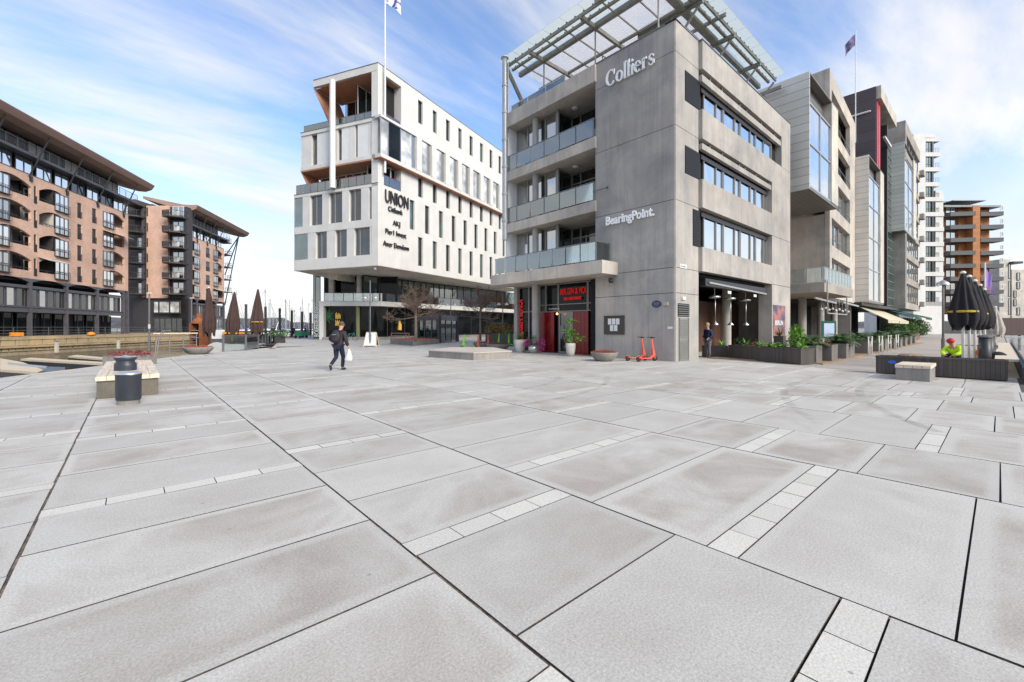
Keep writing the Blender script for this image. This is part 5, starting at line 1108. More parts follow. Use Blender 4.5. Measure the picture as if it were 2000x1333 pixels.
def archwall(mb, W, s0, s1, z0, z1, rise, off, dpt, m=0, n=12):
    """fill above an arched opening s0..s1 whose crown reaches z1, springing at z1 - rise; plus the soffit"""
    c = (s0 + s1) / 2; hw = (s1 - s0) / 2; za = z1 - rise
    P_ = [(s0 + (s1 - s0) * i / n, za + rise * (1 - ((s0 + (s1 - s0) * i / n - c) / hw) ** 2)) for i in range(n + 1)]
    for i in range(n):
        (a, za_), (b, zb_) = P_[i], P_[i + 1]
        mb.poly([W.P(a, za_, off), W.P(b, zb_, off), W.P(b, z1 + 0.001, off), W.P(a, z1 + 0.001, off)], m)
        mb.poly([W.P(a, za_, off), W.P(b, zb_, off), W.P(b, zb_, off - dpt), W.P(a, za_, off - dpt)], m)
    return P_
def brick_block(W, S0, S1, loggias, slots, fl, name_label, cols, grp=None, S_roof=None):
    root = thing('brick_apartment_block', W.P(max(S0, 0), QZ, 0), name_label, 'apartment block')
    zt_, zb_ = 20.7, 7.7; rows = [7.95 + 3.07 * k for k in range(4)]
    ops = []
    for (a, b, flip) in loggias:
        for z in rows: ops.append((a, b, z + 0.15, z + 2.75, flip))
    for (a, b) in slots:
        for z in rows: ops.append((a, b, z + 0.15, z + 2.35, None))
    g = MB(); openwall(g, W, S0, S1, zb_, zt_, [o[:4] for o in ops], 0.3)
    for o in ops:
        if o[4] is not None: archwall(g, W, o[0], o[1], o[2], o[3], 0.75, 0.0, 0.3)
    q = W.P(S1, 0, 0); g.wb(W, S1 - 0.2, S1 - 0.001, zb_, zt_, -8, -0.001); g.build('wall', M_['brick'], root)
    for a, b, z0, z1, flip in ops:
        if flip is None:
            window(W, a, b, z0, z1, -0.15, root, M_['glassd'], M_['dark'], [(a + b) / 2], fw=0.08)
            r = MB(); r.wb(W, a - 0.03, b + 0.03, z0 + 0.9, z0 + 0.95, 0.02, 0.06)
            for k in range(9): s_ = a + (b - a) * k / 8; r.wb(W, s_ - 0.012, s_ + 0.012, z0, z0 + 0.9, 0.03, 0.05)
            r.build('railing', M_['dark'], root)
        else:
            mid = a + (b - a) * (0.5 if not flip else 0.48); wa, wb_ = (mid, b) if not flip else (a, mid); la, lb = (a, mid) if not flip else (mid, b)
            t = (wa + wb_) / 2
            window(W, wa + 0.03, wb_ - 0.03, z0, z1 - 0.25, 0.03, root, M_['glassb'] if rnd.random() < 0.75 else M_['glass'], M_['steeld'], [wa + (wb_ - wa) * 0.36, wa + (wb_ - wa) * 0.68], [z0 + 0.75], fw=0.08, name='bay_window')
            r = MB(); r.wb(W, wa, wb_, z0 + 0.95, z0 + 1.0, 0.25, 0.29); r.wb(W, wa, wb_, z0 - 0.05, z0, 0.0, 0.3)
            for k in range(11): s_ = wa + 0.02 + (wb_ - wa - 0.04) * k / 10; r.wb(W, s_ - 0.012, s_ + 0.012, z0, z0 + 0.95, 0.26, 0.28)
            r.build('railing', M_['dark'], root)
            g = MB(); g.wb(W, la, lb, z0, z0 + 0.55, -0.25, 0.0); g.build('parapet', M_['brick'], root)
            g = MB(); g.wb(W, la, lb, z0 + 0.85, z0 + 0.9, -0.1, -0.05); g.wb(W, la + (lb - la) * 0.5 - 0.02, la + (lb - la) * 0.5 + 0.02, z0 + 0.55, z0 + 0.85, -0.1, -0.05); g.build('handrail', M_['dark'], root)
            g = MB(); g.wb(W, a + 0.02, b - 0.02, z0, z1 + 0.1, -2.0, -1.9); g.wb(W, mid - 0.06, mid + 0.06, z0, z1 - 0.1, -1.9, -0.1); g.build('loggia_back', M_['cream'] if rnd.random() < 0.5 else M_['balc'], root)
            window(W, la + 0.3, lb - 0.5, z0 + 0.1, z1 - 0.45, -1.85, root, M_['glassd'], M_['whitep'], [(la + lb) / 2], fw=0.08, name='balcony_door')
            g = MB(); g.wb(W, a, b, z0 - 0.12, z0 - 0.001, -2.0, -0.3); g.wb(W, a, b, z1, z1 + 0.1, -2, -0.3); g.build('loggia_floor', M_['concl'], root)
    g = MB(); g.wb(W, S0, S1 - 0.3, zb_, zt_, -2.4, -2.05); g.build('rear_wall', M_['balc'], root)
    for (a, b, flip) in loggias:
        for z in rows:
            if rnd.random() < 0.3:
                g = MB(); c0, c1 = (a, b) if flip else (a - 0.2, (a + b) / 2 + 0.4); g.hexa([W.P(c0, z + 2.2, 1.3), W.P(c1, z + 2.2, 1.3), W.P(c1, z + 2.65, 0.02), W.P(c0, z + 2.65, 0.02), W.P(c0, z + 2.25, 1.3), W.P(c1, z + 2.25, 1.3), W.P(c1, z + 2.7, 0.02), W.P(c0, z + 2.7, 0.02)]); g.build('awning', M_['cream'], root)
            g = MB(); leaves(g, W.P((a + b) / 2 + rnd.uniform(-1.5, 1.5), z + 0.75, -0.3), 0.3, 30, 0.12, rnd); g.build('balcony_plant', M_['plant'], root)
    # attic storeys
    n = max(2, round((S1 - S0) / 2.9)); wdt = (S1 - S0) / n
    g = MB(); g.wb(W, S0, S1, zt_, 26.2, -9, -1.6); g.build('attic_core', M_['balc'], root)
    for k in range(n):
        a, b = S0 + wdt * k, S0 + wdt * (k + 1); op = rnd.random()
        gm = M_['glassb'] if op < 0.7 else M_['glassd']
        window(W, a + 0.25, b - 0.25, zt_ + 0.05, 22.75, -0.6, root, gm, M_['steeld'], [(a + b) / 2], fw=0.09, name='attic_window')
        window(W, a + 0.2, b - 0.2, 23.35, 25.6, -1.4, root, M_['glassb'] if rnd.random() < 0.7 else M_['cream'], M_['steeld'], [(a + b) / 2], fw=0.09, name='attic_window')
    g = MB(); g.wb(W, S0, S1 + 1.2, 22.8, 23.15, -1.5, 0.75); g.wb(W, S0, S1, zt_, zt_ + 0.06, -1.6, 0.05); g.build('attic_floor', M_['steeld'], root)
    g = MB(); nn = int((S1 - S0 + 1.2) / 1.5)
    for k in range(nn + 1): s_ = S0 + (S1 + 1.2 - S0) * k / nn; g.wb(W, s_ - 0.025, s_ + 0.025, 23.15, 24.25, 0.68, 0.73)
    for z in (23.35, 23.5, 23.65, 23.8, 23.95): g.wb(W, S0, S1 + 1.2, z, z + 0.03, 0.7, 0.72)
    g.wb(W, S0, S1 + 1.2, 24.2, 24.26, 0.66, 0.75); g.build('attic_railing', M_['steel'], root)
    # winged roof: curved underside
    prof = [(-7, 27.3), (-2.0, 25.9), (0.2, 25.35), (1.4, 25.3), (2.3, 25.7), (2.75, 26.45), (2.6, 26.6), (1.5, 26.5), (0, 26.5), (-7, 27.8)]
    SR = S_roof or S1 + 2.3
    g = MB(); g.extr([W.P(S0 - 1, z, o) for o, z in prof], W.d.to_3d() * (SR - S0 + 1)); g.build('roof', M_['roofm'], root)
    k = S0
    for s_ in cols:
        g = MB(); g.bar(W.P(s_ - 0.3, 20.4, 0.1), W.P(s_ - 0.0, 25.5, 2.0), 0.12); g.wb(W, s_ - 0.15, s_ + 0.15, 19.9, 20.5, 0.0, 0.2); g.build('roof_strut', M_['dark'], root)
    # two-storey steel base
    for i in range(len(cols) + 1):
        a = S0 if i == 0 else cols[i - 1]; b = S1 if i == len(cols) else cols[i]
        if b - a < 1.5: continue
        g = MB(); P_ = archwall(g, W, a, b, 0, 7.69, 0.55, 0.05, 0.3); g.wb(W, a, b, 6.45, 6.8, -0.2, 0.0); g.wb(W, a, b, 3.45, 4.05, -0.4, 0.02); g.wb(W, a, b, 4.05, 4.15, -0.4, 0.12); g.build('steel_frame', M_['steeld'], root)
        nb = 4
        for k in range(nb):
            c0, c1 = a + 0.3 + (b - a - 0.6) * k / nb, a + 0.3 + (b - a - 0.6) * (k + 1) / nb
            window(W, c0 + 0.04, c1 - 0.04, 4.16, 6.44, -0.3, root, M_['glassd'] if (k + i) % 3 else M_['glass'], M_['steeld'], fw=0.12)
        window(W, a + 0.3, b - 0.3, QZ + 0.05, 3.44, -1.6, root, M_['glassk'], M_['dark'], [a + (b - a) * t for t in (0.3, 0.5, 0.75)], fw=0.08, name='shop_window')
        g = MB(); g.wb(W, a, b, QZ, 7.6, -2.4, -2.0); g.wb(W, a, b, 7.3, 7.68, -2.0, -0.3); g.build('inner_wall', M_['black'], root)
    for s_ in cols + [S1 - 0.15]:
        g = MB(); g.wb(W, s_ - 0.17, s_ + 0.17, QZ, 7.68, -0.25, 0.12); g.build('steel_column', M_['steeld'], root)
    return root
A1 = CW(-59.4, 50.0); W1 = Wall(A1, cdir(-13.7)); W1 = W1 if W1.n.dot(RT) > 0 else Wall(A1, cdir(-13.7), True)
BR1 = brick_block(W1, -6.5, 23.7, [(-1.6, 4.3, True), (5.5, 10.4, False), (17.4, 22.7, True)], [(4.7, 5.1), (12.1, 12.95), (15.1, 16.0)], 4,
  'long orange brick block with arched loggias under a curved roof, cut by the left edge', [-2.0, 4.15, 10.1, 16.2, 22.4])
A2 = CW((362 - 1000) / F * 88.4, 88.4); W2b = Wall(A2, cdir(-11.4)); W2b = W2b if W2b.n.dot(RT) > 0 else Wall(A2, cdir(-11.4), True)
e2 = W2b.su(438)
BR2 = brick_block(W2b, 0, e2, [(W2b.su(368), W2b.su(389), False), (W2b.su(416), W2b.su(435), True)], [(W2b.su(402), W2b.su(410))], 4,
  'smaller orange brick block whose pointed winged roof reaches towards the masts', [0.15, 4.6, 9.0, 13.2], S_roof=e2 + 8)
# outer balconies and stays at the far end of the smaller block
for z in [10.2 + 3.07 * k for k in range(5)]:
    g = MB(); o_ = [W2b.P(e2 + 0.01, z, -2), W2b.P(e2 + 3.2, z, -1.5), W2b.P(e2 + 2.6, z, 0.6), W2b.P(e2 + 0.01, z, 0.3)]; g.extr(o_, (0, 0, 0.22))
    for a_, b_ in ((0, 1), (1, 2), (2, 3)):
        for k in range(5): p = o_[a_].lerp(o_[b_], k / 4); g.bar(p, p + V((0, 0, 1.2)), 0.05)
        g.bar(o_[a_] + V((0, 0, 1.2)), o_[b_] + V((0, 0, 1.2)), 0.06); g.bar(o_[a_] + V((0, 0, 0.7)), o_[b_] + V((0, 0, 0.7)), 0.04)
    g.build('balcony', M_['balc'], BR2)
g = MB()
for z0_, s_ in ((7.0, 0.3), (14.5, 0.4), (19.0, 0.4)): g.bar(W2b.P(e2 + s_, z0_, 0), W2b.P(e2 + 7.0, 25.2, 0.5), 0.18)
g.build('roof_stay', M_['dark'], BR2)
# recessed link between the two blocks: dark balcony stacks and a plain brick pier
BR3 = thing('brick_stair_block', (*CW(-72, 88), QZ), 'plain brick pier with dark balcony stacks, set back between the two brick blocks', 'apartment block')
WB = Wall(CW((240 - 1000) / F * 86, 86), RT); WB = WB if WB.n.dot(FW) < 0 else Wall(WB.o, RT, True); s = WB.su
zv = lambda v, D: H + (YH - v) / F * D
g = MB(); g.wb(WB, s(286), s(328), 7.4, zv(402, 86), -6, 0.0); g.build('wall', M_['brick'], BR3)
g = MB(); g.wb(WB, s(236), s(286), QZ, zv(395, 86), -6, -1.5); g.wb(WB, s(328), s(361), QZ, zv(403, 86), -2.1, -0.5); g.wb(WB, s(255), s(361), QZ, 7.4, -1, -0.5); g.build('core', M_['balc'], BR3)
g = MB(); g.wb(WB, s(278), s(283), 7.5, zv(402, 86), -1.5, 0.2); g.wb(WB, s(255), s(284), zv(400, 86) - 0.5, zv(396, 86), -1.5, 2.2); g.wb(WB, s(262), s(264), QZ, zv(398, 86), 2.0, 2.2); g.build('steel_frame', M_['steeld'], BR3)
for k in range(6):
    z = 8.0 + 3.05 * k
    for a_, b_, off in ((252, 284, 2.0), (329, 361, 1.6)):
        g = MB(); p = [WB.P(s(a_), z, -1.0), WB.P(s(a_), z, off), WB.P(s(a_) + (s(b_) - s(a_)) * 0.55, z, off + 0.5), WB.P(s(b_), z, off - 0.5), WB.P(s(b_), z, -1.0)]
        g.extr(p, (0, 0, 0.25))
        for i in range(4):
            for t in range(6): q = p[i].lerp(p[i + 1], t / 5); g.bar(q + V((0, 0, 0.25)), q + V((0, 0, 1.3)), 0.04)
            g.bar(p[i] + V((0, 0, 1.3)), p[i + 1] + V((0, 0, 1.3)), 0.07)
        if off < 2: g.extr([p[1] + V((0, 0, 0.3)), p[2] + V((0, 0, 0.3)), p[2] + V((0, 0, 1.2)), p[1] + V((0, 0, 1.2))], V((0.03, 0.03, 0)))
        o = g.build('balcony', M_['balc'], BR3)
        window(WB, s(a_) + 0.5, s(b_) - 0.5, z + 0.3, z + 2.6, -0.45 if off < 2 else -1.45, BR3, M_['glass'], M_['whitep'] if k % 2 else M_['steeld'], [(s(a_) + s(b_)) / 2], fw=0.1, name='balcony_door')
        if off < 2: 
            g = MB(); g.wb(WB, s(a_) + 2.2, s(b_) - 0.1, z + 0.4, z + 1.25, off - 0.3, off - 0.25); g.build('glass_screen', M_['pane'], BR3)
    window(WB, s(287.2), s(289), z + 0.5, z + 2.2, 0.02, BR3, M_['glassd'], M_['dark'], fw=0.06)
window(WB, s(300), s(354), 4.3, 6.9, 0.2, BR3, M_['pane'], M_['dark'], [s(312), s(333)], fw=0.25)
window(WB, s(300), s(356), QZ, 3.4, 0.0, BR3, M_['glassd'], M_['dark'], [s(u) for u in (312, 322, 335, 345)], fw=0.1, name='shop_window')
# the far quay: retaining wall, promenade, rail
QF = [CW(-53.5, 36), CW(-56.4, 47.5), CW(-57.8, 68.6), CW(-58.3, 92), CW(-66, 112), CW(-85, 120)]
g = MB(); g.prism([(*p,) for p in QF] + [tuple(CW(-140, 130)), tuple(CW(-140, 36))], -4, QZ); struct('far_quay', g, concrete('aged_quay_stone', (0.33, 0.27, 0.19), 0.25))
for i in range(3):
    Wq = Wall(QF[i], QF[i + 1] - QF[i]); Wq = Wq if Wq.n.dot(RT) > 0 else Wall(QF[i], QF[i + 1] - QF[i], True); l = (QF[i + 1] - QF[i]).length
    g = MB(); g.wb(Wq, 0, l, -0.75, -0.55, 0.002, 0.35); g.wb(Wq, 0, l, 0.15, QZ + 0.02, 0.002, 0.12)
    n = int(l / 1.5)
    for k in range(n): g.wb(Wq, l * k / n + 0.1, l * (k + 1) / n - 0.1, -0.5 , 0.1, 0.002, 0.06)
    for k in range(n * 2): g.wb(Wq, l * k / n / 2 + 0.06, l * (k + 1) / n / 2 - 0.06, -1.15, -0.78, 0.002, 0.12)
    struct('quay_face', g, concrete('ochre_quay_blocks', (0.42, 0.33, 0.2), 0.3) if i == 0 else bpy.data.materials['ochre_quay_blocks'])
fr = thing('quay_railing', (*CW(-57.5, 50), QZ), 'long thin steel railing on the far quay below the brick blocks', 'railing')
g = MB()
for i in range(3):
    Wq = Wall(QF[i], QF[i + 1] - QF[i]); Wq = Wq if Wq.n.dot(RT) > 0 else Wall(QF[i], QF[i + 1] - QF[i], True); l = (QF[i + 1] - QF[i]).length
    for z in (0.35, 0.7, 1.08): g.wb(Wq, 0, l, QZ + z, QZ + z + 0.04, -0.7, -0.66)
    for k in range(int(l / 2)): g.wb(Wq, k * 2, k * 2 + 0.05, QZ, QZ + 1.08, -0.7, -0.65)
g.build('rail', M_['steel'], fr)
# ------------------------------------------------------------------ street furniture and planting
def P2(u, v, z=0.0): p = PG(u, v, z); return (p.x, p.y)
def D2(u, D): p = PD(u, D); return (p.x, p.y)
YAW = TH - pi / 2                       # local +y then points along the view
# -- stone bench with timber top, litter bins
t = thing('bench', (-0.05, 16.1, 0), 'long stone block bench with pale timber top at the left, running towards the water', 'bench')
g = MB(); g.box(-0.58, 0.48, 13.25, 18.95, 0, 0.4); g.build('base', M_['stoned'], t, bevel=0.01)
g = MB()
for i in range(6): x = -0.6 + i * 0.184; g.box(x, x + 0.181, 13.2, 19.0, 0.4, 0.5)
g.build('seat', M_['bench'], t, bevel=0.006)
binm = mat('anthracite_bin', (0.04, 0.046, 0.056), 0.45, 0.3, var=0.15, scale=4); lidm = mat('bin_lid_steel', (0.5, 0.52, 0.54), 0.35, 0.6, var=0.2, scale=6)
def oval(mb, c, prof, ax, ay, n=32, rz=0.0, m=0):
    i = len(mb.v)
    for s_, z in prof:
        for q in range(n):
            an = 2 * pi * q / n; x, y = ax * s_ * cos(an), ay * s_ * sin(an); mb.v.append(V((c[0] + x * cos(rz) - y * sin(rz), c[1] + x * sin(rz) + y * cos(rz), c[2] + z)))
    for j in range(len(prof) - 1):
        for q in range(n): q2 = (q + 1) % n; mb.f.append((i + j * n + q, i + j * n + q2, i + (j + 1) * n + q2, i + (j + 1) * n + q)); mb.m.append(m)
x, y = D2(251, 8.95); t = thing('litter_bin', (x, y, 0), 'oval dark grey litter bin with a pale lid standing in front of the long bench', 'bin', 'litter bins at the bench')
g = MB(); oval(g, (x, y, 0), [(0.88, 0), (0.88, 0.09), (0.9, 0.1)], 0.225, 0.19, rz=YAW); g.build('foot', M_['stone'], t, smooth=True)
g = MB(); oval(g, (x, y, 0), [(0.96, 0.1), (0.99, 0.14), (1.0, 0.58), (1.02, 0.6), (1.03, 0.63), (0.98, 0.63)], 0.225, 0.19, rz=YAW); g.build('body', binm, t, smooth=True)
g = MB(); oval(g, (x, y, 0), [(1.0, 0.63), (0.98, 0.655), (0.8, 0.675), (0.4, 0.67), (0.3, 0.66), (0, 0.66)], 0.225, 0.19, rz=YAW); g.build('lid', lidm, t, smooth=True)
x, y = D2(245, 11.0); t = thing('litter_bin', (x, y, 0), 'waisted dark grey litter bin rising through the middle of the long bench', 'bin', 'litter bins at the bench')
g = MB(); oval(g, (x, y, 0), [(1, 0), (1, 0.6), (0.98, 0.68), (0.86, 0.71), (0.82, 0.735), (0.86, 0.76), (1.0, 0.79), (1.03, 0.84), (0.98, 0.84)], 0.24, 0.2, rz=YAW); g.build('body', binm, t, smooth=True)
g = MB(); oval(g, (x, y, 0), [(0.99, 0.84), (0.9, 0.86), (0.5, 0.865), (0.25, 0.87), (0, 0.9)], 0.24, 0.2, rz=YAW); g.build('lid', lidm, t, smooth=True)
# -- small stone bench on the right
t = thing('bench', (18.3, 1.7, 0), 'short concrete block bench with a timber top in front of the timber planter', 'bench')
g = MB(); g.box(17.5, 19.05, 1.36, 2.12, 0, 0.37); g.build('base', M_['stone'], t, bevel=0.01)
g = MB()
for i in range(4): y = 1.34 + i * 0.2; g.box(17.48, 19.07, y, y + 0.192, 0.37, 0.47)
g.build('seat', M_['bench'], t, bevel=0.006)
# -- low granite platform in the square
t = thing('stone_platform', (13.2, 18.5, 0), 'low angular granite seating platform with a smooth pale top in mid square', 'platform')
pp = [(11.9, 20.2), (12.4, 16.85), (14.75, 16.75), (16.6, 20.6), (14.6, 22.2)]
g = MB(); g.prism(pp, 0, 0.33); g.build('base', M_['stone'], t); g = MB(); g.prism([(x * 1.0 + (x - 13.6) * 0.012, y + (y - 19) * 0.012) for x, y in pp], 0.331, 0.38); g.build('top', mat('worn_granite_top', (0.5, 0.44, 0.38), 0.7, var=0.1), t)
# -- heather bowls
heath = mat('brick_red_heather', (0.36, 0.09, 0.055), 1, var=0.5, scale=14); heath2 = mat('pink_heather', (0.36, 0.11, 0.1), 1, var=0.4, scale=14)
leafg = mat('leaf_green', (0.1, 0.2, 0.045), 0.7, var=0.5, scale=5); leafl = mat('bright_leaf', (0.16, 0.34, 0.045), 0.65, var=0.4, scale=5); leafd = mat('dark_leaf', (0.05, 0.1, 0.035), 0.7, var=0.5, scale=5)
def leaves(mb, c, R_, n, size, rg, sq=(1, 1, 1), m=0, inner=0.35):
    for _ in range(n):
        d = V((rg.gauss(0, 1), rg.gauss(0, 1), rg.gauss(0, 1))).normalized() * (inner + (1 - inner) * rg.random() ** 0.5)
        p = V(c) + V((d.x * R_ * sq[0], d.y * R_ * sq[1], d.z * R_ * sq[2])); a = V((rg.gauss(0, 1), rg.gauss(0, 1), rg.gauss(0, 1))).normalized(); b = a.cross(V((0.3, 0.2, 1))).normalized(); s_ = size * rg.uniform(0.6, 1.3)
        mb.poly([p - a * s_, p + b * s_ * 0.35, p + a * s_, p - b * s_ * 0.35], m)
def bowl(u, D, r, lab, grp='heather bowls on the square', hm=None, h=0.42, seed=1):
    x, y = D2(u, D); t = thing('planter_bowl', (x, y, 0), lab, 'planter', grp); rg = random.Random(seed)
    g = MB(); g.lathe((x, y, 0), [(0.0, 0.0), (r * 0.5, 0.0), (r * 0.72, h * 0.2), (r * 0.92, h * 0.6), (r, h * 0.92), (r * 0.99, h), (r * 0.9, h), (r * 0.86, h * 0.8), (0, h * 0.8)], 32); g.build('bowl', mat('bowl_concrete', (0.25, 0.235, 0.21), 0.8, var=0.2, streak=0.6) if 'bowl_concrete' not in bpy.data.materials else bpy.data.materials['bowl_concrete'], t, smooth=True)
    g = MB()
    for k in range(420): 
        a, q = rg.random() * 2 * pi, r * 0.9 * rg.random() ** 0.5; p = V((x + q * cos(a), y + q * sin(a), h * 0.85)); tip = p + V((rg.gauss(0, 0.035), rg.gauss(0, 0.035), rg.uniform(0.05, 0.2) * (1.3 - q / r * 0.5))); g.poly([p + V((-0.02, 0, 0)), p + V((0.02, 0, 0)), tip]); g.poly([p + V((0, -0.02, 0)), p + V((0, 0.02, 0)), tip])
    leaves(g, (x, y, h * 0.95), r * 0.86, 260, 0.04, rg, (1, 1, 0.13)); g.build('heather', hm or heath, t); return t
bowl(1180, 20.4, 0.64, 'round concrete bowl of reddish heather against the concrete wall, by the menu case', seed=1)
bowl(973, 30.2, 0.85, 'concrete bowl of reddish heather behind the granite platform, nearest the white pot', seed=2)
bowl(944, 32.6, 0.8, 'concrete bowl of reddish heather between the red electric scooters', seed=3)
bowl(387, 25.6, 0.78, 'wide concrete bowl of heather at the quay edge left of the glass rail', seed=4)
x, y = D2(255, 18.2); t = thing('planter_box', (x, y, 0), 'square stone planter heaped with pink heather just beyond the long bench', 'planter')
g = MB(); g.lathe((x, y, 0), [(0.86, 0), (0.86, 0.42), (0.78, 0.42), (0, 0.38)], 4); g.build('box', M_['stone'], t); rg = random.Random(5); g = MB(); leaves(g, (x, y, 0.46), 0.76, 1400, 0.05, rg, (1, 1, 0.22)); g.build('heather', heath2, t)
# -- electric scooters
def scooter(bm, lab, x, y, rz, deckm=None):
    t = thing('electric_scooter', (0, 0, 0), lab, 'scooter', 'parked electric scooters')
    g = MB(); g.box(-0.3, 0.28, -0.075, 0.075, 0.13, 0.18); g.bar((0.26, 0, 0.16), (0.42, 0, 0.3), 0.09, 0.06); g.bar((-0.3, 0, 0.16), (-0.46, 0, 0.2), 0.1, 0.05); g.build('deck', bm, t, bevel=0.01)
    g = MB(); g.box(-0.28, 0.26, -0.065, 0.065, 0.181, 0.187); g.build('grip_mat', M_['rubber'], t)
    g = MB(); g.tube([(0.5, 0, 0.26), (0.41, 0, 0.62), (0.33, 0, 1.1)], [0.06, 0.05, 0.036], 12); g.bar((0.49, 0, 0.24), (0.53, 0, 0.12), 0.09, 0.04); g.box(0.4, 0.58, -0.045, 0.045, 0.215, 0.235); g.build('stem', bm, t, smooth=False)
    g = MB(); g.tube([(0.3, -0.25, 1.12), (0.33, 0, 1.13), (0.3, 0.25, 1.12)], 0.016, 8); g.ball((0.34, 0, 1.1), 0.055); g.build('handlebar', M_['rubber'], t, smooth=True)
    for px in (-0.46, 0.54):
        g = MB(); i = 0
        ring = [(0.07, -0.025), (0.12, -0.03), (0.135, -0.015), (0.135, 0.015), (0.12, 0.03), (0.07, 0.025), (0.0, 0.02)]
        prof = [(0.0, -0.02)] + ring; n = 20; b0 = len(g.v)
        for r_, o_ in prof:
            for q in range(n): g.v.append(V((px + r_ * cos(2 * pi * q / n), o_, 0.135 + r_ * sin(2 * pi * q / n))))
        for j in range(len(prof) - 1):
            for q in range(n): q2 = (q + 1) % n; g.f.append((b0 + j * n + q, b0 + j * n + q2, b0 + (j + 1) * n + q2, b0 + (j + 1) * n + q)); g.m.append(0)
        g.build('wheel', M_['rubber'], t, smooth=True)
    g = MB(); g.hexa([(0.36, -0.08, 0.16), (0.46, -0.08, 0.3), (0.46, 0.08, 0.3), (0.36, 0.08, 0.16), (0.38, -0.06, 0.6), (0.44, -0.06, 0.6), (0.44, 0.06, 0.6), (0.38, 0.06, 0.6)]); g.build('fairing', bm, t)
    g = MB(); g.bar((-0.4, 0, 0.28), (-0.58, 0, 0.24), 0.07, 0.02); g.build('mudguard', bm, t)
    g = MB(); g.box(0.385, 0.41, -0.03, 0.03, 0.7, 0.84); g.build('lamp', M_['rubber'], t)
    return place(t, x, y, 0, rz)
x, y = P2(1242, 705); scooter(M_['coral'], 'coral electric scooter by the concrete wall, the one nearer the heather bowl', x, y, R(-20))
x, y = P2(1262, 706.5); scooter(M_['coral'], 'coral electric scooter by the concrete wall, the one nearer the corner of the building', x, y, R(-15))
for u, D, m_, rz, lb in ((917, 31.5, 'lime', 150, 'lime green electric scooter on the far left of the parked group, beside a red one'), (935, 31.0, 'coral', 60, 'coral electric scooter just right of the leftmost lime one'), (953, 31.3, 'coral', 50, 'coral electric scooter between the two heather bowls'),
        (979, 38, 'lime', 200, 'lime green electric scooter before the long dark planter, left of a pair'), (994, 37, 'lime', 230, 'lime green electric scooter, middle of the three by the white pot'), (1001, 35.5, 'lime', 250, 'lime green electric scooter right beside the tall white pot')):
    x, y = D2(u, D); scooter(M_[m_], lb, x, y, R(rz))
# -- plants
def frond_plant(mb, c, n, L_, rg, up=0.9, leaf=0.16, m=0, w0=0.02):
    for k in range(n):
        a = rg.random() * 2 * pi; el = rg.uniform(0.35, 1.35) * up; l = L_ * rg.uniform(0.7, 1.1); pts = []
        for i in range(8):
            t_ = i / 7; ang = el - t_ * t_ * 1.2; pts.append(V((0, 0, 0)) if i == 0 else pts[-1] + V((cos(a) * cos(ang), sin(a) * cos(ang), sin(ang))) * (l / 7))
        sd_ = V((-sin(a), cos(a), 0))
        for i in range(1, 8):
            for s_ in (-1, 1):
                for h_ in (0, 0.5):
                    p = V(c) + pts[i - 1].lerp(pts[i], h_); d = (pts[i] - pts[i - 1]).normalized(); q = p + (sd_ * s_ + d * 0.7).normalized() * leaf * rg.uniform(0.8, 1.2) * (1.1 - 0.5 * abs(i / 7 - 0.45)) + V((0, 0, -0.02)); mb.poly([p - d * w0, q, p + d * w0], m)
def blade_plant(mb, c, n, L_, rg, w_=0.03, m=0, sp=0.9):
    for k in range(n):
        a = rg.random() * 2 * pi; l = L_ * rg.uniform(0.6, 1.1); s_ = V((-sin(a), cos(a), 0)) * w_; p = V(c); el = rg.uniform(0.5, 1.5); prev = (p - s_, p + s_)
        for i in range(1, 5):
            el -= 0.22 * sp; p = p + V((cos(a) * cos(el), sin(a) * cos(el), sin(el))) * l / 4; ww = s_ * (1 - i / 4.2); nx = (p - ww, p + ww); mb.poly([prev[0], prev[1], nx[1], nx[0]], m); prev = nx
def pot(u, D, r, h, lab, m, kind, seed):
    x, y = D2(u, D); t = thing('potted_plant', (x, y, 0), lab, 'potted plant'); rg = random.Random(seed)
    g = MB(); g.lathe((x, y, 0), [(0, 0), (r * 0.68, 0), (r * 0.86, h * 0.35), (r, h * 0.8), (r * 0.97, h), (r * 0.85, h), (r * 0.85, h * 0.9), (0, h * 0.9)], 28); g.build('pot', m, t, smooth=True); g = MB()
    if kind == 'tall':
        for (dx, dy, dz, rr) in ((0.0, 0.0, 1.3, 0.34), (-0.12, 0.1, 0.75, 0.32), (0.2, 0, 0.6, 0.34), (0.45, -0.3, 0.35, 0.3), (0.1, 0.1, 0.25, 0.35)): frond_plant(g, (x + dx, y + dy, h + dz - 0.2), 16, rr * 1.5, rg, leaf=0.1)
        for (dx, dy, dz) in ((0.0, 0.0, 1.2), (-0.12, 0.1, 0.7), (0.2, 0, 0.5)): g.tube([(x, y, h), (x + dx, y + dy, h + dz)], 0.015, 5)
    else: blade_plant(g, (x, y, h), 70, 0.85, rg, 0.025)
    g.build('foliage', leafl if kind == 'tall' else leafg, t); return t
wpm = mat('white_glazed_pot', (0.55, 0.53, 0.47), 0.5, var=0.15, streak=0.5)
pot(1114.5, 23.9, 0.28, 0.72, 'tall white pot with a leafy green plant in front of the red entrance', wpm, 'tall', 3)
pot(1015.5, 27.3, 0.38, 0.82, 'wide off-white pot with grassy leaves left of the round entrance column', wpm, 'grass', 4)
x, y = D2(1041, 26.6); t = thing('potted_plant', (x, y, 0), 'silvery pot full of pink and purple flowers at the foot of the round column', 'potted plant'); rg = random.Random(6)
g = MB(); g.lathe((x, y, 0), [(0, 0), (0.18, 0), (0.3, 0.12), (0.3, 0.35), (0.22, 0.5), (0.2, 0.5), (0, 0.45)], 20); g.build('pot', M_['alu'], t, smooth=True)
g = MB(); leaves(g, (x, y, 0.75), 0.4, 260, 0.06, rg); g.build('foliage', leafd, t); g = MB()
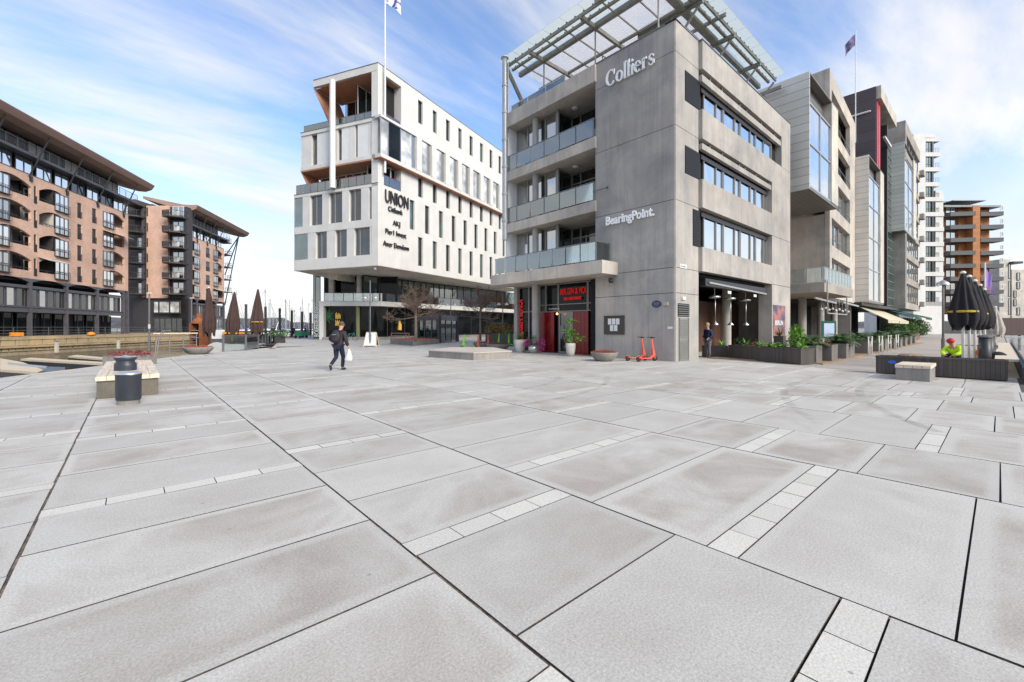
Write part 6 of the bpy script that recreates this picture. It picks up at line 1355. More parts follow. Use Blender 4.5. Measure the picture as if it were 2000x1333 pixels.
for dx, dz in ((-0.42, 0.55), (0.3, 0.6), (0.6, 0.5), (0.55, 0.75), (0.5, 0.25), (-0.3, 0.7)): leaves(g, (x + dx * RT.x, y + dx * RT.y, dz), 0.2, 120, 0.06, rg)
g.build('flowers', mat('magenta_petals', (0.5, 0.07, 0.26), 0.7, var=0.3, scale=8), t)
# dark timber planters in front of the terrace
def planter(pts, h, lab, seed, plants='mix', grp=None, name='timber_planter', m=None):
    cx = sum(p[0] for p in pts) / 4; cy = sum(p[1] for p in pts) / 4; t = thing(name, (cx, cy, 0), lab, 'planter', grp); rg = random.Random(seed)
    g = MB(); g.prism(pts, 0.03, h - 0.06); pi_ = [(x + (cx - x) * 0.0, y) for x, y in pts]
    n = 4
    for i in range(4):
        a, b = V(pts[i]), V(pts[(i + 1) % 4]); d = (b - a).normalized(); Wq = Wall(a, d); s_ = -1 if Wq.n.dot(V((cx, cy)) - a) > 0 else 1; Wq = Wall(a, d, s_ < 0); g.wb(Wq, -0.01, (b - a).length + 0.01, h - 0.06, h, -0.05, 0.012)
    g.build('box', m or M_['plwood'], t)
    g = MB(); g.prism([((x - cx) * 0.93 + cx, (y - cy) * 0.93 + cy) for x, y in pts], h - 0.058, h - 0.02); g.build('soil', M_['soil'], t)
    if plants:
        L_ = (V(pts[1]) - V(pts[0])).length; gl_, gd_, gr_ = MB(), MB(), MB()
        k = max(1, int(L_ / 0.45)) if plants == 'mix' else 1
        for i in range(k):
            f = (i + 0.5) / k; p = V(pts[0]).lerp(V(pts[1]), f).lerp(V(pts[3]).lerp(V(pts[2]), f), rg.uniform(0.3, 0.7)); c = (p.x, p.y, h - 0.03)
            if plants == 'palm': frond_plant(gd_, c, 26, rg.uniform(0.85, 1.15), rg, leaf=0.2, w0=0.03); frond_plant(gl_, c, 14, rg.uniform(0.7, 0.95), rg, leaf=0.2, w0=0.03)
            else:
                q = rg.random()
                if q < 0.35: blade_plant(gl_, c, 26, 0.55, rg, 0.03)
                elif q < 0.6: leaves(gd_, (c[0], c[1], h + 0.15), 0.24, 90, 0.07, rg)
                elif q < 0.8: leaves(gr_, (c[0], c[1], h + 0.06), 0.26, 90, 0.045, rg, (1, 1, 0.5))
                else: frond_plant(gl_, c, 12, 0.5, rg, leaf=0.12)
        if gl_.f: gl_.build('foliage', leafl if plants == 'mix' else leafg, t)
        if gd_.f: gd_.build('foliage', leafd, t)
        if gr_.f: gr_.build('heather', heath, t)
    return t
def quad(a, b, w_):
    a, b = V(a), V(b); d = (b - a).normalized(); n = V((-d.y, d.x));
    if n.dot(V((1, 0.4))) < 0: n = -n
    return [tuple(a), tuple(b), tuple(b + n * w_), tuple(a + n * w_)]
planter(quad(P2(1423, 700.5), P2(1564, 713.5), 0.75), 0.7, 'long dark timber planter with succulents and heather before the concrete building', 11)
planter(quad((22.95, 10.6), (23.15, 9.35), 0.7), 0.62, 'dark timber planter with long drooping leaves tucked into the terrace opening', 12, 'mix')
x, y = D2(1523, 22.4); t = thing('potted_plant', (x, y, 0), 'tall square dark pot with a spiky plant under the poster', 'potted plant'); g = MB(); g.prism([(x - 0.22, y - 0.22), (x + 0.22, y - 0.22), (x + 0.22, y + 0.22), (x - 0.22, y + 0.22)], 0, 1.15); g.build('pot', M_['plwood'], t); rg = random.Random(8); g = MB(); blade_plant(g, (x, y, 1.15), 60, 0.7, rg, 0.02); g.build('foliage', mat('olive_blades', (0.16, 0.15, 0.04), 0.7), t)
x, y = D2(1556, 19.5); t = thing('potted_plant', (x, y, 0), 'bushy bright green shrub at the end of the long dark timber planter', 'shrub'); rg = random.Random(9); g = MB(); g.lathe((x, y, 0), [(0, 0), (0.2, 0), (0.26, 0.5), (0, 0.5)], 14); g.build('pot', M_['plwood'], t)
g = MB(); leaves(g, (x, y, 1.15), 0.34, 500, 0.09, rg, (1, 1, 1.7)); frond_plant(g, (x, y, 0.55), 26, 0.8, rg, leaf=0.16); g.build('foliage', leafl, t)
gp = concrete('grey_planter_board', (0.2, 0.185, 0.17), 0.05); grp = 'square planters along the terrace edge'
nbx = 0
words = ['first', 'second', 'third', 'fourth', 'fifth', 'sixth', 'seventh', 'eighth', 'ninth', 'tenth', 'eleventh', 'twelfth']
for i, (x0, y0, w_) in enumerate(((22.55, 5.35, 0.95), (24.0, 5.1, 1.1), (26.3, 5.0, 1.0), (28.9, 5.3, 0.9), (32.2, 5.1, 1.1), (35.6, 5.0, 1.0), (38.6, 5.2, 1.0), (41.5, 5.1, 1.1), (44.5, 5.1, 1.1), (48.0, 5.2, 1.2), (52.0, 5.3, 1.2), (56.0, 5.4, 1.2))):
    planter([(x0, y0), (x0, y0 + 1.0), (x0 + w_, y0 + 1.0), (x0 + w_, y0)], 0.78, 'square grey planter with a palm, %s from the long timber planter' % words[i], 20 + i, 'palm' if i != 1 else 'mix', grp, 'square_planter', gp)
g = MB(); g.box(21.9, 30, 4.95, 5.0, 0.0, 0.07); g.box(22.2, 60, 5.0, 9.9, 0.012, 0.05); tk = thing('terrace_deck', (22, 5, 0), 'low timber terrace deck under the square planters and café tables', 'deck'); g.build('boards', linemat('terrace_boards', (0.36, 0.24, 0.14), 0.14, False, 0.5, 0.08, 0.8), tk)
for i, (x, w_) in enumerate(((31.0, 4.9), (33.9, 4.85), (37.5, 4.9), (40.7, 4.9))):
    t = thing('rope_barrier', (x, w_, 0), ['white rope post pair nearest the long timber planter', 'white rope posts second along the terrace edge', 'white rope posts third along the terrace edge', 'white rope posts farthest along the terrace edge'][i], 'rope barrier', 'rope barriers at the terrace')
    for dx in (0, 1.0):
        g = MB(); g.tube([(x + dx, w_, 0), (x + dx, w_, 1.0)], 0.03, 8); g.ball((x + dx, w_, 1.02), 0.05); g.build('post', M_['whitep'], t, smooth=True)
    g = MB(); g.tube([(x + k / 8, w_, 0.92 - 0.42 * (1 - (k / 4 - 1) ** 2)) for k in range(9)], 0.02, 6); g.build('rope', mat('cream_rope', (0.6, 0.5, 0.36), 0.9) if i == 0 else bpy.data.materials['cream_rope'], t)
# café tables and chairs on the terrace (dark, mostly hidden by the planters)
tt = thing('cafe_table', (0, 0, 0), 'small dark café table on the terrace', 'table', 'café tables on the terrace'); g = MB(); g.box(-0.35, 0.35, -0.35, 0.35, 0.72, 0.75); g.build('top', M_['steel'], tt); g = MB(); g.tube([(0, 0, 0.02), (0, 0, 0.72)], 0.03); g.box(-0.25, 0.25, -0.25, 0.25, 0.0, 0.02); g.build('leg', M_['dark'], tt)
for i, (x, y) in enumerate(((26, 8.2), (30.5, 8.4), (35, 8.0), (40, 8.3), (46, 8.2))):
    o = tt if i == 0 else copy_tree(tt); place(o, x, y, 0.05, 0.3 * i)
t = thing('menu_board', (33.5, 7.6, 0.05), 'framed menu board on a stand among the terrace plants', 'menu board'); Wm = Wall((33.2, 7.6), (0.75, -0.66)); g = MB(); g.wb(Wm, 0, 0.9, 0.9, 2.0, 0, 0.06); g.build('frame', gv, t); g = MB(); g.wb(Wm, 0.12, 0.78, 1.0, 1.85, 0.062, 0.07); g.build('sheet', mat('pale_blue_sheet', (0.45, 0.55, 0.7), 0.5), t); g = MB(); g.bar(Wm.P(0.1, 0.05, 0), Wm.P(0.1, 0.9, 0), 0.05); g.bar(Wm.P(0.8, 0.05, 0), Wm.P(0.8, 0.9, 0), 0.05); g.build('leg', M_['bench'], t)
for i, (x, y) in enumerate(((60.5, 6.6), (64.5, 6.7), (68.5, 6.8), (73, 6.9))):
    t = planter([(x, y), (x, y + 1.2), (x + 3.4, y + 1.2), (x + 3.4, y)], 0.8, 'brown wicker planter with clipped greenery beyond the palms, %s of the four' % ('nearest', 'second', 'third', 'farthest')[i], 60 + i, None, 'wicker planters down the promenade', 'wicker_planter', mat('brown_wicker', (0.2, 0.09, 0.05), 0.9, var=0.4, scale=6) if i == 0 else bpy.data.materials['brown_wicker'])
    rg = random.Random(70 + i); g = MB(); leaves(g, (x + 1.7, y + 0.9, 1.35), 1.0, 900, 0.14, rg, (1.9, 0.8, 0.65)); g.build('foliage', leafg if i % 2 else leafd, t)
rg = random.Random(90)
for i in range(5):
    x, y = 79 + i * 4.0, 9.0; t = thing('shrub', (x, y, 0), 'rounded evergreen shrub before the brown hoarding, %s from the wicker planters' % words[i], 'shrub', 'shrubs by the hoarding'); g = MB(); leaves(g, (x, y, 1.5), 1.9, 900, 0.2, rg, (1.1, 1, 0.75)); g.build('foliage', (leafg, leafd)[i % 2], t); g = MB(); g.tube([(x, y, 0), (x, y, 1.4)], 0.08); g.build('stem', M_['soil'], t)
# long planter behind the scooters
planter(quad(D2(948, 41), D2(1006, 36), 1.0), 1.05, 'long dark planter with autumn-coloured plants behind the scooters', 31, 'mix'); x, y = D2(975, 39.2); rg = random.Random(33); t = thing('shrub', (x, y, 0), 'loose yellow and russet shrub growing over the long dark planter', 'shrub'); g = MB()
for k in range(9): q = D2(950 + 6 * k, 40.8 - 0.5 * k); leaves(g, (q[0] + 0.3, q[1], 1.4), 0.5, 130, 0.09, rg)
g.build('foliage', mat('russet_leaves', (0.26, 0.15, 0.035), 0.8, var=0.6, scale=3), t)
# -- timber planter, umbrellas, boardwalk on the right
t = planter([(19.3, -0.15), (19.3, 2.85), (20.0, 2.85), (20.0, -0.15)], 0.62, 'long dark timber planter with a small blue sticker at the foot of the black parasols', 41, None)
g = MB(); c = V((19.296, 2.42, 0.42)); g.extr([c + V((0, 0.11 * cos(k * pi / 8), 0.055 * sin(k * pi / 8))) for k in range(16)], (-0.004, 0, 0)); g.build('sticker', mat('blue_sticker', (0.03, 0.12, 0.6), 0.5), t)
g = MB(); g.lathe((19.65, 2.0, 0.6), [(0.3, 0), (0.34, 0.05), (0.25, 0.1), (0, 0.12)], 12); g.build('dry_plants', mat('dry_stems', (0.25, 0.19, 0.13), 1, var=0.4, scale=12), t)
def parasol(u, D, top, bot, r, m, lab, grp, seed, name='closed_parasol', pole_r=0.045, polem=None, zb_=0.0, lean=0.0):
    x, y = D2(u, D); t = thing(name, (x, y, zb_), lab, 'parasol', grp); rg = random.Random(seed)
    g = MB(); g.tube([(x, y, zb_), (x, y, top)], pole_r, 12); g.lathe((x, y, zb_), [(0.3, 0), (0.3, 0.06), (0.08, 0.09), (0.08, 0.2), (0, 0.2)], 16); g.build('pole', polem or M_['whitep'], t, smooth=True)
    g = MB(); n = 48; rows = []
    ph = [rg.uniform(-0.3, 0.3) for _ in range(9)]; H_ = top - bot
    prof = [(0.0, 0.1), (0.03, 0.18), (0.12, 0.3), (0.3, 0.52), (0.55, 0.78), (0.78, 1.0), (0.9, 0.98), (1.0, 0.82)]
    for tq, k in prof:
        for q in range(n):
            an = 2 * pi * q / n; fold = 1 + 0.2 * sin(an * 8 + ph[0] * 4 * tq) * min(1, tq * 3) + 0.06 * sin(an * 3 + ph[1] * 9)
            zj = -0.12 * (0.5 + 0.5 * sin(an * 4 + seed)) * (tq > 0.95) * H_ * 1.0
            g.v.append(V((x + r * k * fold * cos(an) + lean * tq, y + r * k * fold * sin(an), top - 0.05 - tq * H_ + zj)))
    for j in range(len(prof) - 1):
        for q in range(n): q2 = (q + 1) % n; g.f.append((j * n + q2, j * n + q, (j + 1) * n + q, (j + 1) * n + q2)); g.m.append(0)
    g.build('canopy', m, t, smooth=True)
    if seed in (3, 22, 5):
      g = MB(); g.lathe((x + lean * 0.8, y, bot + H_ * 0.2), [(r * 1.0, 0), (r * 1.13, 0.02), (r * 1.13, 0.07), (r * 1.0, 0.09)], 24); g.build('strap', bpy.data.materials.get('ochre_strap') or mat('ochre_strap', (0.5, 0.33, 0.04), 0.8), t)
    g = MB(); g.lathe((x, y, top - 0.06), [(0.07, 0), (0.09, 0.04), (0.05, 0.09), (0, 0.1)], 12); g.build('finial', M_['whitep'], t, smooth=True); return t
blk = mat('black_canvas', (0.012, 0.011, 0.014), 0.85, var=0.4, scale=3)
for i, (u, D) in enumerate(((1881, 16.0), (1893, 17.2), (1904, 18.8), (1914, 20.8), (1923, 23.2))):
    parasol(u, D, 3.65, 1.75, 0.36 + 0.02 * (i % 2), blk, 'closed black parasol on a white pole, %s' % ('nearest of the row', 'second of the row', 'middle of the row', 'fourth of the row', 'last and farthest of the row')[i], 'closed black parasols', i + 3)
parasol(1944, 27.5, 2.9, 1.2, 0.36, mat('beige_canvas', (0.42, 0.38, 0.33), 0.9, var=0.25, scale=3), 'closed beige parasol to the right of the black ones', None, 9)
brn = mat('brown_canvas', (0.055, 0.03, 0.025), 0.85, var=0.4, scale=2)
for i, (u, top, r) in enumerate(((408, 4.7, 0.4), (458, 4.4, 0.42), (504, 4.6, 0.42))):
    parasol(u, 33.5, top, 1.3, r, brn, ('closed dark brown parasol beside the rusty oven', 'closed dark brown parasol, middle one on the pontoon terrace', 'closed dark brown parasol on the pontoon terrace nearest the marina masts')[i], 'closed brown parasols on the pontoon', 20 + i, lean=(0, -0.12, -0.05)[i], polem=M_['steel'])
# boardwalk, fence and benches at the right edge
g = MB(); g.box(16.45, 60, -9, -0.55, -0.62, -0.5); struct('boardwalk', g, linemat('boardwalk_planks', (0.42, 0.34, 0.26), 0.15, True, 0.5, 0.09, 0.85, var=0.2))
t = thing('slatted_fence', (19, -0.45, -0.5), 'blue-grey slatted low fence with a timber ledge along the boardwalk', 'fence')
g = MB()
for k in range(150): x = 18.95 + k * 0.16; g.box(x, x + 0.13, -0.5, -0.46, -0.5, 0.62)
g.box(18.95, 43, -0.455, -0.41, 0.45, 0.55); g.box(18.95, 43, -0.455, -0.41, -0.2, -0.1); g.build('slats', mat('blue_grey_stain', (0.1, 0.12, 0.15), 0.8, var=0.3, scale=5), t)
g = MB(); g.box(21.0, 43, -0.4, 0.12, 0.5, 0.58); g.build('ledge', M_['bench'], t)
for i, (x, y) in enumerate(((22.0, 0.35), (24.6, 0.3))):
    t = thing('pier_post', (x, y, 0), ('thick dark pier post nearer the slatted fence end', 'thick dark pier post farther along the slatted fence')[i], 'post', 'dark pier posts'); g = MB(); g.tube([(x, y, 0), (x, y, 1.25)], 0.16, 14); g.build('post', M_['dark'], t, smooth=True); g = MB(); g.lathe((x, y, 1.25), [(0.19, 0), (0.19, 0.06), (0, 0.08)], 14); g.build('cap', M_['steel'], t)
t = thing('steel_rail', (21, 2.6, 0), 'low steel pipe rail behind the black parasols', 'railing'); g = MB(); g.tube([D2(1868, 20.5) + (0.75,), D2(1950, 19.5) + (0.75,)], 0.025, 8)
for u in (1870, 1910, 1948): g.tube([D2(u, 20.4) + (0.0,), D2(u, 20.4) + (0.75,)], 0.025, 8)
g.build('pipe', M_['steel'], t)
x, y = D2(1920, 18.6); t = thing('rescue_buoy_bag', (x, y, 0), 'orange and yellow bundle lying behind the timber planter', 'bag'); g = MB(); g.ball((x, y, 0.5), 0.28, n=12, sq=(1.3, 0.8, 0.7)); g.build('cover', mat('orange_fabric', (0.7, 0.16, 0.02), 0.7), t, smooth=True); g = MB(); g.ball((x + 0.1, y - 0.15, 0.42), 0.24, n=12, sq=(1.4, 0.8, 0.6)); g.build('lining', mat('yellow_fabric', (0.75, 0.5, 0.02), 0.7), t, smooth=True)
x, y = D2(1950, 15.8); t = thing('rolled_mat', (x, y, 0), 'bundled black tarpaulin at the right end of the timber planter', 'tarpaulin'); g = MB(); g.ball((x, y, 0.42), 0.34, n=14, sq=(1, 0.8, 0.85)); g.tube([(x - 0.3, y, 0.0), (x - 0.2, y, 0.4)], 0.2, 10); g.build('roll', blk, t, smooth=True)
# -- lamp posts
def lamp(u, D, top, lab, kind, col_=None, name='street_lamp', base=0.0):
    x, y = D2(u, D); t = thing(name, (x, y, base), lab, 'street lamp'); g = MB()
    g.tube([(x, y, base), (x, y, base + 1.0), (x, y, base + 1.02), (x, y, top)], [0.075, 0.075, 0.05, 0.045], 12); g.build('pole', M_['steel'], t, smooth=False)
    if kind == 'dome':
        g = MB(); g.lathe((x, y, top - 0.2), [(0.27, 0), (0.27, 0.04), (0.2, 0.14), (0.06, 0.24), (0, 0.25)], 20); g.build('shade', M_['alu'], t, smooth=True)
    elif kind == 'twin':
        for s_ in (-1, 1):
            c = V((x, y, 3.95)) + RT.to_3d() * 0.42 * s_; g = MB(); g.bar((x, y, 4.08), c + V((0, 0, 0.13)), 0.03); g.lathe(c, [(0.22, 0), (0.21, 0.04), (0.1, 0.2), (0, 0.24)], 16); g.build('shade', M_['alu'], t, smooth=True)
    elif kind == 'box':
        g = MB(); g.box(x - 0.06, x + 0.06, y - 0.06, y + 0.06, 1.5, 1.8); g.box(x - 0.14, x + 0.14, y - 0.14, y + 0.14, top, top + 0.06); g.build('switch_box', M_['alu'], t)
    return t
lamp(1842, 22, 3.95, 'grey lamp post with a domed shade left of the black parasols', 'dome')
lamp(291.5, 30.2, 3.95, 'plain grey lamp post at the quay edge, behind the pink heather', 'box'); lamp(374, 37.5, 4.1, 'plain grey lamp post left of the rusty oven', 'box')
lamp(723, 35.0, 5.4, 'lamp post with twin bell shades standing at the sandwich board', 'twin'); lamp(880.5, 47, 5.2, 'lamp post with twin bell shades behind the glass shelter', 'twin'); lamp(982, 46, 5.2, 'lamp post with twin bell shades right of the second bare tree', 'twin')
# -- bare trees
def bare_tree(u, D, h, w_, lab, seed, base=0.0):
    x, y = D2(u, D); t = thing('bare_tree', (x, y, base), lab, 'tree', 'bare trees before the white building'); rg = random.Random(seed); g = MB(); tr = MB()
    bark = bpy.data.materials.get('pale_bark') or mat('pale_bark', (0.2, 0.165, 0.12), 0.9, var=0.3, scale=6, streak=0.4); tw = bpy.data.materials.get('twig_brown') or mat('twig_brown', (0.19, 0.135, 0.1), 0.9, var=0.3, scale=6)
    fork = base + (h - base) * 0.42
    tr.tube([(x, y, base), (x + 0.02, y, base + 1.2), (x, y, fork), (x + 0.04, y, fork + (h - fork) * 0.55)], [0.13, 0.11, 0.095, 0.04], 12)
    tr.build('trunk', bark, t, smooth=True)
    def grow(p, d, l, r, lv):
        n = 3; pts = [p]
        for i in range(n): d = (d + V((rg.gauss(0, 0.16), rg.gauss(0, 0.16), rg.gauss(0.02, 0.1)))).normalized(); pts.append(pts[-1] + d * l / n)
        r = max(r, 0.0095); g.tube(pts, [r, r * 0.85, r * 0.7, r * 0.6], 4 if lv > 1 else 6, cap=False)
        if lv < 4:
            for k in range(4 if lv < 2 else 3):
                j = rg.choice((1, 2, 3, 3)); nd_ = (d + V((rg.gauss(0, 0.6), rg.gauss(0, 0.6), rg.gauss(0.05, 0.35)))).normalized(); grow(pts[j], nd_, l * rg.uniform(0.5, 0.75), r * 0.55, lv + 1)
    for k in range(19):
        z = fork + (h - fork) * (0.0 if k < 4 else rg.uniform(0.0, 0.5)); a = k * 2.4 + rg.random(); el = rg.uniform(-0.05, 0.25) if k < 5 else rg.uniform(0.3, 1.1)
        grow(V((x, y, z)), V((cos(a) * cos(el), sin(a) * cos(el), sin(el))), w_ * (0.62 if k < 5 else 0.5), 0.035, 0)
    g.build('crown', tw, t); return t
bare_tree(812, 35.8, 5.2, 1.95, 'bare spreading tree in the stone planter left of the glass shelter', 3, 0.4)
bare_tree(938, 44.0, 5.8, 2.1, 'bare rounded tree behind the scooters, right of the glass shelter', 8, 0.2)
t = thing('tree_planter', (*D2(812, 36), 0), 'low granite tree planter around the bare spreading tree', 'planter'); g = MB(); pz = [P2(762, 672), P2(807, 676), P2(858, 671.5), P2(820, 664)]; g.prism(pz, 0, 0.42); g.build('kerb', M_['stone'], t); g = MB(); cx, cy = sum(p[0] for p in pz) / 4, sum(p[1] for p in pz) / 4; g.prism([(cx + (p[0] - cx) * 0.93, cy + (p[1] - cy) * 0.93) for p in pz], 0.421, 0.44); g.build('soil', heath, t)
t = thing('timber_rail', (*D2(780, 36.5), 0.42), 'brown timber guard rail standing on the granite tree planter', 'railing'); Wk = Wall(D2(763.5, 37.2), V(D2(799, 36.4)) - V(D2(763.5, 37.2))); L_ = (V(D2(799, 36.4)) - V(D2(763.5, 37.2))).length; g = MB()
for z in (0.62, 0.84, 1.06): g.wb(Wk, 0, L_, z, z + 0.05, 0, 0.04)
for s_ in (0.0, L_ * 0.8, L_ - 0.05): g.wb(Wk, s_, s_ + 0.05, 0.42, 1.1, -0.045, -0.005)
g.build('bars', mat('brown_timber', (0.22, 0.13, 0.09), 0.8), t)
# -- dark glazed shelter
t = thing('glass_shelter', (*P2(858, 670), 0), 'dark blue-grey glazed stair shelter before the white building', 'shelter'); A_, B_, C_ = V(P2(858, 670.5)), V(D2(817, 47.5)), V(P2(893, 667.5)); dk = mat('blue_grey_frame', (0.06, 0.065, 0.085), 0.45, 0.2)
sg = clearmat('smoked_glass', (0.25, 0.27, 0.3), 0.06)
for (p, q, nm) in ((A_, B_, 3), (A_, C_, 3)):
    Wq = Wall(p, q - p); Wq = Wq if Wq.n.dot(FW) < 0 else Wall(p, q - p, True); l = (q - p).length; window(Wq, 0.1, l - 0.1, 0.15, 2.45, 0.0, t, sg, dk, [l * k / nm for k in range(1, nm)], fw=0.14, name='glazing')
    g = MB(); g.wb(Wq, 0.0, l, 2.45, 2.85, -0.2, 0.05); g.build('fascia', dk, t)
for p in (A_, B_, C_): g = MB(); g.box(p.x - 0.14, p.x + 0.14, p.y - 0.14, p.y + 0.14, 0, 2.86); g.build('corner_post', dk, t)
g = MB(); g.prism([tuple(A_), tuple(B_), tuple(B_ + C_ - A_), tuple(C_)], 2.72, 2.8); g.build('roof', dk, t)
# -- sandwich board
x, y = D2(725, 35.2); t = thing('sandwich_board', (x, y, 0), 'timber-framed white sandwich board by the twin-shade lamp post', 'sign'); Wq = Wall((x, y), RT.copy()); Wq = Wq if Wq.n.dot(FW) < 0 else Wall((x, y), RT, True)
for s_ in (-1, 1):
    nm = Wq.n.to_3d(); d3 = Wq.d.to_3d(); b = V((x, y, 0)) + nm * 0.32 * s_ - d3 * (0.55 if s_ > 0 else 0.5); tp = V((x, y, 1.18)) + nm * 0.03 * s_ - d3 * 0.36
    g = MB(); g.bar(b, tp, 0.07, 0.05); g.bar(b + d3 * 1.05, tp + d3 * 0.75, 0.07, 0.05); g.bar(tp, tp + d3 * 0.75, 0.07, 0.05); g.bar(b.lerp(tp, 0.1), (b + d3 * 1.05).lerp(tp + d3 * 0.75, 0.1), 0.06, 0.05); g.build('frame', M_['bench'], t)
    g = MB(); q = [b.lerp(tp, 0.12), (b + d3 * 1.05).lerp(tp + d3 * 0.75, 0.12), (b + d3 * 1.05).lerp(tp + d3 * 0.75, 0.97), b.lerp(tp, 0.97)]; g.extr(q, nm * 0.02 * s_); g.build('panel', M_['whitep'] if s_ > 0 else M_['dark'], t)
# -- bicycle behind the shop glass line
def bicycle(x, y, rz, lab, m):
    t = thing('bicycle', (0, 0, 0), lab, 'bicycle', 'parked bicycles')
    for px in (-0.52, 0.52):
        g = MB(); g.tube([(px + 0.33 * cos(a * pi / 12), 0, 0.34 + 0.33 * sin(a * pi / 12)) for a in range(25)], 0.018, 6, cap=False)
        for a in range(8): g.tube([(px, 0, 0.34), (px + 0.32 * cos(a * pi / 4), 0, 0.34 + 0.32 * sin(a * pi / 4))], 0.004, 3)
        g.build('wheel', M_['rubber'], t)
    g = MB()
    for a, b in (((-0.52, 0.34), (-0.1, 0.32)), ((-0.1, 0.32), (0.35, 0.8)), ((-0.1, 0.32), (-0.22, 0.85)), ((-0.22, 0.8), (0.35, 0.84)), ((-0.52, 0.34), (-0.2, 0.78)), ((0.52, 0.34), (0.33, 0.95))): g.tube([(a[0], 0, a[1]), (b[0], 0, b[1])], 0.018, 6)
    g.build('frame', m, t); g = MB(); g.box(-0.33, -0.12, -0.06, 0.06, 0.88, 0.93); g.build('saddle', M_['rubber'], t); g = MB(); g.tube([(0.25, -0.25, 0.98), (0.33, -0.1, 1.0), (0.33, 0.1, 1.0), (0.25, 0.25, 0.98)], 0.014, 6); g.build('handlebar', M_['rubber'], t); return place(t, x, y, 0, rz)
x, y = D2(685, 51); bicycle(x, y, YAW + 0.5, 'teal bicycle parked before the shop window, behind the walking man', mat('teal_paint', (0.05, 0.3, 0.3), 0.4))
# -- flagpoles
x, y = D2(1924, 60); fp2 = thing('flagpole', (x, y, 0), 'white flagpole with a drooping purple flag in front of the orange-brown tower', 'flagpole'); g = MB(); g.tube([(x, y, 0), (x, y, 10.6)], 0.09, 8); g.build('pole', M_['whitep'], fp2); flag(fp2, (x, y, 9.8), 1.1, 2.4, mat('purple_flag', (0.3, 0.18, 0.5), 0.8), 3, 1.2)
x, y = D2(1671, 50); fp3 = thing('flagpole', (x, y, 24), 'thin flagpole on the roof of the block with the big zinc bay', 'flagpole'); g = MB(); g.tube([(x, y, 23.0), (x, y, 36)], 0.05, 8); g.build('pole', M_['whitep'], fp3); flag(fp3, (x, y, 35.6), 1.3, 1.3, mat('dark_striped_flag', (0.12, 0.1, 0.2), 0.8, var=0.8, scale=2), 5, 1.1, -RT.to_3d())
# ------------------------------------------------------------------ waterside on the left
# lower ledge outside the quay edge, ramp, rails, pontoon terrace
def lp(u, D): p = PD(u, D); return (p.x, p.y)
g = MB(); g.prism([lp(228, 27), lp(300, 24.0), lp(440, 27.5), lp(440, 33), lp(300, 34), lp(228, 31)], -1.7, -0.32); struct('lower_quay', g, concrete('olive_quay_stone', (0.27, 0.22, 0.14), 0.25))
t = thing('steel_railing', (*lp(340, 31), -0.3), 'steel railing of horizontal bars with a timber handrail at the water steps', 'railing')
Wq = Wall(lp(303, 30.5), V(lp(383, 32)) - V(lp(303, 30.5))); L_ = (V(lp(383, 32)) - V(lp(303, 30.5))).length; g = MB()
for k in range(6): z = -0.1 + k * 0.2; g.wb(Wq, 0, L_, z, z + 0.03, 0, 0.03)
for k in range(4): s_ = L_ * k / 3; g.wb(Wq, s_, s_ + 0.06, -0.3, 1.12, -0.07, -0.01)
g.build('bars', M_['steel'], t); g = MB(); g.wb(Wq, -0.1, L_ + 0.1, 1.12, 1.2, -0.06, 0.06); g.build('handrail', M_['bench'], t)
g = MB()
for o_ in (0.0, 0.5): g.tube([lp(303 + o_ * 8, 29.5) + (-0.3,), lp(306 + o_ * 8, 29.5) + (0.6,), lp(317 + o_ * 8, 29.5) + (1.35,), lp(330 + o_ * 8, 29.5) + (1.35,)], 0.03, 8)
g.build('stair_handrail', M_['alu'], t)
# rusty oven
x, y = lp(391, 36.5); t = thing('outdoor_oven', (x, y, 0), 'rusty steel outdoor oven with black shelves and a short chimney', 'oven'); rust = mat('rusted_steel', (0.3, 0.1, 0.04), 0.85, var=0.35, scale=4, streak=0.5)
d = RT.to_3d(); f3 = FW.to_3d(); c = V((x, y, 0)); g = MB()
def obx(mb, c, a, b, dd0, dd1, z0, z1, m=0): mb.hexa([c + d * p + f3 * q + V((0, 0, z)) for z in (z0, z1) for p, q in ((a, dd0), (b, dd0), (b, dd1), (a, dd1))], m)
obx(g, c, 0.32, 0.62, -0.5, 0.5, 0, 1.25); obx(g, c, -0.55, 0.32, 0.42, 0.5, 0, 1.9); obx(g, c, 0.24, 0.32, -0.5, 0.42, 0, 1.9); obx(g, c, -0.55, -0.49, -0.5, 0.42, 0, 1.9)
g.lathe(c + d * -0.1 + V((0, 0, 1.9)), [(0.5, 0), (0.5, 0.12), (0.4, 0.35), (0.2, 0.48), (0.2, 0.85), (0, 0.85)], 20); g.build('housing', rust, t)
g = MB(); obx(g, c, -0.49, 0.24, 0.3, 0.42, 0, 1.9); g.build('opening', M_['black'], t); g = MB(); obx(g, c, -0.49, 0.24, -0.45, 0.3, 0.7, 0.74); obx(g, c, -0.49, 0.24, -0.45, 0.3, 1.3, 1.34); g.build('shelf', M_['alu'], t)
# glass balustrade beside the square
t = thing('glass_balustrade', (*lp(480, 28.5), 0), 'glass balustrade with dark posts along the quay, before the brown parasols', 'balustrade')
gp_ = [lp(436, 28.2), lp(480, 29.6), lp(504.5, 31.4), lp(528, 42), lp(549, 60)]
for i in range(4):
    a, b = V(gp_[i]), V(gp_[i + 1]); Wq = Wall(a, b - a); l = (b - a).length; g = MB(); g.wb(Wq, 0.05, l - 0.05, 0.1, 1.0, 0, 0.02); g.build('glass_panel', M_['rail'], t); g = MB(); g.wb(Wq, 0, l, 1.0, 1.06, -0.03, 0.04); g.build('handrail', M_['steeld'], t)
    n = 1 if i < 2 else 4
    for k in range(n):
        g = MB(); r_ = 0.06 if n == 1 else 0.035; p = a.lerp(b, k / n); g.box(p.x - r_, p.x + r_, p.y - r_, p.y + r_, 0, 1.08); g.build('post', M_['steeld'], t)
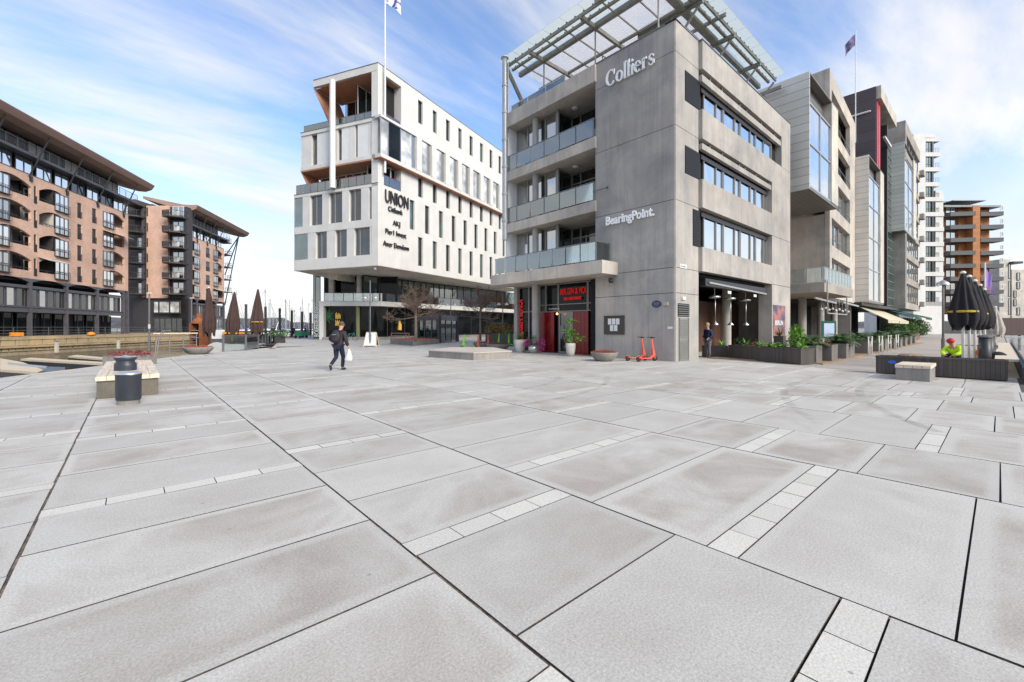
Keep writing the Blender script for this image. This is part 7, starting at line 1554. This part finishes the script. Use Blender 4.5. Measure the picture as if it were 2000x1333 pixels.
# wavy concrete ramp behind the balustrade
t = thing('wave_sculpture', (*lp(460, 31.5), -0.3), 'low wavy pale concrete sculpture behind the glass balustrade', 'sculpture'); g = MB(); n = 24
def hw(k): f_ = k / n; return 0.15 + 0.5 * max(0, sin(f_ * pi * 1.15)) * (0.45 + 0.55 * sin(f_ * 5.0 + 0.6) ** 2)
for k in range(n):
    p, q = V(lp(395 + 100 * k / n, 30.3 + 1.2 * k / n)), V(lp(395 + 100 * (k + 1) / n, 30.3 + 1.2 * (k + 1) / n)); a, b = hw(k), hw(k + 1)
    g.poly([(*p, -0.35), (*q, -0.35), (*q, b), (*p, a)]); g.poly([(*p, a), (*q, b), (*(q + FW * 2.6), 0.1), (*(p + FW * 2.6), 0.1)])
g.build('body', mat('pale_sculpture', (0.4, 0.4, 0.39), 0.6, var=0.2), t, smooth=True)
# pontoon terrace with the brown parasols, its railing, marina beyond
t = thing('pontoon_terrace', (*lp(460, 40), 0), 'dark timber pontoon terrace carrying the brown parasols', 'pontoon'); g = MB(); g.prism([lp(392, 32.6), lp(500, 33.0), lp(548, 66), lp(430, 70), lp(380, 45)], -1.3, -0.0); g.build('deck', M_['plwood'], t)
g = MB(); pr = [lp(430, 52), lp(470, 54), lp(520, 62), lp(640, 75)]
for i in range(3): a, b = V(pr[i]), V(pr[i + 1]); Wq = Wall(a, b - a); l = (b - a).length; g.wb(Wq, 0, l, 0.95, 1.12, 0, 0.1); [g.wb(Wq, k * 1.5, k * 1.5 + 0.09, -0.2, 0.95, 0, 0.09) for k in range(int(l / 1.5) + 1)]
g.build('railing', M_['dark'], t)
x, y = lp(447, 41); t = thing('market_stall', (x, y, 0), 'low counter with an orange cover under the brown parasols', 'counter'); c = V((x, y, 0)); g = MB(); obx(g, c, -0.2, 1.8, -0.4, 0.4, 0, 0.95); g.build('counter', M_['plwood'], t); g = MB(); obx(g, c, -0.3, 1.2, -0.5, 0.5, 0.951, 1.15); g.build('cover', mat('orange_cover', (0.75, 0.3, 0.02), 0.7), t); g = MB(); obx(g, c, -1.6, -0.4, -0.1, 0.0, 0.5, 1.35); g.build('notice', M_['whitep'], t)
t = thing('planting_trough', (*lp(540, 50), 0), 'trough of leafy green plants at the end of the glass balustrade', 'planter'); x, y = lp(545, 44); rg = random.Random(4); g = MB(); g.box(x - 0.5, x + 0.5, y - 0.4, y + 0.4, 0, 0.7); g.build('trough', M_['dark'], t); g = MB(); leaves(g, (x, y, 0.95), 0.9, 500, 0.12, rg, (1.2, 1.2, 0.4)); g.build('foliage', leafg, t)
pile = mat('dark_mooring_pile', (0.05, 0.055, 0.05), 0.8, var=0.3)
for i, (u, v) in enumerate(((480.5, 596), (518.5, 601), (546.5, 604), (570, 608), (590, 610), (606.5, 612))):
    D = 62 + i * 5; x, y = lp(u, D); top = ZV(v, D); t = thing('mooring_pile', (x, y, -1.6), 'dark mooring pile before the marina, %s from the left' % words[i], 'pile', 'mooring piles before the marina'); g = MB(); g.tube([(x, y, -3), (x, y, top)], 0.17 + 0.012 * i, 12); g.build('shaft', pile, t, smooth=True); g = MB(); g.lathe((x, y, top), [(0.22, 0), (0.16, 0.12), (0, 0.16)], 10); g.build('cap', M_['steel'], t)
# sailing boats
def sailboat():
    t = thing('sailing_boat', (0, 0, -1.6), 'moored white sailing boat', 'sailing boat', 'sailing boats in the marina'); g = MB(); n = 8; L_ = 9.0
    st = []
    for k in range(n + 1):
        f_ = k / n; w_ = 1.45 * (1 - (2 * f_ - 0.9) ** 2 * 0.5) if f_ < 0.95 else 0.1; w_ = max(0.08, 1.5 * sin(min(1, f_ * 1.0 + 0.28) * pi * 0.98) ** 0.6 if f_ > 0.3 else 1.35); x = -L_ / 2 + L_ * f_; st.append([(x, -w_, 1.0 + 0.2 * f_), (x, -w_ * 0.75, 0.2), (x, 0, -0.2), (x, w_ * 0.75, 0.2), (x, w_, 1.0 + 0.2 * f_)])
    for k in range(n):
        for j in range(4): g.poly([st[k][j], st[k][j + 1], st[k + 1][j + 1], st[k + 1][j]])
        g.poly([st[k][4], st[k][0], st[k + 1][0], st[k + 1][4]])
    g.poly(st[0][::-1]); g.build('hull', M_['whitep'], t, local=True)
    g = MB(); g.hexa([(-2.6, -0.9, 1.0), (1.6, -0.7, 1.1), (1.6, 0.7, 1.1), (-2.6, 0.9, 1.0), (-2.2, -0.7, 1.6), (0.8, -0.5, 1.6), (0.8, 0.5, 1.6), (-2.2, 0.7, 1.6)]); g.build('cabin', M_['whitep'], t, local=True)
    g = MB(); g.tube([(0.6, 0, 1.0), (0.6, 0, 13)], 0.09, 6); g.bar((0.6, -0.8, 8), (0.6, 0.8, 8), 0.05); g.tube([(0.6, 0, 12.9), (4.4, 0, 1.2)], 0.03, 4); g.tube([(0.6, 0, 12.9), (-4.3, 0, 1.2)], 0.03, 4); g.build('mast', M_['alu'], t, local=True)
    g = MB(); g.tube([(0.6, 0, 2.0), (-3.6, 0, 2.1)], 0.16, 8); g.build('boom', mat('blue_sail_cover', (0.05, 0.08, 0.2), 0.8), t, local=True); return t
sb = sailboat(); kd = index_kids(); rg = random.Random(12)
lab = ['large white sailing boat nearest the brown parasols, its mast tallest']
bp = []
for i in range(34):
    D = rg.uniform(110, 330); u = 425 + 185 * ((i * 0.618) % 1.0); bp.append((u, D))
for i, (u, D) in enumerate(bp):
    o = sb if i == 0 else copy_tree(sb, None, None, kd); x, y = lp(u, D); o.location = (x, y, -1.6); s_ = rg.uniform(0.75, 1.5) * (0.6 + D / 250); o.scale = (s_ * 0.8, s_ * 0.8, s_ * rg.uniform(0.5, 0.75)); o.rotation_euler = (0, 0, rg.uniform(0, 6.28))
sb['label'] = 'moored white sailing boat seen among many masts between the brown parasols and white office building'
for o in bpy.data.objects:
    if o.get('category') == 'sailing boat': o['label'] = 'moored white sailing boat among the marina masts left of the white office building'
# far jetty
t = thing('breakwater', (*lp(520, 105), -1.6), 'long low reddish-brown jetty in front of the sailing boats', 'jetty'); g = MB(); g.prism([lp(425, 104), lp(612, 104), lp(612, 107), lp(425, 107)], -1.7, -0.6); g.build('deck', mat('jetty_brown', (0.3, 0.16, 0.11), 0.8), t)
for i in range(30): u = 428 + i * 6.1; g = MB(); x, y = lp(u, 105)
# green cargo carts near the white building
gm = mat('signal_green', (0.01, 0.25, 0.09), 0.5)
for i, (u, D) in enumerate(((584, 62), (597, 64))):
    x, y = lp(u, D); c = V((x, y, 0)); t = thing('hand_cart', (x, y, 0), ('green hand cart near the corner of the white building, on the left of a pair', 'green hand cart near the corner of the white building, on the right of a pair')[i], 'cart', 'green hand carts'); g = MB(); obx(g, c, -0.45, 0.45, -0.35, 0.35, 0.35, 0.95); g.build('tub', gm, t); g = MB(); g.tube([c + d * -0.45 + V((0, 0, 0.9)), c + d * -0.8 + V((0, 0, 1.15))], 0.03, 6); g.build('handle', M_['steel'], t)
    for s_ in (-0.3, 0.3):
        g = MB(); q = c + d * s_; g.tube([q - f3 * 0.4 + V((0, 0, 0.2)), q - f3 * 0.34 + V((0, 0, 0.2))], 0.2, 12); g.build('wheel', M_['rubber'], t)
# floating docks in the basin
dk_ = woodmat('grey_dock_wood', (0.62, 0.52, 0.38), 'x')
docks = [([(0, 700), (45, 708), (85, 723), (0, 719)], 'pale floating dock finger at the left edge, nearest the plaza'), ([(60, 699), (40, 701.5), (210, 711), (215, 708)], 'long pale floating dock finger pointing at the timber bench'), ([(150, 693.5), (133, 696), (218, 702.5), (222, 700)], 'pale floating dock finger closest to the ochre quay wall'), ([(0, 719), (0, 722), (74, 727), (85, 723.5)], 'thin pale dock plank just above the plaza edge')]
for i, (q, lb) in enumerate(docks):
    t = thing('floating_dock', P3(*q[0], -1.05), lb, 'dock', 'floating docks in the basin'); g = MB(); g.prism([P2(u, v, -1.05) for u, v in q], -1.2, -1.05); g.build('planks', dk_, t); g = MB(); g.prism([P2(u, v, -1.05) for u, v in q], -1.5, -1.21); g.build('float', M_['dark'], t)
t = thing('dock_box', P3(100, 722, -1.1), 'blue-grey dock box at the end of a floating finger', 'box'); g = MB(); g.prism([P2(90, 716.5, -0.95), P2(127, 717.5, -0.95), P2(127, 722, -0.95), P2(90, 723, -0.95)], -1.5, -0.95); g.build('body', mat('blue_grey_plastic', (0.12, 0.15, 0.19), 0.5), t); g = MB(); g.prism([P2(15, 708, -1.0), P2(92, 715.5, -1.0), P2(92, 719, -1.0), P2(15, 711, -1.0)], -1.3, -1.0); g.build('gangway', mat('grey_gangway', (0.35, 0.38, 0.42), 0.5), t)
for i, u in enumerate((102, 224)):
    D = (49.5, 58.5)[i]; x, y = lp(u, D); t = thing('fender_post', (x, y, -0.6), ('white fender post on the ochre quay wall, left one', 'white fender post on the ochre quay wall, right one')[i], 'post', 'fender posts on the far quay'); c = V((x, y, 0)) + d * 0.5; g = MB(); obx(g, c, -0.13, 0.13, -0.12, 0.12, -1.3, -0.05); g.build('post', M_['concl'], t); g = MB(); obx(g, c, -0.15, 0.15, -0.14, 0.14, -0.05, 0.03); g.build('cap', M_['steel'], t)
for i, (u, D, sh) in enumerate(((32.5, 49.5, 0), (178, 56.5, 1))):
    x, y = lp(u, D); c = V((x, y, QZ)); t = thing('life_raft_case', (x, y, QZ), ('square orange rescue case on the far quay', 'rounded orange rescue case on the far quay')[i], 'rescue case'); om = bpy.data.materials.get('rescue_orange') or mat('rescue_orange', (0.85, 0.27, 0.02), 0.5); g = MB()
    if sh: g.ball(c + V((0, 0, 0.2)), 0.42, n=16, sq=(1, 1, 0.7))
    else: obx(g, c, -0.5, 0.5, -0.3, 0.3, 0.08, 0.5)
    g.build('case', om, t, smooth=bool(sh)); g = MB(); obx(g, c, -0.4, 0.4, -0.25, 0.25, 0, 0.07); g.build('foot', M_['dark'], t)
# ------------------------------------------------------------------ people
def skinned(name, ch, m, parent, sub=2):
    """chains of (x, y, z, r) joined where points coincide -> one smooth body surface"""
    vs, es, rr, idx = [], [], [], {}
    for c in ch:
        prev = None
        for (x, y, z, r) in c:
            k = (round(x, 4), round(y, 4), round(z, 4))
            if k not in idx: idx[k] = len(vs); vs.append((x, y, z)); rr.append(r if isinstance(r, tuple) else (r, r))
            if prev is not None and prev != idx[k]: es.append((prev, idx[k]))
            prev = idx[k]
    me = bpy.data.meshes.new(name); me.from_pydata(vs, es, []); me.materials.append(m); o = bpy.data.objects.new(name, me); col.objects.link(o); o.parent = parent
    md = o.modifiers.new('Skin', 'SKIN'); md.use_smooth_shade = True; md.use_x_symmetry = False
    if not me.skin_vertices: me.skin_vertices.new() if hasattr(me.skin_vertices, 'new') else None
    for i, r in enumerate(rr): me.skin_vertices[0].data[i].radius = r
    me.skin_vertices[0].data[0].use_root = True
    s_ = o.modifiers.new('Subdivision', 'SUBSURF'); s_.levels = s_.render_levels = sub; return o
skin_ = mat('skin', (0.5, 0.28, 0.2), 0.6, var=0.08)
def person(lab, x, y, rz, pose, cols, z=0.0, extra=None, sc_=1.0, sub=2):
    """local axes: +y ahead, +x right. pose: dict of joints"""
    t = thing('person', (0, 0, 0), lab, 'person'); p = pose
    pel, ch_, nk, hd = V(p['pelvis']), V(p['chest']), V(p['neck']), V(p['head'])
    q = lambda v, r: (v[0], v[1], v[2], r)
    sh = [V(p['shl']), V(p['shr'])]; el = [V(p['ell']), V(p['elr'])]; ha = [V(p['hal']), V(p['har'])]; hp = [V(p['hpl']), V(p['hpr'])]; kn = [V(p['knl']), V(p['knr'])]; an = [V(p['anl']), V(p['anr'])]; to = [V(p['tol']), V(p['tor'])]
    mid = pel.lerp(ch_, 0.5); up = (hd - nk).normalized()
    body = [[q(pel, 0.12), q(mid, 0.12), q(ch_, 0.14), q(nk, 0.06), q(nk + up * 0.07, 0.065), q(nk + up * 0.15, (0.088, 0.1)), q(nk + up * 0.23, (0.085, 0.1)), q(nk + up * 0.29, (0.06, 0.075))]]
    for i in (0, 1):
        body += [[q(ch_, 0.14), q(sh[i], 0.065), q(sh[i].lerp(el[i], 0.5), 0.05), q(el[i], 0.042), q(ha[i].lerp(el[i], 0.12), 0.026)], [q(pel, 0.12), q(hp[i], 0.09), q(hp[i].lerp(kn[i], 0.5), 0.08), q(kn[i], 0.055), q(kn[i].lerp(an[i], 0.35), 0.055), q(an[i], 0.036), q(an[i].lerp(to[i], 0.5), 0.035), q(to[i], 0.026)]]
        dd = (ha[i] - el[i]).normalized(); side = dd.cross(V((0, 1, 0))).normalized() if abs(dd.y) < 0.9 else V((1, 0, 0)); fw = side.cross(dd).normalized(); w0 = ha[i].lerp(el[i], 0.12); palm = w0 + dd * 0.07
        body[-2].append(q(palm, (0.035, 0.02)))
        for f_ in range(4): a = palm + fw * (0.024 - 0.016 * f_) + dd * 0.02; l = (0.07, 0.08, 0.075, 0.055)[f_]; b = a + dd * l * 0.55 - side * 0.012; body.append([q(palm, (0.035, 0.02)), q(a, 0.01), q(b, 0.009), q(b + dd * l * 0.35 - side * 0.025, 0.007)])
        a = w0 + dd * 0.03 + fw * 0.03; body.append([q(w0, 0.026), q(a, 0.012), q(a + dd * 0.04 + fw * 0.015, 0.009)])
    b = skinned('body', body, cols.get('skin', skin_), t, sub)
    jk = [[q(pel - V((0, 0, 0.13)), (0.215, 0.165)), q(pel, (0.205, 0.155)), q(mid, (0.185, 0.15)), q(ch_, (0.215, 0.17)), q(ch_.lerp(nk, 0.65), (0.135, 0.11)), q(nk, 0.075)]]
    for i in (0, 1): jk.append([q(ch_, (0.2, 0.155)), q(sh[i], 0.1), q(sh[i].lerp(el[i], 0.5), 0.088), q(el[i], 0.078), q(ha[i].lerp(el[i], 0.16), 0.06)])
    skinned('jacket', jk, cols['jacket'], t, sub)
    tr = []
    for i in (0, 1): tr.append([q(pel, (0.17, 0.14)), q(hp[i], 0.115), q(hp[i].lerp(kn[i], 0.5), 0.1), q(kn[i], 0.078), q(kn[i].lerp(an[i], 0.5), 0.07), q(an[i] + (kn[i] - an[i]) * 0.02, 0.064)])
    skinned('trousers', tr, cols['trousers'], t, sub)
    for i in (0, 1):
        dr = (to[i] - an[i]).normalized(); skinned('shoe', [[q(an[i] + V((0, 0, 0.02)), 0.055), q(an[i] - dr * 0.02 + V((0, 0, -0.03)), 0.05), q(an[i].lerp(to[i], 0.6), 0.048), q(to[i] + dr * 0.03, 0.038)]], cols['shoes'], t, 1)
    hc = nk + up * 0.2; fd = V((0, 1, 0)); fd = (fd - up * fd.dot(up)).normalized(); rt_ = fd.cross(up)
    g = MB(); g.ball(hc + up * 0.035 - fd * 0.015, 0.112, n=18, sq=(0.86, 1.02, 0.98)); 
    hr = g; vs = []; g2 = MB(); g2.v = g.v; g2.m = []; 
    for f_ in g.f:
        c = sum((g.v[k] for k in f_), V((0, 0, 0))) / 4 - hc
        if c.dot(up) > -0.01 + 0.9 * max(0, c.dot(fd)) - (0.05 if c.dot(fd) < 0.02 else 0): g2.f.append(f_); g2.m.append(0)
    g2.build('hair', cols['hair'], t, smooth=True, local=True)
    g = MB()
    for s_ in (-1, 1): g.ball(hc + fd * 0.088 + rt_ * 0.03 * s_ + up * 0.005, 0.011, n=8)
    g.build('eyes', M_['dark'], t, local=True); g = MB(); g.ball(hc + fd * 0.105 - up * 0.02, 0.016, n=8, sq=(0.8, 1, 1.3)); g.build('nose', cols.get('skin', skin_), t, local=True, smooth=True); g = MB(); g.ball(hc + fd * 0.092 - up * 0.055, 0.02, n=8, sq=(1.2, 0.5, 0.35)); g.build('mouth', mat('lips', (0.35, 0.12, 0.1), 0.6) if 'lips' not in bpy.data.materials else bpy.data.materials['lips'], t, local=True)
    for s_ in (-1, 1): g = MB(); g.ball(hc + rt_ * 0.09 * s_, 0.028, n=8, sq=(0.45, 0.8, 1.15)); g.build('ear', cols.get('skin', skin_), t, local=True, smooth=True)
    if extra: extra(t, p)
    place(t, x, y, z, rz, sc_); return t
walk = dict(pelvis=(0, 0, 0.93), chest=(0.0, 0.07, 1.3), neck=(0.01, 0.13, 1.49), head=(0.015, 0.18, 1.62), shl=(-0.19, 0.06, 1.4), shr=(0.19, 0.09, 1.4), ell=(-0.31, -0.07, 1.17), elr=(0.27, 0.02, 1.13), hal=(-0.2, 0.13, 1.02), har=(0.33, 0.12, 0.85),
    hpl=(-0.09, -0.01, 0.88), hpr=(0.09, 0.02, 0.88), knl=(-0.08, 0.0, 0.5), knr=(0.07, 0.22, 0.5), anl=(-0.12, -0.34, 0.22), anr=(0.06, 0.18, 0.085), tol=(-0.12, -0.3, 0.06), tor=(0.07, 0.36, 0.04))
dj = mat('dark_plum_jacket', (0.022, 0.015, 0.02), 0.75, var=0.3, scale=8); nv = mat('navy_jeans', (0.008, 0.012, 0.035), 0.85, var=0.25, scale=10); bs = mat('black_shoe', (0.02, 0.02, 0.024), 0.6); ghair = mat('grey_brown_hair', (0.1, 0.07, 0.05), 0.9)
def pack(t, p):
    g = MB(); c = V(p['chest']) + V((0, -0.24, -0.06)); g.ball(c, 0.22, n=18, sq=(0.78, 0.55, 1.12)); g.build('backpack', mat('black_backpack', (0.02, 0.018, 0.024), 0.7, var=0.3), t, local=True, smooth=True)
    g = MB(); g.ball(c + V((0, -0.1, -0.1)), 0.13, n=14, sq=(1.05, 0.5, 0.75)); g.build('pocket', dj, t, local=True, smooth=True)
    g = MB(); g.bar(c + V((-0.08, -0.122, 0.08)), c + V((0.07, -0.122, 0.1)), 0.012, 0.022); g.build('reflector', M_['alu'], t, local=True)
    for s_ in (-1, 1): g = MB(); g.tube([c + V((0.1 * s_, 0.04, 0.2)), V(p['shl' if s_ < 0 else 'shr']) + V((-0.07 * s_, 0.0, 0.1)), V(p['shl' if s_ < 0 else 'shr']) + V((-0.06 * s_, 0.13, -0.06))], 0.022, 6); g.build('strap', dj, t, local=True)
px, py = D2(661, 15.9); PW = person('man in a dark jacket and jeans with a backpack walking away across the square', px, py, YAW - 0.12, walk, dict(jacket=dj, trousers=nv, shoes=bs, hair=ghair), extra=pack)
# his white carrier bag
hx = Matrix.Rotation(YAW - 0.12, 3, 'Z') @ V((0.345, 0.13, 0)); bx_, by_ = px + hx.x, py + hx.y
t = thing('carrier_bag', (bx_, by_, 0.35), 'white plastic carrier bag in the right hand of the walking man', 'bag'); g = MB(); n = 14; prof = [(0.02, 0.80), (0.05, 0.72), (0.1, 0.62), (0.14, 0.5), (0.155, 0.4), (0.13, 0.34), (0.0, 0.33)]; rg = random.Random(2)
for r_, z in prof:
    for q in range(n): an = 2 * pi * q / n; k = 1 + 0.18 * sin(an * 3 + z * 9) + rg.uniform(-0.07, 0.07); g.v.append(V((bx_ + r_ * 0.92 * k * cos(an + YAW), by_ + r_ * 0.6 * k * sin(an + YAW), z)))
for j in range(len(prof) - 1):
    for q in range(n): q2 = (q + 1) % n; g.f.append((j * n + q2, j * n + q, (j + 1) * n + q, (j + 1) * n + q2)); g.m.append(0)
g.build('bag', mat('white_plastic_bag', (0.6, 0.63, 0.6), 0.4, var=0.1, scale=8), t, smooth=True)
stand = dict(pelvis=(0, 0, 0.95), chest=(0, 0.01, 1.32), neck=(0, 0.02, 1.5), head=(0, 0.04, 1.63), shl=(-0.19, 0, 1.42), shr=(0.19, 0, 1.42), ell=(-0.25, -0.03, 1.15), elr=(0.25, -0.03, 1.15), hal=(-0.2, 0.16, 1.02), har=(0.2, 0.16, 1.02), hpl=(-0.09, 0, 0.9), hpr=(0.09, 0, 0.9), knl=(-0.1, 0.02, 0.5), knr=(0.1, 0.03, 0.5), anl=(-0.11, 0, 0.085), anr=(0.11, 0, 0.085), tol=(-0.13, 0.17, 0.04), tor=(0.13, 0.17, 0.04))
blond = mat('fair_hair', (0.4, 0.27, 0.14), 0.9)
x, y = D2(1383, 22.6); person('fair-haired person in a navy jacket half hidden by the concrete building corner', x, y, YAW + 1.9, stand, dict(jacket=mat('navy_jacket', (0.012, 0.02, 0.07), 0.8), trousers=mat('grey_trousers', (0.12, 0.12, 0.13), 0.8), shoes=bs, hair=blond), sub=1)
crouch = dict(pelvis=(0, 0, 0.36), chest=(0, 0.22, 0.62), neck=(0, 0.33, 0.76), head=(0, 0.42, 0.88), shl=(-0.2, 0.22, 0.7), shr=(0.2, 0.22, 0.7), ell=(-0.26, 0.42, 0.5), elr=(0.26, 0.42, 0.5), hal=(-0.12, 0.6, 0.42), har=(0.12, 0.6, 0.42), hpl=(-0.1, 0, 0.34), hpr=(0.1, 0, 0.34), knl=(-0.16, 0.4, 0.46), knr=(0.16, 0.4, 0.4), anl=(-0.13, 0.08, 0.085), anr=(0.13, 0.05, 0.085), tol=(-0.15, 0.24, 0.04), tor=(0.15, 0.22, 0.04))
def cap_(t, p): g = MB(); up = (V(p['head']) - V(p['neck'])).normalized(); c = V(p['neck']) + up * 0.245; g.ball(c, 0.122, n=16, sq=(0.95, 1.05, 0.85)); g.build('cap', mat('red_cap', (0.6, 0.02, 0.03), 0.7), t, local=True, smooth=True)
x, y = D2(1868, 16.6); person('crouching worker in a red cap and hi-vis yellow jacket under the black parasols', x, y, YAW + 2.0, crouch, dict(jacket=mat('hi_vis_yellow', (0.55, 0.85, 0.02), 0.7), trousers=mat('black_work_trousers', (0.02, 0.02, 0.025), 0.8), shoes=bs, hair=ghair), z=0.12, extra=cap_, sub=1)
for i, (u, D, c, lb) in enumerate(((533, 58, (0.02, 0.02, 0.03), 'distant person in black standing at the pontoon railing'), (573, 66, (0.03, 0.03, 0.05), 'distant person in dark clothes beside a mooring pile'), (596, 68, (0.02, 0.02, 0.025), 'distant person in a black coat behind the green hand carts'), (600, 70, (0.5, 0.35, 0.4), 'distant person in a pale pink coat behind the green hand carts'))):
    x, y = D2(u, D); person(lb, x, y, YAW + i, stand, dict(jacket=mat('coat_%s' % ('black', 'slate', 'ink', 'pink')[i], c, 0.8), trousers=nv, shoes=bs, hair=ghair), z=0.0, sub=1)
